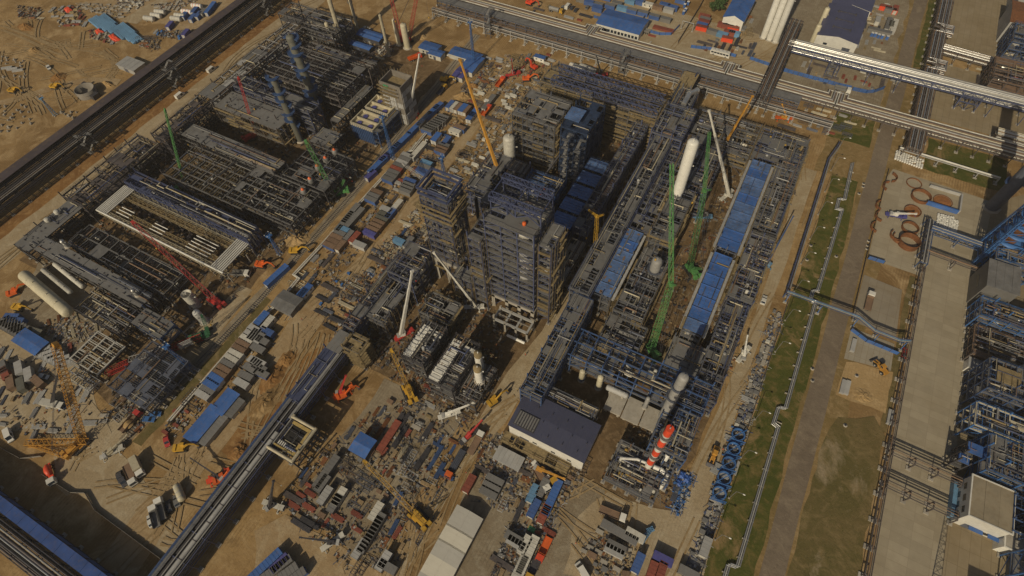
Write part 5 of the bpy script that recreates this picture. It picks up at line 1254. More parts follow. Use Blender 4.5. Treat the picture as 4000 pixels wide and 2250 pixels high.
steel('equipment_structure', 'dark frames near the lower end of the east haul road', 13.5, 22, 96, 139, [4, 8, 11], 4.2, 5.5, STEELV, [.3, .25, .2], .45, 120, seed=87, drums=30, joist=1.6, dmat=[GREYL, STEEL, SILVERD])
steel('decked_structure', 'beige decked frames between the spine rack and the orange boom', -30, 0, 217, 240, [4, 8, 11], 5, 5.5, STEEL, [.3, .35, .3], .3, 160, seed=88, scaf=.25, jm=SCAFF, drums=40, dm=GREYR, dmat=[SCAFF, GREYL, STEELV, WHITED])
steel('decked_structure', 'beige decked frames north of the far blue cooler row', 1, 22, 215, 240, [4, 8, 11], 5, 5.5, STEELV, [.3, .35, .4], .3, 120, seed=89, scaf=.2, jm=STEELV, drums=30, dm=GREYR, dmat=[SCAFF, GREYL, SCAFY])
t = steel('vessel_structure', 'steel frame around the grey domed vessel beside the patched blue roof', -23.5, -12, 115, 148, [4, 8, 11], 4, 5.5, STEEL, [.4, .4, .3], .5, 110, seed=90, scaf=.2, drums=20, joist=1.6)
column('domed_vessel', 'grey domed vessel rising from the frame by the patched blue roof', -16, 139, 19, 2.0, SILVERD, [(12, 0, 340)], STEEL, 1.0, cat='vessel')
steel('vessel_structure', 'scaffolded frame at the foot of the tall white column', -23, -14, 150, 178, [5, 10, 14, 18], 4.5, 5, STEEL, [.4, .4, .4, .4], .5, 80, seed=91, scaf=.45, drums=12)
steel('vessel_structure', 'dark frame under the upper part of the tall white column', -22, -10, 180, 214, [5, 9, 12], 4, 5.5, STEELV, [.35, .35, .3], .5, 100, seed=92, drums=20)
steel('vessel_structure', 'white walled deck in front of the frame with a long white drum', -24, -9, 100, 114, [5, 9], 5, 4.7, STEEL, [.5, .5], .3, 50, seed=93, scaf=.35, drums=10)
xx, yy, zz = solve_col(1700, 500, 1744, 352, 14)
column('white_tall_column', 'tall white column with a knobbly edge rising beside the green boom', xx, yy, zz - 2, 2.2, WHITE, [(zz - 9, 0, 90)], STEEL, .8, z0=2)
# south frames
t = steel('beam_structure', 'large blue beam frame across the south end of the plant', -35.5, 19, 89, 100.5, [6, 10, 14], 6, 5.7, STEELB, [.3, .12, .02], .35, 24, True, joist=3, seed=94, drums=8, dmat=[GREYL, STEEL, WHITED])
steel('beam_structure', 'lower pipe deck between the slate roof and the blue beam frame', -39, -13, 69.5, 76.5, [5, 9], 5.2, 3.5, STEEL, [.5, .6], .5, 80, seed=95, drums=8, scaf=.1)
steel('beam_structure', 'dark blue frame standing around the tall grey column', 7, 19, 72, 88, [4, 8, 12], 4, 5.3, STEELB, [.2, .3, .15], .5, 70, seed=96, drums=8, joist=1.6)
t = thing('concrete_deck', 'pale concrete equipment deck in front of the blue beam frame', 'concrete deck', (-2, 85.5, 0))
MB().box(-10, -5.5, 2.6, -3.6, 3.2, 3.4).box(-3.2, -5.8, 2.6, 3.2, 3.0, 3.4).box(3.6, -5.5, 2.6, 9.4, 2.8, 3.4).build('slab', CONC, t)
for x in (-9, -4.4, -2, 2, 4.6, 8.6):
    MB().box(x - .4, -5, 0, x + .4, -4.2, 2.6).build('leg', CONC, t); MB().box(x - .4, 1.5, 0, x + .4, 2.3, 2.6).build('leg', CONC, t)
drum_h('horizontal_vessel', 'pale horizontal vessel lying on the concrete deck', *O(1553, 983, 6), 5.4, 1.15, 8.5, 'x', GREYL)
column('small_vessel', 'stubby cream vessel left of the concrete deck', *O(1462, 955, 0), 8, 1.05, CREAM, cat='vessel', skirt=2, sm=STEELB)
column('small_vessel', 'taller cream vessel beside the stubby one', *O(1505, 975, 0), 10, 1.05, CREAM, [(8, 0, 200)], cat='vessel', skirt=2)
column('small_vessel', 'slim grey vessel on the concrete deck', *T(2, 2, 1330, 1200, 3.4), 9, .7, SILVERD, z0=3.4, cat='vessel')
column('grey_column', 'tall grey domed column above the concrete deck', *(lambda q: (q[0], q[1], q[2]))(fit_col(1683, 1062, 1722, 945, 2)), 1.6, SILVERD, [(12, 0, 200), (22, 90, 300), (30, 200, 360)], STEEL, .9)
# red and white chimney
steel('equipment_structure', 'low equipment deck around the red and white chimney', -2, 15, 57, 71, [3.5, 6], 4.3, 4.5, STEEL, [.5, .5], .3, 120, seed=97, drums=24, dm=GRATE, dmat=[GREYL, SCAFY, WHITED, STEEL], joist=1.4)
steel('equipment_structure', 'dark blue frame on the right flank of the red and white chimney', 13, 17, 64, 90, [4, 8], 2, 5, STEELB, [.2, .2], .5, 60, seed=98, joist=1.3)
cx, cy, cz = fit_col(1640, 1175, 1686, 1078, 7)
column('chimney', 'red and white banded chimney with ring platforms', cx, cy, cz - 1, 1.15, None, [((cz - 1) * .42, 0, 330), ((cz - 1) * .66, 30, 350), ((cz - 1) * .86, 60, 380)], GRATE, .8, bands=[ORR, WHITE] * 4 + [ORR], z0=1, cat='chimney')
t = thing('duct_line', 'thick white bent duct on the right side of the chimney base', 'duct'); MB().path([T(3, 2, 1440, 350, 8) + (8,), T(3, 2, 1500, 375, 8) + (8,), T(3, 2, 1555, 430, 7.5) + (7.5,), T(3, 2, 1535, 490, 5) + (5,), T(3, 2, 1495, 545, 2) + (2,)], .8, 12).build('duct', WHITE, t); MB().box(*T(3, 2, 1495, 545), 0, T(3, 2, 1495, 545)[0] + 1, T(3, 2, 1495, 545)[1] + 1, 2).build('support', CONC, t)
t = thing('duct_line', 'slimmer white duct on the left side of the chimney base', 'duct'); MB().path([T(3, 2, 1335, 300, 7) + (7,), T(3, 2, 1260, 270, 7) + (7,), T(3, 2, 1100, 258, 7) + (7,), T(3, 2, 1085, 290, 4.5) + (4.5,)], .5, 12).build('duct', WHITE, t); MB().box(*T(3, 2, 1085, 290), 0, T(3, 2, 1085, 290)[0] + 1, T(3, 2, 1085, 290)[1] + 1, 5).build('support', STEEL, t)
t = thing('duct_line', 'short white duct standing behind the chimney base', 'duct'); MB().path([T(3, 2, 1500, 340, 6) + (6,), T(3, 2, 1560, 240, 9) + (9,)], .8, 12).build('duct', WHITE, t); MB().box(*T(3, 2, 1500, 340), 0, T(3, 2, 1500, 340)[0] + 1, T(3, 2, 1500, 340)[1] + 1, 6).build('support', STEEL, t)
# slate hall, tents, other buildings
BLUES2 = M('slate_blue_flat', (.046, .050, .090), .75, 0, .1, .2, .05, .04)
t = hall('slate_hall', 'hall with a slate blue roof and white walls in the lower middle', -37.8, -10, 57, 70.8, 10.3, BLUES2, WHITE, .4, 'x', 1.4, doors=[('s', -8, 0, 3.5, 4)], windows=[('s', -4, 4, 1.6, 1.1), ('s', 3, 4, 1.6, 1.1), ('s', 9, 4, 1.6, 1.1)])
MB().box(-12.8, -6, 10.3, -5, -.5, 11.1).build('roof_plant_frame', STEELD, t)
v = MB()
for i in range(8): v.box(-12.4 + i * .95, -5.7, 11.1, -11.9 + i * .95, -.8, 11.3)
v.build('roof_grille', GREYR, t); v = MB()
for i in range(14): v.tube((-11 + i * 1.8, -5 + (i % 3) * 4, 10.6), (-11 + i * 1.8, -5 + (i % 3) * 4, 11.4), .15, 6)
v.build('roof_vent', STEELD, t)
steel('scaffold_strip', 'strip of scaffold decking along the white wall of the slate hall', -39, -14, 53, 56.6, [1, 2.6], 4, 3, SCAFF, .6, .3, 10, seed=99, foot=False, jm=SCAFF, dm=SCAFF, cat='scaffold')
hall('low_shed', 'low grey shed with dark roof openings below the slate hall', -38.5, -29, 46.5, 51, 2.6, GREYL, GREYL, 0, 'x', 1.5, cat='shed')
TENTW, TENTG = M('tent_canvas_cream', (.60, .56, .46), .7, 0, .06, .2, .06, .03), M('tent_canvas_grey', (.44, .42, .37), .7, 0, .06, .2, .06, .03)
for i, (a, b, mt) in enumerate(((20.6, 27, TENTG), (15.6, 20.5, TENTW), (10.4, 15.5, TENTG), (4.6, 10.3, TENTW), (-4, 4.5, TENTG))):
    hall('tent_hall', ('grey storage tent at the far end of the tent row', 'white storage tent second in the tent row', 'grey storage tent in the middle of the tent row', 'white storage tent fourth in the tent row', 'grey storage tent nearest the bottom edge')[i], -41.2, -32, a, b, 3.2, mt, mt, .9, 'y', 1.3, doors=[('e', 0, 0, 2, 2.4)], cat='tent')
hall('blue_roof_shed', 'bright blue roofed canopy among the material yard', -84, -77.5, 25.5, 32.2, 4.4, BLUER, STEELD, .5, 'x', 1.2, cat='shed')
hall('office_building', 'white building with grey roof and blue trim at the bottom right', 101.8, 113.5, 97, 110.6, 9.5, M('tan_roof_felt', (.30, .25, .17), .9, 0, .25, .12, .4), WHITE, 0, 'x', 3, windows=[('w', -4 + 4 * i, 5.5, 2.2, 1.4) for i in range(3)] + [('w', -5 + 3.4 * i, .8, 2, 3) for i in range(4)] + [('s', 2, 1, 4, 1.6)], doors=[('s', -2, 0, 2.5, 3)], parapet=.35)
t = bpy.data.objects['office_building']
for s_, x0 in ((1, -2.2), (2, 3.2)): MB().box(x0, -8.2, 2.9, x0 + 4, -6.9, 3.1).build('blue_canopy', BLUER, t)
MB().box(-7.2, -6, 0, -5.9, 6, 2.5).build('glazed_porch', CABL, t)
hall('office_building', 'lower white wing continuing the white building to the right', 114, 135, 94, 100, 6, CONC, WHITE, 0, 'x', 3, windows=[('s', -6, 2, 2, 1.2), ('s', 0, 2, 2, 1.2)], doors=[('s', 5, 0, 2.5, 3)], parapet=.3)
hall('slate_workshop', 'large workshop with slate roof and white gable at the top right', 8, 29, 329, 362, 8.5, BLUES, WHITE, 1.6, 'y', 1.6, doors=[('s', 6, 0, 4, 5)], windows=[('s', -5, 4, 2, 1.2)])
hall('slate_workshop', 'lower slate roofed annex behind the white gabled workshop', 9, 30, 363, 400, 8.5, BLUES, WHITE, 1.6, 'y', 1.6)
t = bpy.data.objects['slate_workshop']; v = MB()
for i in range(3):
    for s_ in (-1, 1): v.tube((s_ * 4.5, -8 + i * 8, 9), (s_ * 4.5, -8 + i * 8, 10.8), .4, 8)
    v.bar((-4.5, -8 + i * 8, 10.2), (4.5, -8 + i * 8, 10.2), .3)
v.build('roof_vent', STEELD, t)
hall('blue_roof_house', 'white house with a bright blue gable roof at the top', -43, -31.5, 328, 352, 6, BLUER, WHITE, 2.2, 'y', 1.2, windows=[('s', -3, 1.5, 1.4, 1.4), ('s', 3, 1.5, 1.4, 1.4)], doors=[('s', 0, 0, 1.6, 2.4)])
hall('blue_cabin_block', 'long cabin block with a bright blue roof and white panels', -107, -81, 294, 310, 4.2, BLUER, WHITE, 1.2, 'x', 1.2, windows=[('s', -11.5 + i * 2.1, 1.0, 1.5, 1.6) for i in range(12)], doors=[('s', 1.2, 0, .8, 2.2)])
# ================================================================== HEAT RECOVERY UNITS (white and grey boxes) and their stacks
def hrsg(label, x0, x1, y0, y1, h, sd):
    t = steel('boiler_unit', label, x0, x1, y0, y1, [4, 8, 12, h], 5, 5.5, STEELD, [.3, .3, .3, .1], .85, 80, seed=sd, drums=14, dmat=[WHITED, GREYR, GREYL], cat='boiler')
    W, D = x1 - x0, y1 - y0
    MB().box(-W / 2 + 1, -D / 2 + 1.5, 2, -W * .05, D / 2 - 3, h - 1.4).box(W * .08, -D / 2 + 1, 2, W / 2 - 1, D / 2 - 1, h - 2.5).build('casing', GREYL, t)
    b = MB(); r = random.Random(sd); x0_, x1_ = (-W / 2 + .5, -W / 2 + 3.4) if sd % 2 else (-W / 2 + .2, -W / 2 + 4.2)
    b.box(x0_, -D / 2 + .5, h - 1.5, x1_, D / 2 - 2, h + .2)
    for i in range(8): y = -D / 2 + 1 + (D - 4) * i / 8; b.box(x0_ - .15, y, h + .2, x1_ + .15, y + .3, h + .5); b.box(x0_ + .5, y + .6, h + .2, x1_ - .4, y + 1.5, h + .35 + r.random() * .5)
    b.box(x1_, D / 2 - 4, h - 1.4, W / 2 - .5, D / 2 - 2.2, h - .4).box(x1_, -D / 2 + .5, h * .4, W / 2 - .5, -D / 2 + 2, h * .4 + 1.5).box(x1_, -2, h - 2.2, W / 2 - .5, -.2, h - 1.2)
    b.build('white_header', WHITE, t)
    return t
hrsg('left boiler unit topped with white header boxes', -84, -74.5, 61, 77.5, 14, 101)
hrsg('right boiler unit topped with white header boxes', -70.5, -60.5, 57.5, 77.5, 14, 102)
for i, (a, b) in enumerate(((2245, 740), (2240, 880))):
    X, Y = T(2, 1, a, b, 12); column('boiler_stack', ('further white stack with a tan lid on the boiler', 'nearer white stack with a tan lid on the boiler')[i], X, Y, 11, 1.45, WHITE, z0=8, cat='stack', dome=False, ladder=False)
    MB().lathe([(1.5, 9.2), (1.47, 11.05), (.02, 11.1)], (0, 0, 0), 18).build('lid', SCAFF, bpy.data.objects['boiler_stack' + ('' if i == 0 else '.001')])
steel('steel_structure', 'dark pipe skid at the foot of the white boiler stacks', -60, -52, 58, 74, [4, 8], 4, 5, STEELD, [.4, .35], .4, 60, seed=103, drums=12)
# elevated rack in the lower centre with its big pipe and the yellow edged tank basin
t = rack('elevated_rack', 'long elevated rack with a big silver pipe in the lower centre', (-108.5, -60), (-108.5, 62), 7.2, [5.5, 9.5], 8, STEELV, 5, [STEELD, SILVERD, STEELV], True, 1.4, seed=104, rad=(.15, .28))
MB().tube((0, -1.2, 10.3), (78, -1.2, 10.3), .75, 14).build('big_pipe', GREYL, t); MB().tube((84, -1.6, 10.1), (112, -1.6, 10.1), .55, 12).build('big_pipe', SILVERD, t)
c = MB()
for i in range(14): c.tube((3 + i * 6, -1.2, 10.3), (3.25 + i * 6, -1.2, 10.3), .82, 14)
c.build('pipe_band', STEELP, t); MB().box(0, -3.4, 8.9, 122, 3.4, 9.0).build('cable_deck', STEELD, t); MB().box(0, 2.6, 9.6, 118, 4.4, 9.9).box(0, 4.42, 8.4, 118, 4.5, 9.88).build('cable_tray', STEELB, t)  # dark deck plate added to shade the ground under the rack
steel('elevated_rack', 'lattice rack continuing north between the decked frames', -112, -107, 62, 100, [5, 9, 12], 5, 5.4, STEELV, [.2, .2, .3], .8, 80, seed=105, joist=1.4, drums=10)
t = steel('basin_structure', 'square frame with yellow edges and a fat cream pipe around it', -107, -96.5, 12.5, 25, [5, 9.5], 5.2, 4.2, STEELD, [.1, .0], .9, 20, False, seed=106, lean=0) if False else steel('basin_structure', 'square frame with yellow edges and a fat cream pipe around it', -106, -96, 12.5, 25, [5, 9.5], 5, 4.2, STEELD, [.1, .0], .9, 20, False, seed=106)
MB().path([(-5, 6.6, 10.4), (-5, 6.2, 10.4), (4.9, 6.2, 10.4), (4.9, -6.1, 10.4), (-5.8, -6.1, 10.4)], .58, 12).build('fat_pipe', BEIGE, t)
MB().box(-4, 4.2, 9.6, 4, 5.3, 10).box(2.9, -5, 9.6, 4, 4.1, 10.01).box(-5, -4.6, 9.6, 2.8, -3.9, 10).build('yellow_edge', M('ochre_edge', (.36, .26, .09), .8, 0, .3, .6, .3), t)
d = MB()
for i in range(9): d.box(-4 + i * .8, -3.6, 9.6, -3.6 + i * .8, -2.2, 9.9)
d.build('white_stubs', WHITE, t); MB().box(-3.6, -2, 8.9, 2.6, 4, 9.0).build('basin_floor', DARK, t)
t = steel('scaffold_block', 'slab sided scaffold block with yellow boards on the elevated rack', -106, -99, 54.5, 60.5, [3, 6, 9, 12], 3.5, 3, SCAFF, .85, .2, 4, seed=107, scaf=.9, dm=SCAFF, cat='scaffold')
hall('roof_slab', 'grey roofed link on the elevated rack beside the scaffold block', -112, -106.5, 52, 60, 11, GREYR, STEEL, 0, 'x', 1.5, cat='roof')
flat_roof_rack('duct_rack', 'violet wrapped duct rack beside the scaffold block', -113, -108, 30, 52, 10, [5], STEELV, STEELV, 108, False)
# bottom left gallery
t = rack('blue_gallery', 'long blue roofed gallery crossing the bottom left corner', (-260, -43), (-112, -43), 3.2, [2.6, 7], 8, STEELD, 3, [STEELD], False, 0, seed=109)
mb = MB()
for i in range(49): mb.box(i * 3 + .03, -1.8, 7.6, i * 3 + 2.97, 1.7, 7.75 + .04 * (i % 2))
mb.build('roof', M('shaded_blue_roof', (.028, .068, .22), .6, .1, .25, .2, .2), t); MB().box(0, -1.62, 2.3, 148, -1.55, 7.6).box(0, 1.5, 2.3, 148, 1.57, 7.6).box(0, -1.5, 2.2, 148, 1.45, 2.32).build('side_sheet', BLUER, t)  # roof blue darkened in the colour to stand for shade
wl = MB()
for i in range(60): wl.box(i * 2.4, -1.68, 6.2, i * 2.4 + 1.6, -1.625, 6.8)
wl.build('window_strip', CABL, t)
rack('gallery_pipes', 'rack of dark and shiny pipes below the blue gallery', (-262, -50), (-112, -50), 6.5, [3, 5.5], 8, STEELD, 8, [STEELP, STEELD, SILVER, STEELP, SILVERD], seed=110, rad=(.2, .45))
# ================================================================== EAST SIDE
t = thing('grass_pipeline', 'three parallel silver pipes with jogs running down the grass strip', 'pipeline'); base = [T(1, 3, 850, 190, 1), T(1, 3, 770, 560, 1), T(1, 3, 715, 545, 1), T(1, 3, 690, 650, 1), T(1, 3, 745, 665, 1), (45.3, 166.8), (43.6, 166.3), (43.6, 161.5), (45.7, 161), (45.9, 110.6), (43.6, 110.2), (43.5, 103.2), (45.3, 102.6), (45.3, 52), (42.6, 51.6), (42.4, 20)]
for i in (-1, 0, 1): MB().path([(x + i * .55, y + (i * .5), 1.0) for x, y in base], .2, 8).build('pipe', SILVER if i else GREYL, t)
for k in range(36):
    yy = 24 + k * 6.2; sx = 45.3 if yy > 53 else 42.4
    MB().box(sx - .9, yy - .1, 0, sx + .9, yy + .1, .8).box(sx - 1.0, yy - .18, 0, sx - .75, yy + .18, .4).build('support', CONC, t)
t = thing('blue_pipeline', 'blue grey pipeline on posts along the fence of the grass strip', 'pipeline'); P = [T(1, 3, 720, -20, 4), T(1, 3, 690, 30, 4), T(1, 3, 605, 150, 4), (33.4, 226), (33.8, 160), (33.8, 157.5)]
MB().path([(x, y, 4) for x, y in P], .3, 10).build('pipe', STEELV, t); MB().path([(x + .9, y, 4) for x, y in P], .25, 8).build('pipe', SILVERD, t)
for k in range(12): MB().box(33.6, 158 + k * 6, 0, 34, 158.4 + k * 6, 3.7).build('post', STEELB, t)
t = thing('pipe_bridge', 'blue pipe bridge crossing the grass and the asphalt road', 'pipe bridge'); P = [(33.9, 157.5), (46.9, 157.8), (60.9, 158.1), (67.2, 154.7), (76, 154.5), (79.5, 155.9)]
for i in (-1, 0, 1): MB().path([(x, y + i * .5, 5.5) for x, y in P], .15, 8).build('pipe', (CABL, STEELV, SILVERD)[i], t)
tb = MB()
for (a, b), (c_, d_) in zip(P[:-1], P[1:]):
    n = max(1, int(math.hypot(c_ - a, d_ - b) / 2))
    for s_ in (-1, 1): tb.bar((a, b + s_ * .8, 5.1), (c_, d_ + s_ * .8, 5.1), .13); 
    for i in range(n): tb.bar((a + (c_ - a) * i / n, b + (d_ - b) * i / n - 1, 5.1), (a + (c_ - a) * (i + 1) / n, b + (d_ - b) * (i + 1) / n + 1, 5.1), .1)
tb.build('truss', STEELB, t)
for x, y in ((35, 157.5), (47.5, 157.9), (60.8, 158), (69, 154.6), (78.5, 155.5)):
    MB().bar((x, y - 1.5, 0), (x, y - .8, 5.1), .22).build('leg', BLUEP, t); MB().bar((x, y + 1.5, 0), (x, y + .8, 5.1), .22).build('leg', BLUEP, t); MB().box(x - .7, y - 2, 0, x + .7, y - 1, .5).box(x - .7, y + 1, 0, x + .7, y + 2, .5).build('footing', CONC, t)
rack('low_trestle', 'low brown pipe trestle along the left edge of the concrete apron', (80.2, 40), (80.2, 196), 1.8, [3.2], 9.2, STEELP, 4, [STEELP, BROWN, STEELD, RUST], seed=120, rad=(.12, .2))
for i, y in enumerate((104, 92)):
    rack('thin_pipe_bridge', ('further thin brown pipe bridge across the apron', 'nearer thin brown pipe bridge across the apron')[i], (80.5, y + 6), (101.5, y + 5.5), 2.6, [4.6], 8, STEELP, 2, [STEELP, BROWN], seed=121 + i, rad=(.1, .16))
rack('grey_pipe_bridge', 'grey blue pipe bridge over the apron beside the white bags', (80, 217), (102, 216), 2.8, [5.5], 9, STEELB, 4, [SILVERD, STEELB], True, seed=123)
rack('grey_pipe_bridge', 'thin brown pipe bridge across the apron below the grey blue one', (80, 204), (102, 203), 2.4, [4.5], 9, STEELP, 3, [STEELP, BROWN], seed=124)
rack('low_trestle', 'grey pipe trestle at the left edge of the bag yard', (79.6, 197), (79.6, 222), 3, [4.5], 6, STEELB, 4, [SILVERD, STEELD], seed=125)
rack('white_pipe', 'single white pipe on posts above the ring yard', (62, 263.5), (104, 262.5), .9, [3.2], 9, GREYL, 1, [WHITE], seed=126, rad=(.35, .36))
# dark plant on the right edge
t = thing('lattice_chimney', 'blue lattice tower leaning over the shadowed plant on the right', 'lattice tower', (104, 214, 0))
def ring_stack(): pass
for sx in (-5, 5):
    for sy in (-5, 5): MB().lattice((sx, sy, 0), (sx * .7, sy * .7, 38), 1.2, .9, 15, .22, .13).build('leg', BLUEP, t)
h = MB()
for k in range(8):
    z = 3 + k * 4.2; s_ = 5 * (1 - .3 * z / 38)
    for a, b in (((-1, -1), (1, -1)), ((1, -1), (1, 1)), ((1, 1), (-1, 1)), ((-1, 1), (-1, -1))): h.bar((a[0] * s_, a[1] * s_, z), (b[0] * s_, b[1] * s_, z), .35); h.bar((a[0] * s_, a[1] * s_, z), (b[0] * s_ * .96, b[1] * s_ * .96, z + 4.2), .22)
h.build('brace', BLUEP, t); MB().tube((0, 0, 0), (0, 0, 46), 2.2, 18).build('flue', RUST, t)
for k in range(6):
    MB().lathe([(2.3, 14 + k * 4.6), (4.8, 14 + k * 4.6), (4.8, 14.4 + k * 4.6), (2.3, 14.4 + k * 4.6)], (0, 0, 0), 18).build('ring_platform', BLUEP, t)
column('dark_flue', 'dark grey flue column behind the blue lattice tower', 103.5, 246, 52, 2.6, STEEL, [(15, 0, 200), (30, 90, 300)], STEELB)
hall('grey_plant_roof', 'grey flat roofed plant block beside the white bags yard', 98.5, 109, 188, 201.5, 13, GRATE, GREYR, 0, 'x', 2.2, cat='plant block', windows=[('w', 0, 6, 6, 1.2)])
steel('east_plant', 'blue frame with white pipes below the blue lattice tower', 101, 125, 204, 212, [4, 8, 12], 5, 4, BLUEP, [.3, .3, .3], .5, 90, seed=130, drums=16, dmat=[WHITED, SILVER, BEIGE])
steel('east_plant', 'tangle of white pipes beside the grey plant block', 99, 118, 176, 185, [3, 6, 9], 5, 4.5, BLUEP, [.3, .3, .3], .3, 160, seed=131, drums=20, dmat=[WHITED, SILVER, BROWN])
steel('east_plant', 'pipe module with red brown decks and a white wall', 99.5, 116, 160, 173.5, [3, 6], 5.5, 4.5, STEELP, [.4, .4], .3, 140, seed=132, drums=16, dmat=[SILVERD, BROWN, RUST], dm=BROWN)
hall('white_wall_block', 'low white walled block in front of the pipe module', 100, 112, 155.5, 159.5, 4, GREYL, WHITE, 0, 'x', 2, cat='plant block')
steel('east_plant', 'light blue frame with a fin cooler on the right edge', 100.5, 113, 141, 153.5, [4, 8, 12, 15], 4.2, 4.2, STEELB, [.5, .4, .4, .5], .5, 70, seed=133, drums=12, dmat=[SILVER, WHITED], dm=GREYR)
MB().box(-4, -2, 15.2, 3, 4, 15.6).build('fin_cooler', SCAFF, bpy.data.objects['east_plant.003'])
drum_h('horizontal_vessel', 'white and red vessel reaching in from the right edge', 123, 158, 9, 2.6, 20, 'x', WHITED)
steel('east_plant', 'blue frame with slanting pale roof lights on the right edge', 100, 120, 128, 137, [4, 8, 11], 5, 4.5, BLUEP, [.5, .5, .3], .5, 60, seed=134, drums=8, dm=CREAM)
steel('east_plant', 'blue pipe frames and shiny ducts beside the small blue roofs', 104, 124, 113, 126, [4, 8, 12], 5, 4.3, BLUEP, [.4, .4, .3], .5, 140, seed=135, drums=22, dmat=[SILVER, WHITED, STEEL])
flat_roof_rack('blue_canopy', 'larger bright blue flat roof at the edge of the blue frames', 99.5, 107.5, 118.2, 121.6, 9.5, [4], STEELD, BLUER, 151, False, 6, cat='canopy')
flat_roof_rack('blue_canopy', 'smaller bright blue flat roof near the apron', 97.8, 101.2, 114.5, 117.2, 8, [4], STEELD, BLUER, 152, False, 4, cat='canopy')
for i, (x0, x1, y0, y1, hh) in enumerate(((116, 128, 86, 93, 26), (118, 134, 136, 150, 30), (122, 140, 102, 116, 24), (124, 140, 166, 196, 28), (124, 146, 222, 252, 34))):
    steel('tall_blue_structure', ('tall blue frame behind the lower white wing', 'tall blue frame beyond the fin cooler', 'tall blue frame to the right of the white building', 'tall blue frame behind the pipe module', 'tall dark frame behind the lattice tower')[i], x0, x1, y0, y1, [6, 12, 18, hh], 5, 5, BLUEP, .55, .6, 50, seed=140 + i, drums=10)
for i, (x0, x1, y0, y1, hh) in enumerate(((124, 136, 124, 134, 20), (119, 130, 178, 190, 20), (120, 136, 214, 224, 28), (120, 136, 155, 166, 18), (118, 128, 84, 93, 14))): hall('shadow_block', ('dark clad shade block added behind the blue frames', 'dark clad shade block added behind the white pipe tangle', 'dark clad shade block added below the lattice tower', 'dark clad shade block added behind the pipe module', 'grey clad shade block added behind the lower white wing')[i], x0, x1, y0, y1, hh, STEELD, STEEL, 0, 'x', 2, cat='plant block', windows=[('w', 0, hh * .6, 3, 1.5)], doors=[('w', -2, 0, 2, 3)])  # solid blocks added among the tall frames to cast shadows
hall('shade_building', 'unseen building added beyond the bottom right corner to cast shade', 107.5, 150, 40, 62, 16, CONC, GREYL, 0, 'x', 3, doors=[('n', 0, 0, 3, 3)], windows=[('n', -6, 4, 2, 2)])  # unseen block added to throw shade over the bottom right corner
steel('steel_structure', 'rust red and brown pipe structure at the top right', 92, 124, 322, 342, [4, 8, 12], 6, 5, STEELP, [.4, .4, .3], .4, 100, seed=150, drums=24, dm=BROWN, dmat=[RUSTR, SILVER, BROWN])
hall('brown_roof_hall', 'hall with a rusty brown roof at the top right corner', 97, 125, 378, 400, 12, RUST, GREYL, .8, 'x', 1.6, doors=[('s', 0, 0, 4, 5)], windows=[('s', -8, 4, 3, 1.5), ('s', 8, 4, 3, 1.5)])
steel('steel_structure', 'grey structure with blue panels at the top right corner', 98, 126, 356, 374, [5, 10, 14], 6, 5, STEELB, [.6, .6, .5], .4, 60, seed=151, drums=12, dm=GREYR)
hall('plant_block', 'pale roofed plant block right of the top concrete apron', 100, 126, 403, 430, 13, GREYR, GREYL, 0, 'x', 2.4, doors=[('s', 0, 0, 4, 5)], windows=[('w', 0, 5, 4, 2)], cat='plant block')
t = thing('gantry_gate', 'pale height gauge gantry over the dirt track at the top', 'gantry'); p, q = T(0, 2, 1700, 290), T(0, 2, 1810, 320); MB().tube(p + (0,), p + (5,), .2).tube(q + (0,), q + (5,), .2).tube(p + (5,), q + (5,), .22).build('frame', GREYL, t); MB().box(p[0] - .5, p[1] - .5, 0, p[0] + .5, p[1] + .5, .4).box(q[0] - .5, q[1] - .5, 0, q[0] + .5, q[1] + .5, .4).build('footing', CONC, t)
t = thing('white_pipeline', 'pair of white pipes running beside the railway with small jogs', 'pipeline'); P = [T(2, 0, 1685, 1335, 1), T(2, 0, 2570, 312, 1), T(2, 1, 195, 165, 1), T(1, 1, 420, 1345, 1), T(1, 1, 370, 1310, 1), T(1, 1, 660, 1000, 1), T(1, 1, 1480, 95, 1), T(1, 1, 1560, 60, 1), T(0, 1, 1720, 1310, 1)]
for d in (0, .9): MB().path([(x + d, y + d * .2, 1) for x, y in P], .3, 8).build('pipe', WHITED, t)
sp = MB()
for (a, b), (c_, d) in zip(P[:-1], P[1:]):
    n = max(1, int(math.hypot(c_ - a, d - b) / 5))
    for i in range(n): xx, yy = a + (c_ - a) * i / n, b + (d - b) * i / n; sp.box(xx - .3, yy - .15, 0, xx + 1.2, yy + .15, .72)
sp.build('supports', CONC, t)
t = thing('railway_track', 'railway track on ballast beside the white pipes', 'railway track'); P = [(-161, -10), (-157.5, 60), (-158.4, 130), (-167.5, 260)]
for s_ in (-.76, .76):
    rl = MB()
    for a, b in zip(P[:-1], P[1:]): rl.bar((a[0] + s_, a[1], .36), (b[0] + s_, b[1], .36), .12, .18)
    rl.build('rail', STEELP, t)
sl_ = MB()
for a, b in zip(P[:-1], P[1:]):
    n = int(math.hypot(b[0] - a[0], b[1] - a[1]) / .9)
    for i in range(n): xx, yy = a[0] + (b[0] - a[0]) * i / n, a[1] + (b[1] - a[1]) * i / n; sl_.box(xx - 1.3, yy - .13, .1, xx + 1.3, yy + .13, .27)
sl_.build('sleepers', CONCD, t)
steel('blue_gantry', 'open blue gantry on the right side of the white building', 113.5, 121, 98, 110, [5, 10], 3.7, 4, STEELB, 0, .7, 6, False, seed=146, joist=4)
mast_tower('dark lattice tower at the bottom edge beside the building shadow', 99.5, 66, 22, STEELP, 3.2, False)
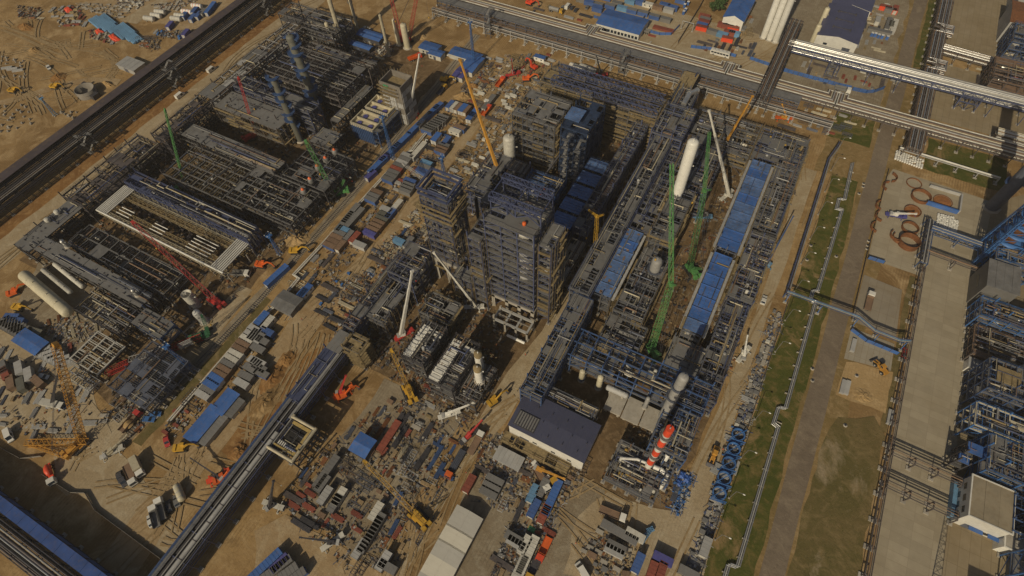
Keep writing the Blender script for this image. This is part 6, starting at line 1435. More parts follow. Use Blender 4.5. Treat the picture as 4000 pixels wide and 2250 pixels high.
# ring yard
def ring(label, x, y, rd, h, open_=0, rot=0., floor=False):
    t = thing('tank_ring', label, 'tank ring', (x, y, 0), rot, 'rusty tank rings in the concrete yard'); mb = MB(); n = 36; a1 = 360 - open_; V = []
    for i in range(n + 1):
        a = math.radians(a1 * i / n); 
        for q, z in ((rd, .1), (rd, h), (rd - .12, h), (rd - .12, .1)): V.append((q * math.cos(a), q * math.sin(a), z))
    F = [(i * 4 + j, i * 4 + (j + 1) % 4, i * 4 + 4 + (j + 1) % 4, i * 4 + 4 + j) for i in range(n) for j in range(4)]
    mb.add(V, np.array(F)).build('plate', RUST, t); f = MB()
    for z in (.3, h - .15):
        for i in range(n):
            a, b = math.radians(a1 * i / n), math.radians(a1 * (i + 1) / n); f.bar(((rd + .06) * math.cos(a), (rd + .06) * math.sin(a), z), ((rd + .06) * math.cos(b), (rd + .06) * math.sin(b), z), .12)
    f.build('stiffener', RUST, t)
    if floor: MB().lathe([(rd - .15, .12), (rd * .5, .35), (.02, .45)], (0, 0, 0), 24).build('floor_plate', M('orange_rust', (.30, .12, .035), .8, 0, .3, .5, .1), t)
ring('thin rusty ring furthest up the yard', 71.7, 246.3, 3.2, .7); ring('wide rusty ring below the thin ring', 75.4, 238.6, 4.0, 1.8)
ring('rusty ring with a plate floor beside the blue boom', 73.4, 228.5, 3.4, .9, 0, 0, True); ring('rusty ring with inner rungs in the middle', 73.6, 217.5, 3.3, 1.6); ring('tallest rusty ring nearest the bottom of the yard', 74, 208.5, 4.0, 3.0)
ring('shallow orange rust tank floor inside the walled box', 84.4, 240.5, 3.9, .5, 0, 0, True)
for i, (x, y, ro) in enumerate(((61.4, 245.3, -1.2), (62.2, 238.8, 1.8), (61.2, 225.5, 2.0), (62, 219, 2.2), (61.3, 211.7, 2.1), (69.5, 210.8, 2.4), (70.6, 209.8, 2.5))):
    ring(('curved rusty plate at the top of the left fence', 'S shaped rusty plate by the left fence', 'upper standing rusty arc by the left fence', 'middle standing rusty arc by the left fence', 'lower standing rusty arc by the left fence', 'outer rusty arc against the tallest ring', 'inner rusty arc against the tallest ring')[i], x, y, 2.9, 1.6, 215, ro)
t = thing('bund_wall', 'walled box with blue coping around the orange tank floor', 'wall', (0, 0, 0))
MB().box(78.0, 235.3, 0, 90.6, 236.0, 2.2).build('blue_wall', BLUER, t); MB().box(90.65, 236, 0, 91.3, 247, 2.0).box(78, 247.1, 0, 91.3, 247.6, 1.6).build('grey_wall', GREYL, t)
def fence(label, pts, h=2.0, m=TARPB, pm=STEELD):
    t = thing('fence', label, 'fence'); p = MB(); o = MB()
    for a, b in zip(pts[:-1], pts[1:]):
        p.bar((a[0], a[1], h / 2 + .1), (b[0], b[1], h / 2 + .1), .08, h - .1); n = max(1, int(math.hypot(b[0] - a[0], b[1] - a[1]) / 2.5))
        for i in range(n + 1): x, y = a[0] + (b[0] - a[0]) * i / n, a[1] + (b[1] - a[1]) * i / n; o.box(x - .09, y - .09, 0, x + .09, y + .09, h + .1)
    p.build('panel', m, t); o.build('post', pm, t)
fence('rusty mesh fence along the asphalt road side of the ring yard', [(60, 250), (59.6, 193), (59.8, 160)], 1.4, STEELP)
fence('blue sheet fence at the bottom of the ring yard', [(60.4, 193), (66.7, 193.3)], 2.0, BLUER)
fence('blue sheet fence under the pipe bridge', [(60.5, 154.5), (66.5, 152), (78, 151.6)], 2.0, BLUER)
fence('blue sheet fence strip along the white top road, left part', [O(1737, 121), O(1790, 127), O(1850, 145)], 2, BLUER); fence('blue sheet fence strip along the top road, right part', [O(1885, 150), O(1990, 185)], 2, BLUER)
fence('long blue sheet fence below the silver pipe rack', [T(0, 3, 150, 720), T(0, 3, 700, 870), T(0, 3, 830, 900)], 2.2, BLUER); fence('curved blue sheet fence ending near the asphalt road', [T(0, 3, 840, 910), T(0, 3, 980, 940), T(0, 3, 1060, 935), T(0, 3, 1160, 900)], 2.2, BLUER)
fence('blue sheet fence below the long blue roofed cabin block', [T(0, 2, 820, 180), T(0, 2, 1290, 300)], 1.8, BLUER); fence('curved blue sheet fence beside the track at the top', [T(0, 2, 1370, 325), T(0, 2, 1480, 355), T(0, 2, 1600, 355), T(0, 2, 1680, 270)], 1.8, BLUER)
fence('grey mesh fence along the left edge of the grass strip', [(35.9, 24), (36, 156)], 1.6, GREYR); 
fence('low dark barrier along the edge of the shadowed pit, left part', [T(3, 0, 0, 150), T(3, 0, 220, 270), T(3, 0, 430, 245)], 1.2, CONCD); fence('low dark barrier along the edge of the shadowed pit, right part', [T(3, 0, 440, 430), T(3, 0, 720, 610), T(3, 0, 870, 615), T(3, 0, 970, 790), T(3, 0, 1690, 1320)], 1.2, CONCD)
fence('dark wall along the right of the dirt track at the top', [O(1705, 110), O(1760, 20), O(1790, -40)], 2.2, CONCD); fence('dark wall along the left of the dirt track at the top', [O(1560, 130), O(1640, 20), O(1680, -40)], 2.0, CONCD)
# ================================================================== CONTAINERS AND CABINS
OCC = []                                  # ground already taken: x, y, radius
def occ(x, y, r): OCC.append((x, y, r))
A_ = math.pi / 2
def ct(k, r, c, px, py, rz=0., z=2.6):
    x, y = T(r, c, px, py, z); occ(x, y, 3.4); return cont(k, x, y, rz + R.uniform(-.03, .03))
def row(kinds, r, c, a, b, rz=0.):
    """containers side by side along a line seen in a tile of the photo (roof height)"""
    p, q = T(r, c, *a, 2.6), T(r, c, *b, 2.6); n = len(kinds)
    for i, k in enumerate(kinds):
        t = i / max(1, n - 1); x, y = p[0] + (q[0] - p[0]) * t + R.uniform(-.25, .25), p[1] + (q[1] - p[1]) * t; occ(x, y, 3.4); cont(k, x, y, rz + R.uniform(-.03, .03))
row(['pale', 'grey', 'pale', 'grey', 'rust', 'grey', 'grey', 'bluegrey'], 1, 1, (1520, 110), (1330, 345))
row(['brown', 'grey', 'bluegrey'], 1, 1, (1210, 475), (1150, 545)); ct('longgrey', 1, 1, 950, 690, A_); ct('longgrey', 1, 1, 890, 770, A_); ct('longgrey', 1, 1, 990, 730, A_)
row(['olive', 'olive', 'brown', 'brown', 'brown', 'violet'], 1, 1, (1290, 705), (1145, 885)); ct('pale', 1, 1, 1310, 650); ct('white', 1, 1, 1420, 600, A_); ct('blue', 1, 1, 1350, 690, A_)
row(['light', 'grey', 'brown', 'brown', 'bluebrown'], 1, 1, (880, 850), (735, 1010)); ct('bluegrey', 1, 1, 925, 915, A_); ct('rust', 1, 1, 990, 930, A_); ct('brown', 1, 1, 850, 1010, A_); ct('pale', 1, 1, 1040, 1005); ct('grey', 1, 1, 1530, 980, A_); ct('light', 1, 1, 1445, 970)
row(['blue', 'grey', 'grey', 'grey'], 1, 1, (1550, 365), (1500, 460)); row(['light', 'bluegrey', 'blue'], 1, 1, (1710, 180), (1670, 260)); row(['grey', 'brown', 'bluebrown'], 1, 1, (1890, 5), (1850, 60)); ct('long', 1, 1, 1630, 55, A_)
row(['blue', 'white', 'brown', 'cabin', 'brown'], 0, 1, (1950, 1045), (2120, 1095), A_); ct('cabin', 0, 1, 2160, 1165, A_); ct('cabin', 0, 1, 2190, 1130, A_)
row(['grey'] * 7 + ['bluegrey'], 0, 1, (1880, 1170), (1720, 1300)); row(['bluebrown', 'white'], 0, 1, (2050, 1275), (2000, 1310)); row(['cabin', 'blue'], 0, 1, (1810, 1375), (1910, 1405), A_); ct('longgrey', 0, 1, 1690, 1190, A_); ct('longgrey', 0, 1, 2340, 1020, A_)
for r_, c_, x, y, k in ((0, 1, 1830, 1060, 'blue'), (0, 1, 1760, 1120, 'longblue'), (0, 1, 1690, 1190, 'blue'), (0, 1, 1605, 1270, 'longblue'), (0, 1, 1475, 1400, 'longblue'), (1, 1, 1400, 20, 'blue'), (1, 1, 1350, 70, 'blue'), (1, 1, 1290, 125, 'violet'), (1, 1, 1220, 200, 'longblue'), (1, 1, 1150, 300, 'violet'), (1, 1, 200, 1310, 'longblue')): ct(k, r_, c_, x, y, A_ - .1)
row(['pale', 'pale', 'white', 'brown', 'brown', 'white', 'white', 'grey', 'brown', 'brown', 'cabin', 'cabin', 'grey', 'pale'], 2, 0, (2560, 410), (2040, 1070)); row(['pale', 'grey', 'grey', 'pale'], 2, 0, (2560, 730), (2420, 950)); row(['grey', 'grey'], 2, 1, (60, 520), (20, 600)); row(['pale', 'grey', 'bluegrey'], 2, 1, (20, 740), (50, 850)); row(['grey', 'pale'], 2, 1, (20, 450), (-20, 500))
row(['cabin', 'cabin'], 2, 1, (500, 20), (450, 60), A_); row(['cabin', 'white'], 2, 1, (60, 300), (120, 340), A_); ct('blue', 2, 1, 105, 430)
for i, (a, b, c_, d) in enumerate((((2190, 1170), (2340, 1060), 10, 0), ((1900, 1448), (2150, 1290), 16, 0))):
    x, y = T(2, 0, (2260, 2040)[i], (1140, 1360)[i], 3); L = (9, 13.5)[i]; occ(x, y, 7)
    hall('site_office', ('shorter blue roofed site office beside the dirt crossroads', 'longer blue roofed site office beside the dirt crossroads')[i], x - 2.6, x + 2.8, y - L / 2, y + L / 2, 3, BLUER, GREYL, .5, 'y', 1.0, windows=[('e', -L / 2 + 1.6 + k * 2.4, 1, 1.2, 1.1) for k in range(int(L / 2.6))], doors=[('e', 0, 0, .9, 2.1)])
    hall('lean_to', ('grey lean-to along the shorter blue roofed office', 'grey lean-to along the longer blue roofed office')[i], x + 2.9, x + 6, y - L / 2 + 1, y + L / 2 - 1, 2.4, GREYR, GREYL, 0, 'y', 1.2, cat='shed')
row(['longblue', 'violet'], 3, 1, (80, 1340), (230, 1310), A_ - .3); ct('longgrey', 3, 1, 170, 1390, A_ - .4); ct('grey', 3, 1, 320, 1400, A_ - .4); ct('bluegrey', 3, 1, 400, 1448, A_ - .4)
for x, y, k, rz in ((705, 390, 'longgrey', A_), (665, 510, 'grey', A_), (690, 630, 'pale', A_), (835, 640, 'white', A_), (790, 710, 'grey', A_), (1205, 790, 'white', A_), (1170, 990, 'longgrey', A_), (1150, 1020, 'longgrey', A_), (1040, 1170, 'pale', A_), (2400, 480, 'grey', 0), (2370, 540, 'grey', 0), (2340, 600, 'grey', 0), (2140, 510, 'rust', A_), (1330, 20, 'longrust', A_), (1280, 1290, 'pale', A_), (1320, 1350, 'grey', 0)): ct(k, 3, 1, x, y, rz)
for x, y, k, rz in ((310, 550, 'bluegrey', A_), (210, 610, 'light', A_), (405, 650, 'longblue', A_), (220, 760, 'blue', A_), (320, 820, 'rust', A_), (160, 1230, 'long', A_), (45, 1430, 'long', A_), (20, 1060, 'grey', 0), (130, 1130, 'white', A_), (40, 1110, 'pale', 0), (1050, 1150, 'grey', 0), (1030, 1190, 'pale', 0), (1270, 1310, 'blue', A_), (1520, 1270, 'violet', 0), (1410, 1400, 'rust', A_), (1500, 1400, 'rust', A_), (1950, 1150, 'pale', A_), (1780, 1410, 'grey', 0), (1080, 1000, 'longgrey', 0), (1240, 1030, 'white', 0)): ct(k, 3, 2, x, y, rz)
for x, y, k in ((780, 10, 'blue'), (870, 30, 'bluegrey'), (990, 45, 'bluegrey'), (1110, 65, 'light'), (1210, 90, 'bluegrey'), (1320, 115, 'bluegrey'), (1435, 150, 'bluegrey'), (1190, -5, 'light'), (1290, 5, 'blue'), (1370, 30, 'white'), (1470, 55, 'brown'), (1540, 35, 'blue'), (1620, 60, 'blue'), (1580, 85, 'pale'), (1550, 180, 'grey'), (1530, 265, 'longrust'), (950, -40, 'blue'), (700, -20, 'grey'), (1060, 20, 'grey'), (860, 75, 'blue'), (1700, -10, 'bluegrey'), (1940, 150, 'rust'), (1945, 180, 'grey'), (1935, 205, 'rust'), (1915, 235, 'blue'), (1910, 262, 'red'), (2020, 300, 'grey'), (2120, 330, 'light'), (2130, 235, 'rust'), (2180, 240, 'bluegrey'), (2230, 270, 'red'), (2190, 310, 'rust'), (2240, 320, 'light'), (2170, 375, 'red'), (280, 570, 'cabin')): ct(k, 0, 2, x, y, 0 if k != 'red' else .1)
for x, y, k, rz in ((1240, 85, 'grey', 0), (1190, 60, 'red', 0), (1290, 80, 'red', A_), (1215, 230, 'longgrey', A_), (1245, 235, 'olive', A_), (1275, 250, 'long', A_), (1130, 300, 'longgrey', 0), (1110, 190, 'pale', A_)): ct(k, 0, 3, x, y, rz)
for x, y in ((1055, 328), (1088, 333), (1122, 345), (1158, 352), (1210, 362)): ct('toilet', 0, 3, x, y, 0, 2.3)
for x, y in ((1740, 40), (1750, 85), (1730, 110), (1775, 15)): ct('toilet', 0, 2, x, y, 0, 2.3)
for x, y, k in ((1950, 95, 'blue'), (1990, 140, 'blue'), (1930, 165, 'blue'), (2110, 70, 'longblue'), (2035, 110, 'grey'), (1850, 140, 'blue'), (1700, 240, 'violet'), (1860, 320, 'violet')): ct(k, 0, 0, x, y, A_ + .3)
for x, y, L, W, d in ((1750, 470, 11, 7, 'blue roofed shed at the left of the blue roof group near the crane'), (1815, 530, 8, 5, 'small blue roofed shed beside the left blue roof'), (2110, 545, 18, 7, 'long blue roofed shed under the lattice mast'), (2170, 640, 8, 14, 'blue roofed shed at the right end of the blue roof group'), (2060, 730, 6, 8, 'violet blue roofed shed nearest the road')):
    X, Y = T(0, 1, x, y, 3); occ(X, Y, 8); hall('blue_shed', d, X - L / 2, X + L / 2, Y - W / 2, Y + W / 2, 3, BLUER if 'violet' not in d else CABV, WHITED, .5, 'x', 1.1, doors=[('s', 0, 0, 1.5, 2.2)], cat='shed', windows=[('s', -2.5, 1, 1, 1)])
for x, y, d in ((1160, 335, 'upper blue roofed open shelter west of the slim pole column'), (1140, 365, 'lower blue roofed open shelter west of the slim pole column'), (1040, 450, 'blue roofed open shelter nearest the dark beam hall')):
    X, Y = T(0, 1, x, y, 3); hall('blue_shelter', d, X - 8, X + 8, Y - 1.8, Y + 1.8, 3, BLUER, STEELD, .4, 'x', 1.1, cat='shelter', doors=[('s', 0, 0, 2, 2.2)])
x, y = T(2, 1, 310, 140, 3); hall('dark_shed', 'dark grey roofed shed beside the railway pipes', x - 5, x + 5, y - 4, y + 4, 3, GRATE, GRATE, .5, 'x', 1.2, cat='shed', doors=[('e', 0, 0, 2, 2.2)]); occ(x, y, 7)
x, y = T(2, 0, 310, 540, 3); hall('blue_shelter', 'blue roofed shelter at the end of the grey container row', x - 7, x + 7, y - 3, y + 3, 3.4, BLUER, STEELD, .3, 'x', 1.2, cat='shelter', doors=[('s', 0, 0, 2, 2.2)]); occ(x, y, 8)
row(['grey'] * 9, 2, 0, (20, 320), (240, 440), 0.9); row(['pale'] * 6, 2, 0, (420, 620), (660, 740), .9); ct('blue', 2, 0, 110, 280, .4); ct('blue', 2, 0, 160, 320, .4); ct('olive', 2, 0, 345, 430, .2)
for x, y, k, rz in ((180, 795, 'pale', -.5), (275, 860, 'pale', -.5), (95, 940, 'brown', -.5), (365, 930, 'brown', -.1), (200, 960, 'olive', -.5), (20, 790, 'grey', -.4), (40, 850, 'rust', -.4)): ct(k, 2, 0, x, y, rz)
# ================================================================== VEHICLES
def veh(key, mk, r, c, px, py, rz, desc, group='vehicles on the site roads'):
    x, y = T(r, c, px, py, .5); occ(x, y, 3); return place(key, mk, x, y, rz, desc, group)
VAN = ('v_van', mk_car(WHITE, 5.6, 2.0, 2.4, True), 'white van'); CARW = ('v_carw', mk_car(WHITE), 'white car'); CARD = ('v_card', mk_car(STEELD), 'dark car'); CARG = ('v_carg', mk_car(GREYR), 'grey car'); CARR = ('v_carr', mk_car(RED), 'red car'); CARB = ('v_carb', mk_car(BLUEP), 'blue car')
TFW = ('v_tfw', mk_truck(WHITE, 'flat', BROWN), 'white cab flatbed truck'); TFO = ('v_tfo', mk_truck(ORANGE, 'flat', STEELD, 11, STEEL), 'orange flatbed truck loaded with pipes'); TDO = ('v_tdo', mk_truck(ORR, 'dump', ORANGE, 8), 'orange dump truck'); TDR = ('v_tdr', mk_truck(RED, 'dump', BROWN, 9, MSAND), 'red dump truck full of sand'); TDW = ('v_tdw', mk_truck(WHITE, 'dump', GREYR, 8), 'white dump truck'); TBW = ('v_tbw', mk_truck(WHITE, 'box', WHITED, 9), 'white box truck'); TTC = ('v_ttc', mk_truck(YELLOW, 'tank', SILVERD, 9.5), 'tanker truck with a yellow cab'); TMX = ('v_tmx', mk_truck(WHITE, 'mixer', ORR, 9), 'white mixer truck with a red drum'); TFY = ('v_tfy', mk_truck(YELLOW, 'flat', STEELD, 8), 'yellow cab flatbed truck'); TBT = ('v_tbt', mk_truck(WHITE, 'box', BEIGE, 8), 'truck with a tan box body')
EXO = ('v_exo', mk_excavator(ORANGE), 'orange excavator'); EXY = ('v_exy', mk_excavator(YELLOW), 'yellow excavator'); BUS = ('v_bus', lambda: mk_bus(), 'white bus'); LDR = ('v_ldr', mk_loader, 'yellow wheel loader'); EXR = ('v_exr', mk_excavator(ORR), 'red excavator')
for k, r_, c_, x, y, rz in ((VAN, 0, 0, 2130, 705, A_), (VAN, 0, 0, 1815, 965, A_), (VAN, 3, 0, 100, 35, -.4), (TMX, 3, 0, 520, 420, -.45), (TBT, 3, 0, 1400, 355, -.4), (TFW, 3, 0, 1320, 430, -.4), (CARD, 3, 0, 1240, 490, -.4), (CARD, 3, 0, 1210, 450, -.5), (CARW, 3, 0, 1520, 890, -.5 + math.pi), (TDW, 3, 0, 1575, 845, 2.6), (TDW, 3, 0, 1630, 775, 2.6), (CARD, 3, 0, 1700, 745, 2.6), (CARG, 3, 0, 1780, 690, 2.6), (CARR, 3, 0, 1680, 90, -.6), (TFO, 3, 1, 2010, 320, A_ + math.pi), (TFW, 3, 1, 2215, 110, A_), (VAN, 3, 2, 705, 1395, math.pi - .55), (TFW, 3, 2, 1010, 825, .1), (TDO, 3, 2, 320, 1180, -A_), (TFY, 3, 2, 215, 1370, -A_), (LDR, 3, 2, 2025, 235, -A_), (TDR, 2, 0, 1330, 1345, A_), (TDO, 0, 1, 2460, 840, A_), (TDO, 0, 1, 2320, 1125, A_), (TFY, 0, 1, 1870, 915, A_), (VAN, 0, 2, 560, 70, A_), (CARD, 0, 2, 605, 80, A_), (CARD, 0, 2, 645, 102, A_), (CARG, 0, 2, 515, 75, A_), (CARG, 0, 2, 760, 75, A_), (CARG, 0, 2, 830, 80, 0), (BUS, 0, 2, 2090, 550, 0), (TDW, 0, 2, 1315, 318, math.pi), (TTC, 0, 2, 440, 115, 0), (TDW, 0, 3, 745, 912, 0), (TFW, 2, 3, 1010, 140, A_), (LDR, 2, 3, 1125, 800, 2.4), (CARR, 2, 3, 1370, 650, A_), (EXR, 0, 2, 180, 40, 0), (CARW, 0, 0, 490, 680, -.4), (EXY, 0, 0, 560, 880, .3), (EXY, 0, 0, 140, 920, .3), (EXY, 1, 1, 400, 1080, .5), (EXO, 1, 1, 60, 1220, .3), (EXY, 0, 1, 1900, 810, .2), (EXO, 0, 2, 150, 800, .5), (TBW, 2, 0, 560, 1180, .3), (EXO, 2, 0, 150, 50, 1.0), (EXY, 2, 0, 200, 200, .3), (EXR, 0, 2, 215, 680, 2.8), (TFW, 0, 1, 2290, 1080, A_), (CARB, 2, 0, 1500, 1320, .4), (CARB, 2, 0, 1560, 1270, .6), (EXO, 3, 0, 2230, 470, 1.0), (EXO, 2, 1, 880, 1080, 1.0), (EXY, 2, 1, 2390, 1140, 1.1), (TFW, 3, 2, 300, 1280 - 800, -.6), (CARW, 0, 1, 1960, 560, 0), (TDO, 0, 1, 1600, 590, 1), (CARW, 2, 2, 2530, 120, A_), (TFY, 3, 2, 370, 420, -.5), (EXY, 3, 0, 1830, 160, .6), (CARW, 2, 0, 440, 890, .3), (TDW, 1, 0, 2430, 1310, .4)): veh(k[0], k[1], r_, c_, x, y, rz, k[2])
x, y = T(3, 0, 1805, 605, 1.5); occ(x, y, 4); place('tank_c', mk_tank(CREAM, 5.5, 1.3), x, y, -.45, 'cream tank trailer', 'loose tanks'); 
for i, (x, y) in enumerate(((1980, 65), (1880, 122))): X, Y = T(0, 0, x, y, 1.5); place('tank_rw', mk_tank(WHITE, 6, 1.5), X, Y, .25, 'white tank with red bands', 'loose tanks')
for i, (x, y) in enumerate(((1810, 162), (1770, 192), (1500, 190), (1570, 160), (1610, 125))): X, Y = T(0, 0, x, y, 1.5); place('tank_w', mk_tank(WHITED, 6, 1.5), X, Y, .25, 'dusty white tank', 'loose tanks')
for i, (x, y) in enumerate(((660, 690), (760, 700))): X, Y = T(0, 2, x, y, 1.5); place('tank_v', mk_tank(CABV if i else WHITED, 9, 1.7), X, Y, -.1, 'violet tank by the north block' if i else 'white tank by the north block', 'loose tanks')
# ================================================================== CRANES
def tc(label, b, t, z, col, bc, rz=.5, **k): x, y = O(*b); occ(x, y, 5); return tele_crane(label, (x, y), O(*t, z) + (z,), col, bc, rz, **k)
def cc(label, b, t, z, col, **k): x, y = O(*b); occ(x, y, 6); return crawler_crane(label, (x, y), O(*t, z) + (z,), col, **k)
tc('white telescopic crane with its boom up beside the concrete tower', (1035, 298), (1055, 137), 36, RED, WHITE, 1.2)
tc('amber telescopic crane with the longest boom reaching over the centre', (1262, 470), (1157, 150), 58, AMBER, AMBER, 1.3, w=1.8, sec=5)
tc('white telescopic crane with a red carrier beside the boiler units', (1017, 845), (1037, 682), 40, RED, WHITE, 1.1, w=1.5)
tc('white telescopic crane whose boom leans across the scaffolded tower', (1192, 775), (1092, 636), 36, WHITE, WHITED, .5)
tc('white telescopic crane beside the far blue cooler row', (1826, 495), (1784, 278), 42, WHITED, WHITED, 1.2, w=1.6)
tc('amber telescopic crane behind the far blue cooler row', (1815, 388), (1893, 242), 38, AMBER, AMBER, .4)
tc('small red truck crane with its thin boom up by the dark beam hall', (862, 450), (882, 447), 6, RED, WHITED, .6, w=.9)
tc('red crane with a low boom beside the elevated rack', (865, 990), (870, 945), 14, ORANGE, RED, 1.1, w=1.0)
tc('dark boomed crane with an orange carrier by the elevated rack in the lower left', (552, 1200), (480, 1153), 4, ORR, STEELD, 1.0, w=.9)
tc('white crane standing beside the yellow edged frame', (690, 1272), (688, 1210), 16, WHITED, STEELD, .2, w=1.1)
tc('white crane with a dark boom in the lower material yard', (838, 1365), (755, 1352), 5, WHITED, STEELD, 1.1, w=1.1)
tc('white crane near the foot of the boiler units', (1130, 1045), (1195, 1012), 6, WHITE, WHITE, .8, w=1.1)
tc('crane with a dark boom standing before the long boarded frame', (1345, 487), (1455, 325), 22, WHITED, STEELD, .6, w=1.3)
tc('crane with a slim dark boom under the north walkway', (1508, 190), (1500, 140), 20, RED, STEELD, .3, w=.9)
tc('blue crane on the west of the amber crawler crane', (225, 1018), (150, 1020 - 25), 5, BLUEP, BLUEP, -.4, w=1.0) if False else tc('blue truck crane beside the amber crawler crane', (145, 1020), (150, 920), 22, BLUEP, STEELD, .3, w=1.1)
tc('blue boomed crane lying along the east haul road', (1920, 680), (1995, 545), 7, CABL, STEELB, 1.2, w=1.2)
tc('orange crane with a thin boom by the east haul road', (1970, 300), (1968, 262), 8, ORANGE, AMBER, .3, w=.9)
tc('blue crane with a white boom among the rusty rings', (2250, 545), (2305, 538), 4, CABV, WHITE, .2, w=1.0)
tc('light blue crane between the cooler rows', (1765, 548), (1700, 545), 7, CABL, STEELD, .4, w=1.0)
tc('white crane folded on the east haul road', (1868, 895), (1880, 845), 4, WHITED, WHITE, 1.3, w=1.2)
tc('orange boomed crane in front of the slate hall', (1360, 1185), (1420, 1205), 4, WHITE, AMBER, -.4, w=1.2)
tc('red truck crane at the north boarded frame', (1290, 190), (1287, 150), 14, RED, RED, .8, w=1.0)
tc('red and white cranes pair member parked by the long red steel', (285, 1140), (320, 1095), 3, WHITED, BEIGE, 1.0, w=1.1)
tc('red truck crane lying along the material yard road', (1180, 1100), (1212, 1058), 4, STEELD, RED, 1.2, w=1.2)
tc('small crane with an orange and white boom near the olive columns', (860, 410), (788, 325), 4, STEELD, ORANGE, .5, w=.8)
tc('crane with a long tan boom among the dark frames', (650, 500), (692, 440), 8, RED, BEIGE, .7, w=.8)
cc('large amber crawler crane with a lattice boom in the lower left', (205, 1120), (140, 868), 42, AMBER, bw=3.6, jib=None, lace=.15, seg=26)
cc('yellow crawler crane with its boom low over the material yard', (1050, 1300), (918, 1162), 12, YELLOW, bw=2.0, mast=True)
cc('yellow crawler crane standing before the boiler units', (1030, 985), (985, 882), 22, YELLOW, bw=2.0)
cc('tall green crawler crane on the south end of the plant', (1640, 885), (1688, 715), 42, GREEN, bw=3.0, jib=O(1690, 412, 84) + (84,), seg=18)
cc('second green crawler crane between the cooler rows', (1738, 680), (1772, 480), 40, GREEN, bw=2.4, jib=O(1785, 332, 66) + (66,), seg=18)
cc('green lattice crane at the road side of the left plant', (850, 490), (770, 357), 34, GREEN, bw=2.6)
cc('slim green crane in the middle of the left plant', (462, 470), (415, 277), 36, GREEN, bw=1.2, mast=False, pend=False, lace=.2)
cc('red lattice crane stretched over the white pipe frame', (545, 760), (335, 560), 30, RED, bw=2.6)
cc('slim red lattice crane against the pale roof deck', (640, 345), (600, 197), 32, RED, bw=1.5, mast=False, pend=False)
cc('red and white crawler crane left of the cream column pair', (1012, 105), (970, -60), 44, RED, bw=2.6, jc=WHITE)
cc('red and white crawler crane right of the cream column pair', (1024, 108), (1060, -70), 44, RED, bw=2.4)
cc('yellow crane tower standing in the shaded haul road', (1499, 675), (1502, 545), 31, YELLOW, bw=1.8, jib=O(1480, 528, 33) + (33,), mast=False)
cc('grey lattice crane with a white boom folded beside the scaffolded tower', (1085, 468), (1016, 413), 10, GREYL, bw=2.0, mast=False, body=BLUEP)
cc('green crawler crane holding the white domed vessel', (520, 845), (508, 795), 12, GREEND, bw=1.6, mast=False)
# fallen boom pieces lying in the lower left
def boom_piece(label, a, b, za, w, m): 
    t = thing('boom_section', label, 'boom section'); p, q = T(2, 0, *a, za) + (za,), T(2, 0, *b, za) + (za,); MB().lattice(p, q, w, w, 10, .18, .1).build('lattice', m, t); MB().box(p[0] - 1, p[1] - .3, 0, p[0] + 1, p[1] + .3, za - w / 2).box(q[0] - 1, q[1] - .3, 0, q[0] + 1, q[1] + .3, za - w / 2).build('trestle', TIMB, t)
boom_piece('pale lattice boom section lying by the white roof frame', (1310, 730), (1650, 640), 2.2, 2.4, GREYL); boom_piece('red lattice boom section lying by the white roof frame', (1070, 850), (1300, 750), 2.2, 2.2, RED); boom_piece('red lattice boom section near the green crawler crane', (1680, 620), (2030, 490), 2.0, 2.0, RED); boom_piece('pale lattice boom section near the green crawler crane', (1800, 590), (1930, 530), 4.6, 1.6, GREYL)
t = thing('boom_section', 'amber lattice jib lying flat beside the amber crawler crane', 'boom section'); MB().lattice(T(3, 0, 270, 110, 1.2) + (1.2,), T(3, 0, 900, 100, 1.2) + (1.2,), 2.2, 2.2, 12, .2, .12).lattice(T(3, 0, 270, 110, 1.3) + (1.3,), T(3, 0, 690, 260, 1.2) + (1.2,), 1.2, 1.2, 10, .16, .1).build('lattice', AMBER, t); MB().box(*T(3, 0, 600, 100), 0, T(3, 0, 600, 100)[0] + 1, T(3, 0, 600, 100)[1] + 1, .5).build('block', TIMB, t)
# lattice light masts and street lamps
for i, (b, t, d) in enumerate((((705, 640), (678, 592), 'blue lattice light mast beside the long blue container'), ((990, 400), (970, 292), 'blue lattice light mast in front of the open top heaters'), ((1193, 165), (1190, 55), 'blue lattice light mast over the blue roof group'), ((740 * 1.0, 310), (735, 300), None), ((490, 935), (420, 868), 'blue lattice light mast leaning over the lower left road'), ((1118, 440), (1115, 395), 'blue lattice light mast beside the scaffolded tower'), ((140, 290), (100, 248), 'pale blue lattice light mast in the top left field'))):
    if d: x, y = O(*b); hh = min(30, max(9, [h_ for h_ in [min(((math.hypot(PX(x, y, z)[0] - t[0] * 1.5528, PX(x, y, z)[1] - t[1] * 1.5528), z) for z in range(6, 32)))[1]]][0])); mast_tower(d, x, y, hh, CABL if 'pale' in d else BLUEP, 1.5); occ(x, y, 2)
x, y = O(1610, 1360); t = thing('floodlight_mast', 'blue lattice mast lying on the turning area by the rusty boxes', 'light mast'); MB().lattice(T(3, 2, 1290, 1110, .9) + (.9,), T(3, 2, 1410, 960, .9) + (.9,), 1.6, 1.0, 8, .16, .1).build('mast', CABL, t); MB().obox(T(3, 2, 1390, 980, 1) + (.9,), (2.4, 1.6, .5), .9).build('platform', CABL, t)
for i, (r_, c_, x, y) in enumerate(((3, 2, 2040, 1080), (3, 2, 2180, 660), (3, 2, 2300, 255), (2, 2, 2440, 1320), (2, 3, 70, 640), (2, 3, 170, 325), (2, 3, 260, 35), (1, 3, 330, 1205), (1, 3, 420, 955), (1, 3, 500, 710), (1, 3, 570, 480), (1, 3, 630, 270), (1, 3, 690, 70))):
    X, Y = T(r_, c_, x, y); place('lamp', mk_lamp, X, Y, 0, 'grey street lamp with a white head', 'street lamps along the grass strip')
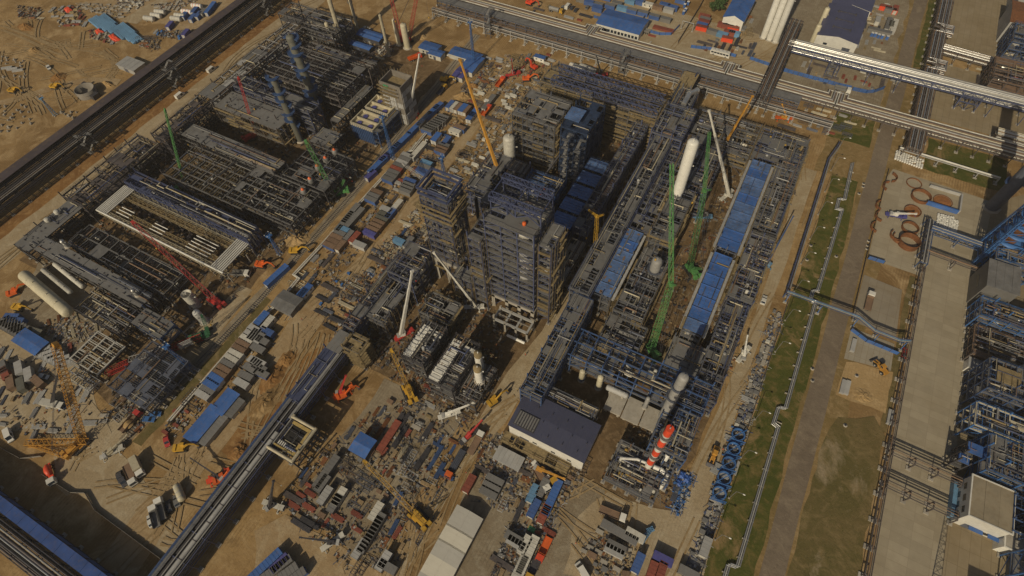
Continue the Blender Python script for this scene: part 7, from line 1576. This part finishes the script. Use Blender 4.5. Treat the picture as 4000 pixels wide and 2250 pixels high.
for x, y, r_, c_ in ((430, 1020, 1, 3), (685, 1130, 1, 3), (390, 1165, 1, 3), (445, 810, 2, 3), (775, 1380, 2, 3), (445, 930, 2, 3), (890, 880, 2, 3), (960, 400, 1, 3), (955, 430, 1, 3), (915, 500, 1, 3), (1010, 975, 1, 3), (1000, 1020, 1, 3), (995, 1055, 1, 3)):
    X, Y = T(r_, c_, x, y); place('disc', mk_disc, X, Y, R.random() * 3, 'round concrete manhole', 'manholes in the grass and verge')
# white bags, slab stacks and other countable stores
k = 0
for i in range(13):
    for j in range(9):
        x = 83.6 + j * .95; y = 231.5 - i * .82 + j * .12
        if (i > 9 and j < 3) or (i < 2 and j > 6) or (i > 11 and j > 6): continue
        place('bag', mk_bag, x + R.uniform(-.15, .15), y + R.uniform(-.15, .15), R.random() * 3, 'white bulk bag', 'white bulk bags')
for i in range(8):
    for j in range(12):
        x, y = 61.8 + j * 1.05, 264.5 - i * .8 - j * .1
        if R.random() < .85: place('bag', mk_bag, x, y, R.random() * 3, 'pale bulk bag', 'pale bulk bags')
SLAB = mk_panel(GREYL, 6, 1.5, .9)
for r_, c_, x, y, rz in ((2, 3, 745, 995, A_), (2, 3, 790, 1005, A_), (2, 3, 1215, 1300, A_), (0, 0, 75, 690, .7), (0, 0, 130, 700, .7), (0, 0, 185, 715, .7), (2, 3, 850, 580, A_)): X, Y = T(r_, c_, x, y); occ(X, Y, 3); place('slab', SLAB, X, Y, rz, 'stack of pale concrete slabs', 'concrete slab stacks')
# spherical odds: open round tank and shed in the field
x, y = T(0, 0, 890, 950); t = thing('round_tank', 'open round concrete tank under construction in the top left field', 'tank', (x, y, 0)); MB().lathe([(5.2, 0), (5.2, 4), (4.8, 4), (4.8, .2), (.02, .2)], (0, 0, 0), 28).build('wall', CONCD, t); MB().box(5.3, -2, 0, 8, 2, 2.5).box(-7, 3, 0, -5.5, 5, 3).build('formwork', STEELD, t); MB().lathe([(5.25, 2.2), (5.4, 2.3), (5.25, 2.5)], (0, 0, 0), 28).build('ring_beam', CONCD, t)
x, y = T(0, 0, 1310, 640, 3); hall('grey_shed', 'grey flat roofed shed beside the dark west rack', x - 7, x + 7, y - 4, y + 4, 3, GREYL, GREYL, 0, 'x', 1.6, cat='shed', doors=[('s', 0, 0, 3, 2.4)])
# people
for i, (r_, c_, x, y) in enumerate(((2, 1, 470, 325), (3, 2, 895, 480), (3, 2, 2110, 180), (3, 2, 460, 975), (3, 2, 640, 1120), (3, 2, 665, 1125), (3, 1, 2115, 415), (3, 1, 1830, 885), (3, 1, 1845, 560), (2, 2, 55, 1035), (2, 2, 135, 680), (3, 0, 1940, 315), (1, 1, 1290, 985), (2, 0, 2420, 1260), (2, 0, 1790, 855), (1, 1, 1110, 760))):
    X, Y = T(r_, c_, x, y); place('person_' + 'oy'[i % 2], mk_person((ORANGE, YELLOW)[i % 2]), X, Y, R.random() * 6, 'person in navy with %s vest and helmet' % ('an orange', 'a yellow')[i % 2], 'people walking on the site')
# ================================================================== MATERIAL YARDS
KIND = {}
for i, (m, L, k, n, lay, rd, w) in enumerate(((STEEL, 9, 'pipe', 6, 2, .2, 'bundle of dark grey pipes'), (SILVERD, 7, 'pipe', 5, 2, .28, 'bundle of dull silver pipes'), (RUST, 8, 'pipe', 5, 2, .22, 'bundle of rusty pipes'), (BEIGE, 10, 'pipe', 6, 2, .16, 'bundle of tan pipes'), (STEELP, 11, 'beam', 6, 2, .2, 'stack of brown steel beams'), (STEELB, 8, 'beam', 5, 2, .2, 'stack of blue steel beams'), (RUSTR, 7, 'beam', 6, 2, .18, 'stack of red primed beams'), (GREYL, 8, 'beam', 5, 1, .25, 'stack of pale grey beams'), (TIMB, 5, 'bar', 6, 3, .15, 'pile of timber planks'), (SCAFF, 4, 'bar', 7, 3, .12, 'stack of scaffold boards'), (STEELD, 12, 'beam', 5, 2, .25, 'stack of long black beams'), (WHITED, 6, 'pipe', 4, 2, .35, 'bundle of thick white pipes'))):
    KIND['b%d' % i] = (mk_bundle(m, L, k, n, lay, rd, i, 'pipe_bundle' if k == 'pipe' else 'beam_stack' if k == 'beam' else 'board_pile', 'pipe bundle' if k == 'pipe' else 'beam stack' if k == 'beam' else 'board pile'), w, max(1.6, n * rd * 1.6), L / 2, 'pipes, beams and boards stored in the yards')
for i, (m, L, W, H, w) in enumerate(((TIMB, 2.6, 1.4, 1.3, 'wooden crate'), (GREYR, 2.2, 1.8, 1.4, 'grey box crate'), (CONC, 2.8, 1.6, 1.0, 'pale concrete block crate'), (BROWN, 3.2, 2.0, 1.6, 'brown box crate'), (BLUEP, 1.8, 1.4, 1.3, 'blue box'), (WHITED, 2.0, 1.6, 1.5, 'white box'), (RUSTR, 3.4, 1.6, 1.1, 'red skip'))): KIND['c%d' % i] = (mk_crate(m, L, W, H), w, W / 2 + .3, L / 2 + .3, 'crates and boxes stored in the yards')
for i, (m, L, W, H, w) in enumerate(((STEEL, 7, 2.4, 1.6, 'dark grey welded frame'), (STEELB, 8, 2.2, 1.8, 'blue welded frame'), (GREYL, 6, 3, 1.4, 'pale welded frame'), (STEELP, 9, 2.6, 2.0, 'brown welded truss'), (SCAFF, 6, 2.4, 1.8, 'tan rack frame'), (BLUEP, 5, 2.2, 1.2, 'bright blue welded frame'))): KIND['f%d' % i] = (mk_frame(m, L, W, H, i), w, W / 2 + .3, L / 2 + .3, 'welded frames lying in the yards')
for i, m in enumerate((BEIGE, SILVERD, STEEL, WHITED)): KIND['s%d' % i] = (mk_spools(m, i), ('set of tan bent pipe spools', 'set of silver bent pipe spools', 'set of dark bent pipe spools', 'set of white bent pipe spools')[i], 2, 2.8, 'pipe spools laid out in the yards')
KIND['r0'] = (mk_reel(), 'wooden cable reel', 1, 1.1, 'cable reels'); KIND['r1'] = (mk_reel(STEELB, ORANGE), 'blue cable reel', 1, 1.1, 'cable reels')
for i, (m, w) in enumerate(((TARPG, 'green tarpaulin heap'), (TARPB, 'blue tarpaulin heap'), (GREYR, 'grey tarpaulin heap'), (SCAFF, 'tan tarpaulin heap'))): KIND['t%d' % i] = (mk_tarp(m, 4.5, 3, 1.4, i), w, 1.8, 2.4, 'tarpaulin covered heaps')
for i in range(3): KIND['k%d' % i] = (mk_block(i), 'concrete foundation block', 1.2, 1.2, 'foundation blocks in the ground')
KIND['p0'] = (mk_panel(CONC, 5, 2, .8), 'stack of concrete slabs', 1.3, 2.8, 'concrete slab stacks'); KIND['p1'] = (mk_panel(GREYR, 4, 2, .6, 'sheet_stack', 'sheet stack'), 'stack of grey sheets', 1.3, 2.2, 'sheet stacks'); KIND['p2'] = (mk_panel(RUST, 4, 2, .5, 'plate_stack', 'plate stack'), 'stack of rusty plates', 1.3, 2.2, 'plate stacks')
USED = {}
def yard(poly, n, kinds, seed, rots=(0, A_), jit=.05, gap=.3):
    r = random.Random(seed); xs, ys = [p[0] for p in poly], [p[1] for p in poly]; ks = [k for k, w in kinds for _ in range(w)]; put = 0; tries = 0
    while put < n and tries < n * 14:
        tries += 1; x, y = r.uniform(min(xs), max(xs)), r.uniform(min(ys), max(ys)); k = r.choice(ks); mk, w, hw, hl, g = KIND[k]; rad = (hw + hl) / 2 * .8
        if not inside(x, y, poly) or any((x - a) ** 2 + (y - b) ** 2 < (rad * .8 + c) ** 2 for a, b, c in OCC): continue
        cell = random.Random(int(x // 13) * 977 + int(y // 11) * 131 + seed); c_rot, c_k = cell.choice(rots), cell.choice(ks)
        if r.random() < .55: k = c_k; mk, w, hw, hl, g = KIND[k]
        rz = (c_rot if r.random() < .85 else r.choice(rots)) + r.uniform(-jit, jit)
        if abs(math.sin(rz)) > .9: x = round(x / 1.9) * 1.9
        elif abs(math.sin(rz)) < .3: y = round(y / 1.9) * 1.9
        q = PX(x, y)
        if not (-60 < q[0] < 4060 and -60 < q[1] < 2310): continue
        if USED.get(k, 0) > 280: continue
        USED[k] = USED.get(k, 0) + 1; s = r.uniform(.5, .85)
        place('y_' + k, mk, x, y, rz, w, g, 0, (s, s, s)); put += 1
        d_ = max(0, hl - hw); 
        if d_ < 1: OCC.append((x, y, rad * .75 + gap * .5))
        else:
            for e in (-.66, 0, .66): OCC.append((x + math.cos(rz) * hl * e, y + math.sin(rz) * hl * e, hw * .55 + gap * .5))
def litter(label, poly, n, mats, seed, big=1.0):
    """uncountable offcuts, boards and scrap on the ground"""
    r = random.Random(seed); xs, ys = [p[0] for p in poly], [p[1] for p in poly]; mb = MB(); i = 0
    while i < n:
        x, y = r.uniform(min(xs), max(xs)), r.uniform(min(ys), max(ys))
        if not inside(x, y, poly): continue
        i += 1
        for q in range(r.choice((1, 1, 2, 4))):
            L, W, H = (r.uniform(.3, 1.1) * big, r.uniform(.2, .8) * big, r.uniform(.08, .7) * big) if r.random() < .6 else (r.uniform(1.2, 4.5), r.uniform(.08, .25), r.uniform(.06, .2))
            mb.obox((x + r.uniform(-1, 1), y + r.uniform(-1, 1), H / 2 + .05), (L, W, H), r.choice((0, A_)) + r.gauss(0, .25), r.randrange(len(mats)))
    o = mb.build('scrap_litter', mats); tag(o, label, 'scrap', None, 'stuff'); return o
DULL = [('b0', 4), ('b1', 1), ('b2', 3), ('b3', 2), ('b4', 5), ('b5', 1), ('b6', 2), ('b7', 1), ('b8', 2), ('b10', 5), ('f0', 3), ('f2', 1), ('f3', 4), ('c0', 2), ('c1', 1), ('c3', 1), ('c6', 1), ('p0', 1), ('p2', 2), ('b9', 2), ('s2', 1), ('t2', 1), ('r0', 1), ('k0', 1)]
PALE = [('b1', 3), ('b3', 4), ('s0', 4), ('s1', 3), ('s3', 2), ('b7', 2), ('c2', 2), ('c1', 2), ('b9', 3), ('f4', 2), ('b8', 1), ('b11', 2), ('r0', 1), ('c5', 1)]
BLUISH = [('b5', 3), ('f1', 3), ('f5', 3), ('b0', 2), ('c4', 1), ('t1', 1), ('f0', 1)]
LM_ = [STEELD, STEELP, TIMB, STEELD, SCAFF, RUST, CONCD, GREYL, STEEL]
LMD = [STEELD, STEELP, TIMB, SCAFF, CONCD, STEELD, GREYR, RUST]
def OP(*p): return [O(*q) for q in p]
Z = OP((905, 1060), (985, 1000), (1060, 960), (1180, 1050), (1180, 1130), (1100, 1290), (1060, 1380), (960, 1449), (880, 1440), (760, 1330), (700, 1290), (760, 1180)); yard(Z, 270, DULL, 1); litter('loose steel offcuts and boards between the stacks of the material yard', Z, 800, LM_, 1)
Z = OP((1250, 1130), (1300, 1090), (1480, 1190), (1440, 1240), (1330, 1300), (1200, 1260)); yard(Z, 50, DULL + BLUISH, 2); litter('loose scrap in the yard below the slate hall', Z, 350, LM_, 2)
Z = [(31.5, 22), (35.6, 22), (35.6, 150), (32, 150)]; yard(Z, 110, [('c1', 5), ('c2', 4), ('c5', 1), ('b7', 2), ('s1', 2), ('b0', 1), ('p1', 2), ('c0', 1)], 3, gap=.2); litter('grey fittings and valves strewn along the grass fence', Z, 700, [GREYL, GREYR, GREYR, STEEL, CONC, STEELV], 3)
Z = [(31, 70), (35.6, 66), (35.8, 100), (32, 100)]
for i in range(5):     # blue steel dish frames along the haul road
    t = thing('blue_dish_frame', 'blue round ladder frame, %s from the grass fence end' % ('first', 'second', 'third', 'fourth', 'fifth')[i], 'steel frame', (33.6, 71 + i * 5.6, 0), .15, 'blue round frames by the haul road'); mb = MB(); r_ = 2.1
    for k in range(18): a, b = k * math.pi / 9, (k + 1) * math.pi / 9; mb.bar((r_ * math.cos(a), r_ * math.sin(a), 1.0), (r_ * math.cos(b), r_ * math.sin(b), 1.0), .35, 1.5)
    mb.build('ring', BLUEP, t); mb = MB()
    for s_ in (-1, 1): mb.bar((-2.6, -2.4, 1.9), (2.6, 2.4 * s_, 1.9), .25); mb.bar((-2.6, s_ * 2.5, .6), (2.6, s_ * 2.5, .6), .35)
    mb.build('cross_bar', BLUEP, t); occ(33.6, 71 + i * 5.6, 2.6)
Z = [(-127, 100), (-110, 100), (-106, 135), (-104, 170), (-102, 205), (-106, 240), (-126, 240), (-125, 160)]; yard(Z, 170, PALE + [('b0', 2), ('f0', 2), ('f3', 1), ('b4', 2), ('t2', 1)], 4); litter('pale pipe pieces and pallets in the long yard beside the centre road', Z, 900, [BEIGE, STEELD, TIMB, GREYL, SCAFF, CONCD, STEELP, STEEL], 4)
Z = [(-152, 0), (-140, 0), (-138, 40), (-143, 70), (-136, 85), (-133, 120), (-134, 190), (-141, 240), (-150, 240), (-150, 100)]; yard(Z, 130, PALE + DULL, 5); litter('pallets, hoses and scrap around the container rows', Z, 700, LM_, 5)
Z = OP((830, 700), (930, 680), (1000, 640), (960, 760), (900, 820), (850, 840), (800, 790)); yard(Z, 50, DULL + BLUISH, 6); litter('steel pieces lying west of the twin decked frames', Z, 300, LM_, 6)
Z = OP((930, 640), (1040, 560), (1070, 620), (1020, 690), (950, 670)); yard(Z, 45, [('b0', 3), ('b5', 2), ('f0', 3), ('b4', 3), ('c2', 2), ('s0', 1)], 7); litter('dark steel laid out beside the scaffolded tower', Z, 300, LMD, 7)
Z = [T(2, 0, 0, 560), T(2, 0, 300, 700), T(2, 0, 700, 900), T(2, 0, 1000, 1200), T(2, 0, 1150, 1300), T(2, 0, 900, 1448), T(2, 0, 300, 1500), T(2, 0, -20, 1400)]; yard(Z, 34, [('b1', 4), ('b7', 4), ('b3', 3), ('b0', 2), ('p0', 1), ('c0', 1)], 8, (.4, 2.0), .1); litter('boards and steel in the lower left laydown yard', Z, 200, LM_, 8)
Z = [T(2, 0, 400, 380), T(2, 0, 700, 260), T(2, 0, 1050, 430), T(2, 0, 900, 500), T(2, 0, 720, 620)]; yard(Z, 60, [('b3', 3), ('b2', 3), ('b1', 2), ('b7', 2), ('s0', 2), ('b6', 1)], 9, (-.5, -.6)); litter('loose pipe ends north of the white roof frame', Z, 260, LM_, 9)
Z = [T(2, 0, 1150, 1020), T(2, 0, 1450, 1000), T(2, 0, 1700, 1120), T(2, 0, 1400, 1448), T(2, 0, 1100, 1300)]; yard(Z, 30, DULL, 10); litter('scrap along the concrete road', Z, 200, LM_, 10)
Z = [T(3, 2, 700, 1180), T(3, 2, 900, 950), T(3, 2, 1280, 1050), T(3, 2, 1150, 1440), T(3, 2, 850, 1440)]; yard(Z, 60, [('c3', 5), ('c6', 2), ('p2', 4), ('c2', 3), ('t0', 1), ('b2', 1), ('b3', 2), ('c1', 2)], 11, (0, A_, .4)); litter('brown scrap between the rusty boxes', Z, 200, LMD, 11)
Z = [T(3, 2, 1600, 800), T(3, 2, 1660, 420), T(3, 2, 1820, 420), T(3, 2, 1680, 830)]; yard(Z, 26, BLUISH, 12); litter('blue steel pieces right of the chimney', Z, 160, [STEELB, BLUEP, STEELD, GREYL], 12)
Z = [T(3, 2, 0, 900), T(3, 2, 200, 950), T(3, 2, 420, 560), T(3, 2, 600, 600), T(3, 2, 420, 900), T(3, 2, 200, 1440), T(3, 2, -200, 1440)]; yard(Z, 60, DULL + [('t0', 2)], 13); litter('scrap heaps beside the blue containers and the tent row', Z, 420, LM_, 13)
Z = [T(3, 1, 2200, 60), T(3, 1, 2574, 0), T(3, 2, 150, 200), T(3, 2, 480, 380), T(3, 2, 420, 520), T(3, 1, 2250, 460)]; yard(Z, 50, DULL, 14); litter('scrap and frames between the slate hall and material road', Z, 350, LM_, 14)
Z = [T(0, 1, 2050, 620), T(0, 1, 2574, 560), T(0, 2, 420, 560), T(0, 2, 330, 760), T(0, 2, 60, 1000), T(0, 1, 2250, 900)]; yard(Z, 70, PALE + [('c6', 2), ('f4', 2), ('t2', 1)], 15); litter('crates and scrap in the yard south of the north walkway', Z, 350, LM_, 15)
Z = [T(0, 1, 900, 480), T(0, 1, 1100, 270), T(0, 1, 1420, 480), T(0, 1, 1300, 600), T(0, 1, 1000, 660)]; yard(Z, 60, PALE + DULL, 16); litter('scrap under the stacks of the left plant', Z, 400, LM_, 16)
Z = [T(0, 0, 750, 30), T(0, 0, 1200, 60), T(0, 0, 1230, 200), T(0, 0, 900, 110)]; yard(Z, 30, [('p0', 4), ('c2', 3), ('b9', 2)], 17, (.6, .65)); litter('precast pieces in the top left field', Z, 160, [CONC, CONCD, TIMB], 17)
for i, zz in enumerate(([(1180, -10), (1500, 10), (1300, 140), (1200, 90)], [(180, 60), (420, 100), (420, 200), (200, 170)], [(520, 90), (800, 60), (880, 250), (600, 270)], [(900, 280), (1170, 330), (1150, 440), (900, 380)], [(1380, 370), (1600, 400), (1600, 500), (1430, 480)], [(1560, 300), (1900, 320), (1820, 400), (1560, 360)], [(1700, 30), (2100, -40), (1750, 120), (1500, 60)])):
    Z = [T(0, 0, *p) for p in zz]; yard(Z, (24, 14, 26, 16, 14, 14, 24)[i], [[('c2', 4), ('p0', 4), ('c5', 2)], DULL, [('b7', 4), ('b6', 2), ('t3', 2), ('c2', 2), ('c6', 2)], [('c6', 3), ('b7', 2), ('c2', 2), ('t3', 1)], DULL, [('b7', 2), ('c4', 2), ('c1', 2)], [('p0', 4), ('b8', 3), ('c2', 2)]][i], 20 + i, (.5, 2.0), .15); litter(('precast rings and slabs by the top track', 'dark scrap heap at the top left edge', 'pale beams and orange scrap in the field', 'scrap heap under the orange sheets', 'dark scrap heap beside the blue pipes', 'small goods south of the blue boxes', 'precast rows along the top track')[i], Z, 130, LM_, 20 + i)
for i, (x, y) in enumerate(((1000, 240), (1060, 260), (1120, 280), (1230, 340), (1300, 360), (1340, 380), (1270, 310), (1080, 220))):
    X, Y = T(0, 0, x, y); place('teal', mk_bundle(CABL, 16, 'pipe', 9, 2, .35, 40, 'pipe_bundle', 'pipe bundle'), X, Y, -.25, 'wide layer of teal blue pipes', 'teal pipes in the field')
for i, (x, y, L) in enumerate(((1150, 385, 9), (1000, 325, 5), (690, 105, 6))): X, Y = T(0, 0, x, y); place('orsheet%d' % i, mk_tarp(ORR, L, 4, 1.6, 60 + i), X, Y, -.3, ('large orange red sheet heap', 'small orange red sheet heap', 'orange red sheet heap at the back')[i], 'orange sheet heaps')
# field foundations, plant floor foundations and yards on the north side
for zz, n, sd in (([(0, 560), (260, 620), (260, 800), (0, 800)], 16, 1), ([(0, 1060), (330, 1060), (330, 1250), (0, 1350)], 22, 2), ([(620, 1130), (780, 1130), (760, 1200), (620, 1180)], 6, 3)): yard([T(0, 0, *p) for p in zz], n, [('k0', 1), ('k1', 1), ('k2', 1)], 70 + sd, (.3,), .1, 2.5)
yard(rect(-104, -60, 262, 292), 0, DULL, 30)
for i, (zz, n) in enumerate(((OP((1300, 10), (1480, 20), (1500, 80), (1330, 60)), 12), (OP((1480, 90), (1640, 60), (1690, 40), (1640, 110)), 16), (OP((1780, 90), (1900, 110), (1900, 140), (1760, 125)), 22), (OP((2180, 20), (2240, 10), (2220, 130), (2150, 120)), 40), (OP((2010, 150), (2260, 200), (2200, 235), (2010, 190)), 18), (OP((2000, 255), (2150, 300), (2130, 340), (1960, 320)), 30), (OP((1860, 40), (1900, 40), (1880, 100), (1850, 100)), 14), (OP((2480, 150), (2576, 180), (2576, 240), (2440, 210)), 14))): yard(zz, n, DULL + PALE, 80 + i)
for i, (x0, x1, y0, y1, n) in enumerate(((-262, -168, 30, 60, 500), (-262, -168, 60, 112, 900), (-262, -168, 112, 165, 700), (-255, -190, 165, 212, 500), (-106, -56, 56, 100, 800), (-106, -46, 118, 212, 1200), (-24, 12, 100, 215, 900), (-2, 20, 58, 100, 380), (12, 24, 100, 240, 600))):
    litter(('fittings and boards on the floor of the lower left plant', 'fittings and boards on the floor around the pipe frame', 'fittings and boards on the floor around the pale roof deck', 'fittings and boards on the floor of the dark beam hall', 'fittings and boards on the floor around the boiler units', 'fittings and boards on the floor behind the towers', 'fittings and boards on the floor between the cooler rows', 'fittings and boards on the floor around the chimney', 'fittings and boards on the floor along the east frames')[i], rect(x0, x1, y0, y1), n, LMD, 200 + i, 1.2)
# spoil heaps, bushes
def mound(label, x, y, rx, ry, h, m, seed, name='spoil_heap', cat='earth heap'):
    r = random.Random(seed); V = []; F = []; n = 20; rings = 6
    for k in range(rings + 1):
        f = k / rings
        for i in range(n): a = i * 2 * math.pi / n; q = f * r.uniform(.85, 1.15); V.append((math.cos(a) * rx * q, math.sin(a) * ry * q, h * (math.cos(f * math.pi) * .5 + .5) * r.uniform(.75, 1.2) - (.1 if k == rings else 0)))
    for k in range(rings):
        for i in range(n): j = (i + 1) % n; F.append((k * n + i, (k + 1) * n + i, (k + 1) * n + j, k * n + j))
    o = MB().add(V, np.array(F)).build(name, m, None, (x, y, 0)); return tag(o, label, cat)
for i, (r_, c_, x, y, a, b, h, d) in enumerate(((2, 1, 180, 900, 5, 9, 1.6, 'long brown spoil heap beside the elevated rack, upper one'), (2, 1, 100, 1150, 5, 10, 1.8, 'long brown spoil heap beside the elevated rack, lower one'), (2, 1, 310, 720, 4, 6, 1.4, 'spoil heap beside the duct rack'), (0, 1, 2090, 980, 7, 5, 2.5, 'brown spoil heap by the cabins north of the centre road'), (0, 1, 2190, 870, 4, 3, 1.8, 'pale covered heap by the amber boom'), (0, 1, 1660, 370, 4, 3, 1.6, 'round sand heap beside the cream columns'), (0, 1, 1590, 390, 3, 3, 1.4, 'smaller sand heap beside the cream columns'), (1, 1, 420, 960, 7, 6, 2.2, 'round sand heap beside the yellow excavator'), (0, 0, 590, 780, 5, 5, 2, 'dark soil heap in the field'), (0, 0, 350, 510, 6, 4, 1.6, 'rough soil heap in the field'), (0, 0, 260, 270, 7, 4, 1.6, 'scrubby soil heap in the field'), (2, 3, 950, 1080, 5, 4, .7, 'low raked sand bed in the sand yard'), (3, 0, 2420, 200, 5, 5, 1.4, 'dry brush heap by the elevated rack'), (0, 0, 1080, 850, 6, 3, 1.8, 'clay heap beside the round tank'))): X, Y = T(r_, c_, x, y); mound(d, X, Y, a, b, h, (MBANK, MG)[i % 2] if 'sand' not in d else MSAND, i)
def bush(label, x, y, rr, h, n, seed):
    t = thing('tree', label, 'tree', (x, y, 0)); r = random.Random(seed); s = MB()
    for k in range(5): a = k * 1.3; s.tube((0, 0, 0), (math.cos(a) * rr * .6, math.sin(a) * rr * .6, h * .7), .18, 6, 0, .05)
    s.build('trunk', BARK, t); V = []; F = []
    cl = [(r.gauss(0, rr * .4), r.gauss(0, rr * .4), r.uniform(.35, 1) * h, r.uniform(.25, .5) * rr) for _ in range(14)]
    for i in range(n):
        cx_, cy_, cz_, cr_ = r.choice(cl); d = np.array([r.gauss(0, 1), r.gauss(0, 1), r.gauss(0, .8)]); d /= np.linalg.norm(d); p = np.array([cx_, cy_, cz_]) + d * cr_ * r.uniform(.6, 1); a = np.cross(d, [.3, .2, 1]); a /= np.linalg.norm(a); b = np.cross(d, a); s_ = r.uniform(.25, .5); q = r.uniform(-.4, .4)
        V += [p + a * s_, p + b * s_ + d * q * s_, p - a * s_, p - b * s_]; F.append((i * 4, i * 4 + 1, i * 4 + 2, i * 4 + 3))
    MB().add(V, np.array(F)).build('crown', FOL, t)
for i, (x, y) in enumerate(((1800, 12), (1808, 28), (1815, 5), (1795, 30))): X, Y = O(x, y); bush(('bushy green tree left of the white house, furthest left', 'green tree left of the white house, in front', 'green tree close behind the white house corner', 'low green tree beside the dark track wall')[i], X, Y, 3.2, 6, 500, i)

# thin warm haze added over the whole site to lift the shadows
hz = MB().box(-1750, -850, -1, 1750, 2350, 225).build('haze', M('unused_haze_base', (.5, .5, .5))); hz['kind'] = 'stuff'
hm = bpy.data.materials.new('warm_haze'); hm.use_nodes = True; hn = hm.node_tree.nodes; hn.remove(hn['Principled BSDF'])
pv = hn.new('ShaderNodeVolumePrincipled'); pv.inputs['Color'].default_value = (.9, .85, .76, 1); pv.inputs['Density'].default_value = .00012; pv.inputs['Anisotropy'].default_value = 0.0
hm.node_tree.links.new(pv.outputs[0], hn['Material Output'].inputs['Volume']); hz.data.materials.clear(); hz.data.materials.append(hm)
# ------------------------------------------------------------------ finish labels: what it is, the landmark it is by, its place in that row
def finish_labels():
    LM = [('the red and white chimney', cx, cy), ('the slate roofed hall', -24, 63), ('the tent row', -36, 12), ('the tallest reactor tower', -60, 108), ('the scaffolded tower', -91, 108), ('the boiler units', -72, 66), ('the square yellow edged frame', -101, 19), ('the white roof frame', -193, 11), ('the big cream vessel', -237, 20), ('the blue cabin block', -94, 302), ('the slate workshop', 18, 345), ('the rusty tank rings', 72, 225), ('the olive columns', -205, 152), ('the concrete tower', -166, 181), ('the blue canopy yard', -80, 29), ('the white bags', 88, 228), ('the grass strip', 38, 80), ('the pipe bridge', 55, 158), ('the white house', -37, 340), ('the white building', 107, 104), ('the blue gallery', -160, -42), ('the amber crawler crane', -170, -18), ('the white vessel', -98, 171), ('the dark west rack', -300, 120), ('the green lattice boom', -164, 122), ('the dirt crossroads', -128, 90), ('the three white columns', -15, 327), ('the north walkway', -60, 258), ('the east haul road', 28, 130), ('the silver pipe rack', 50, 309), ('the red northern crane', -198, 245), ('the top left field', -330, 170), ('the lower right plant edge', 110, 125)]
    bpy.context.view_layer.update(); G_ = {}
    for o, d in AUTO:
        x, y = o.location.x, o.location.y; lm = min(LM, key=lambda l: (l[1] - x) ** 2 + (l[2] - y) ** 2)
        G_.setdefault((d, lm[0]), []).append(o)
    ORD = ['', 'second', 'third', 'fourth', 'fifth', 'sixth', 'seventh', 'eighth', 'ninth', 'tenth']
    for (d, l), os_ in G_.items():
        n = len(os_)
        if n == 1: os_[0]['label'] = '%s near %s' % (d, l); continue
        if n > 24:
            for o in os_: o['label'] = '%s among the many laid out by %s' % (d, l)
            continue
        os_.sort(key=lambda o: PX(o.location.x, o.location.y)[0])
        for i, o in enumerate(os_):
            if i == 0: q = 'leftmost'
            elif i == n - 1: q = 'rightmost'
            elif i < n / 2: q = (ORD[i] if i < 10 else '%dth' % (i + 1)) + ' from left'
            else: q = (ORD[n - 1 - i] if n - 1 - i < 10 else '%dth' % (n - i)) + ' from right'
            o['label'] = '%s near %s, %s' % (d, l, q)
finish_labels()
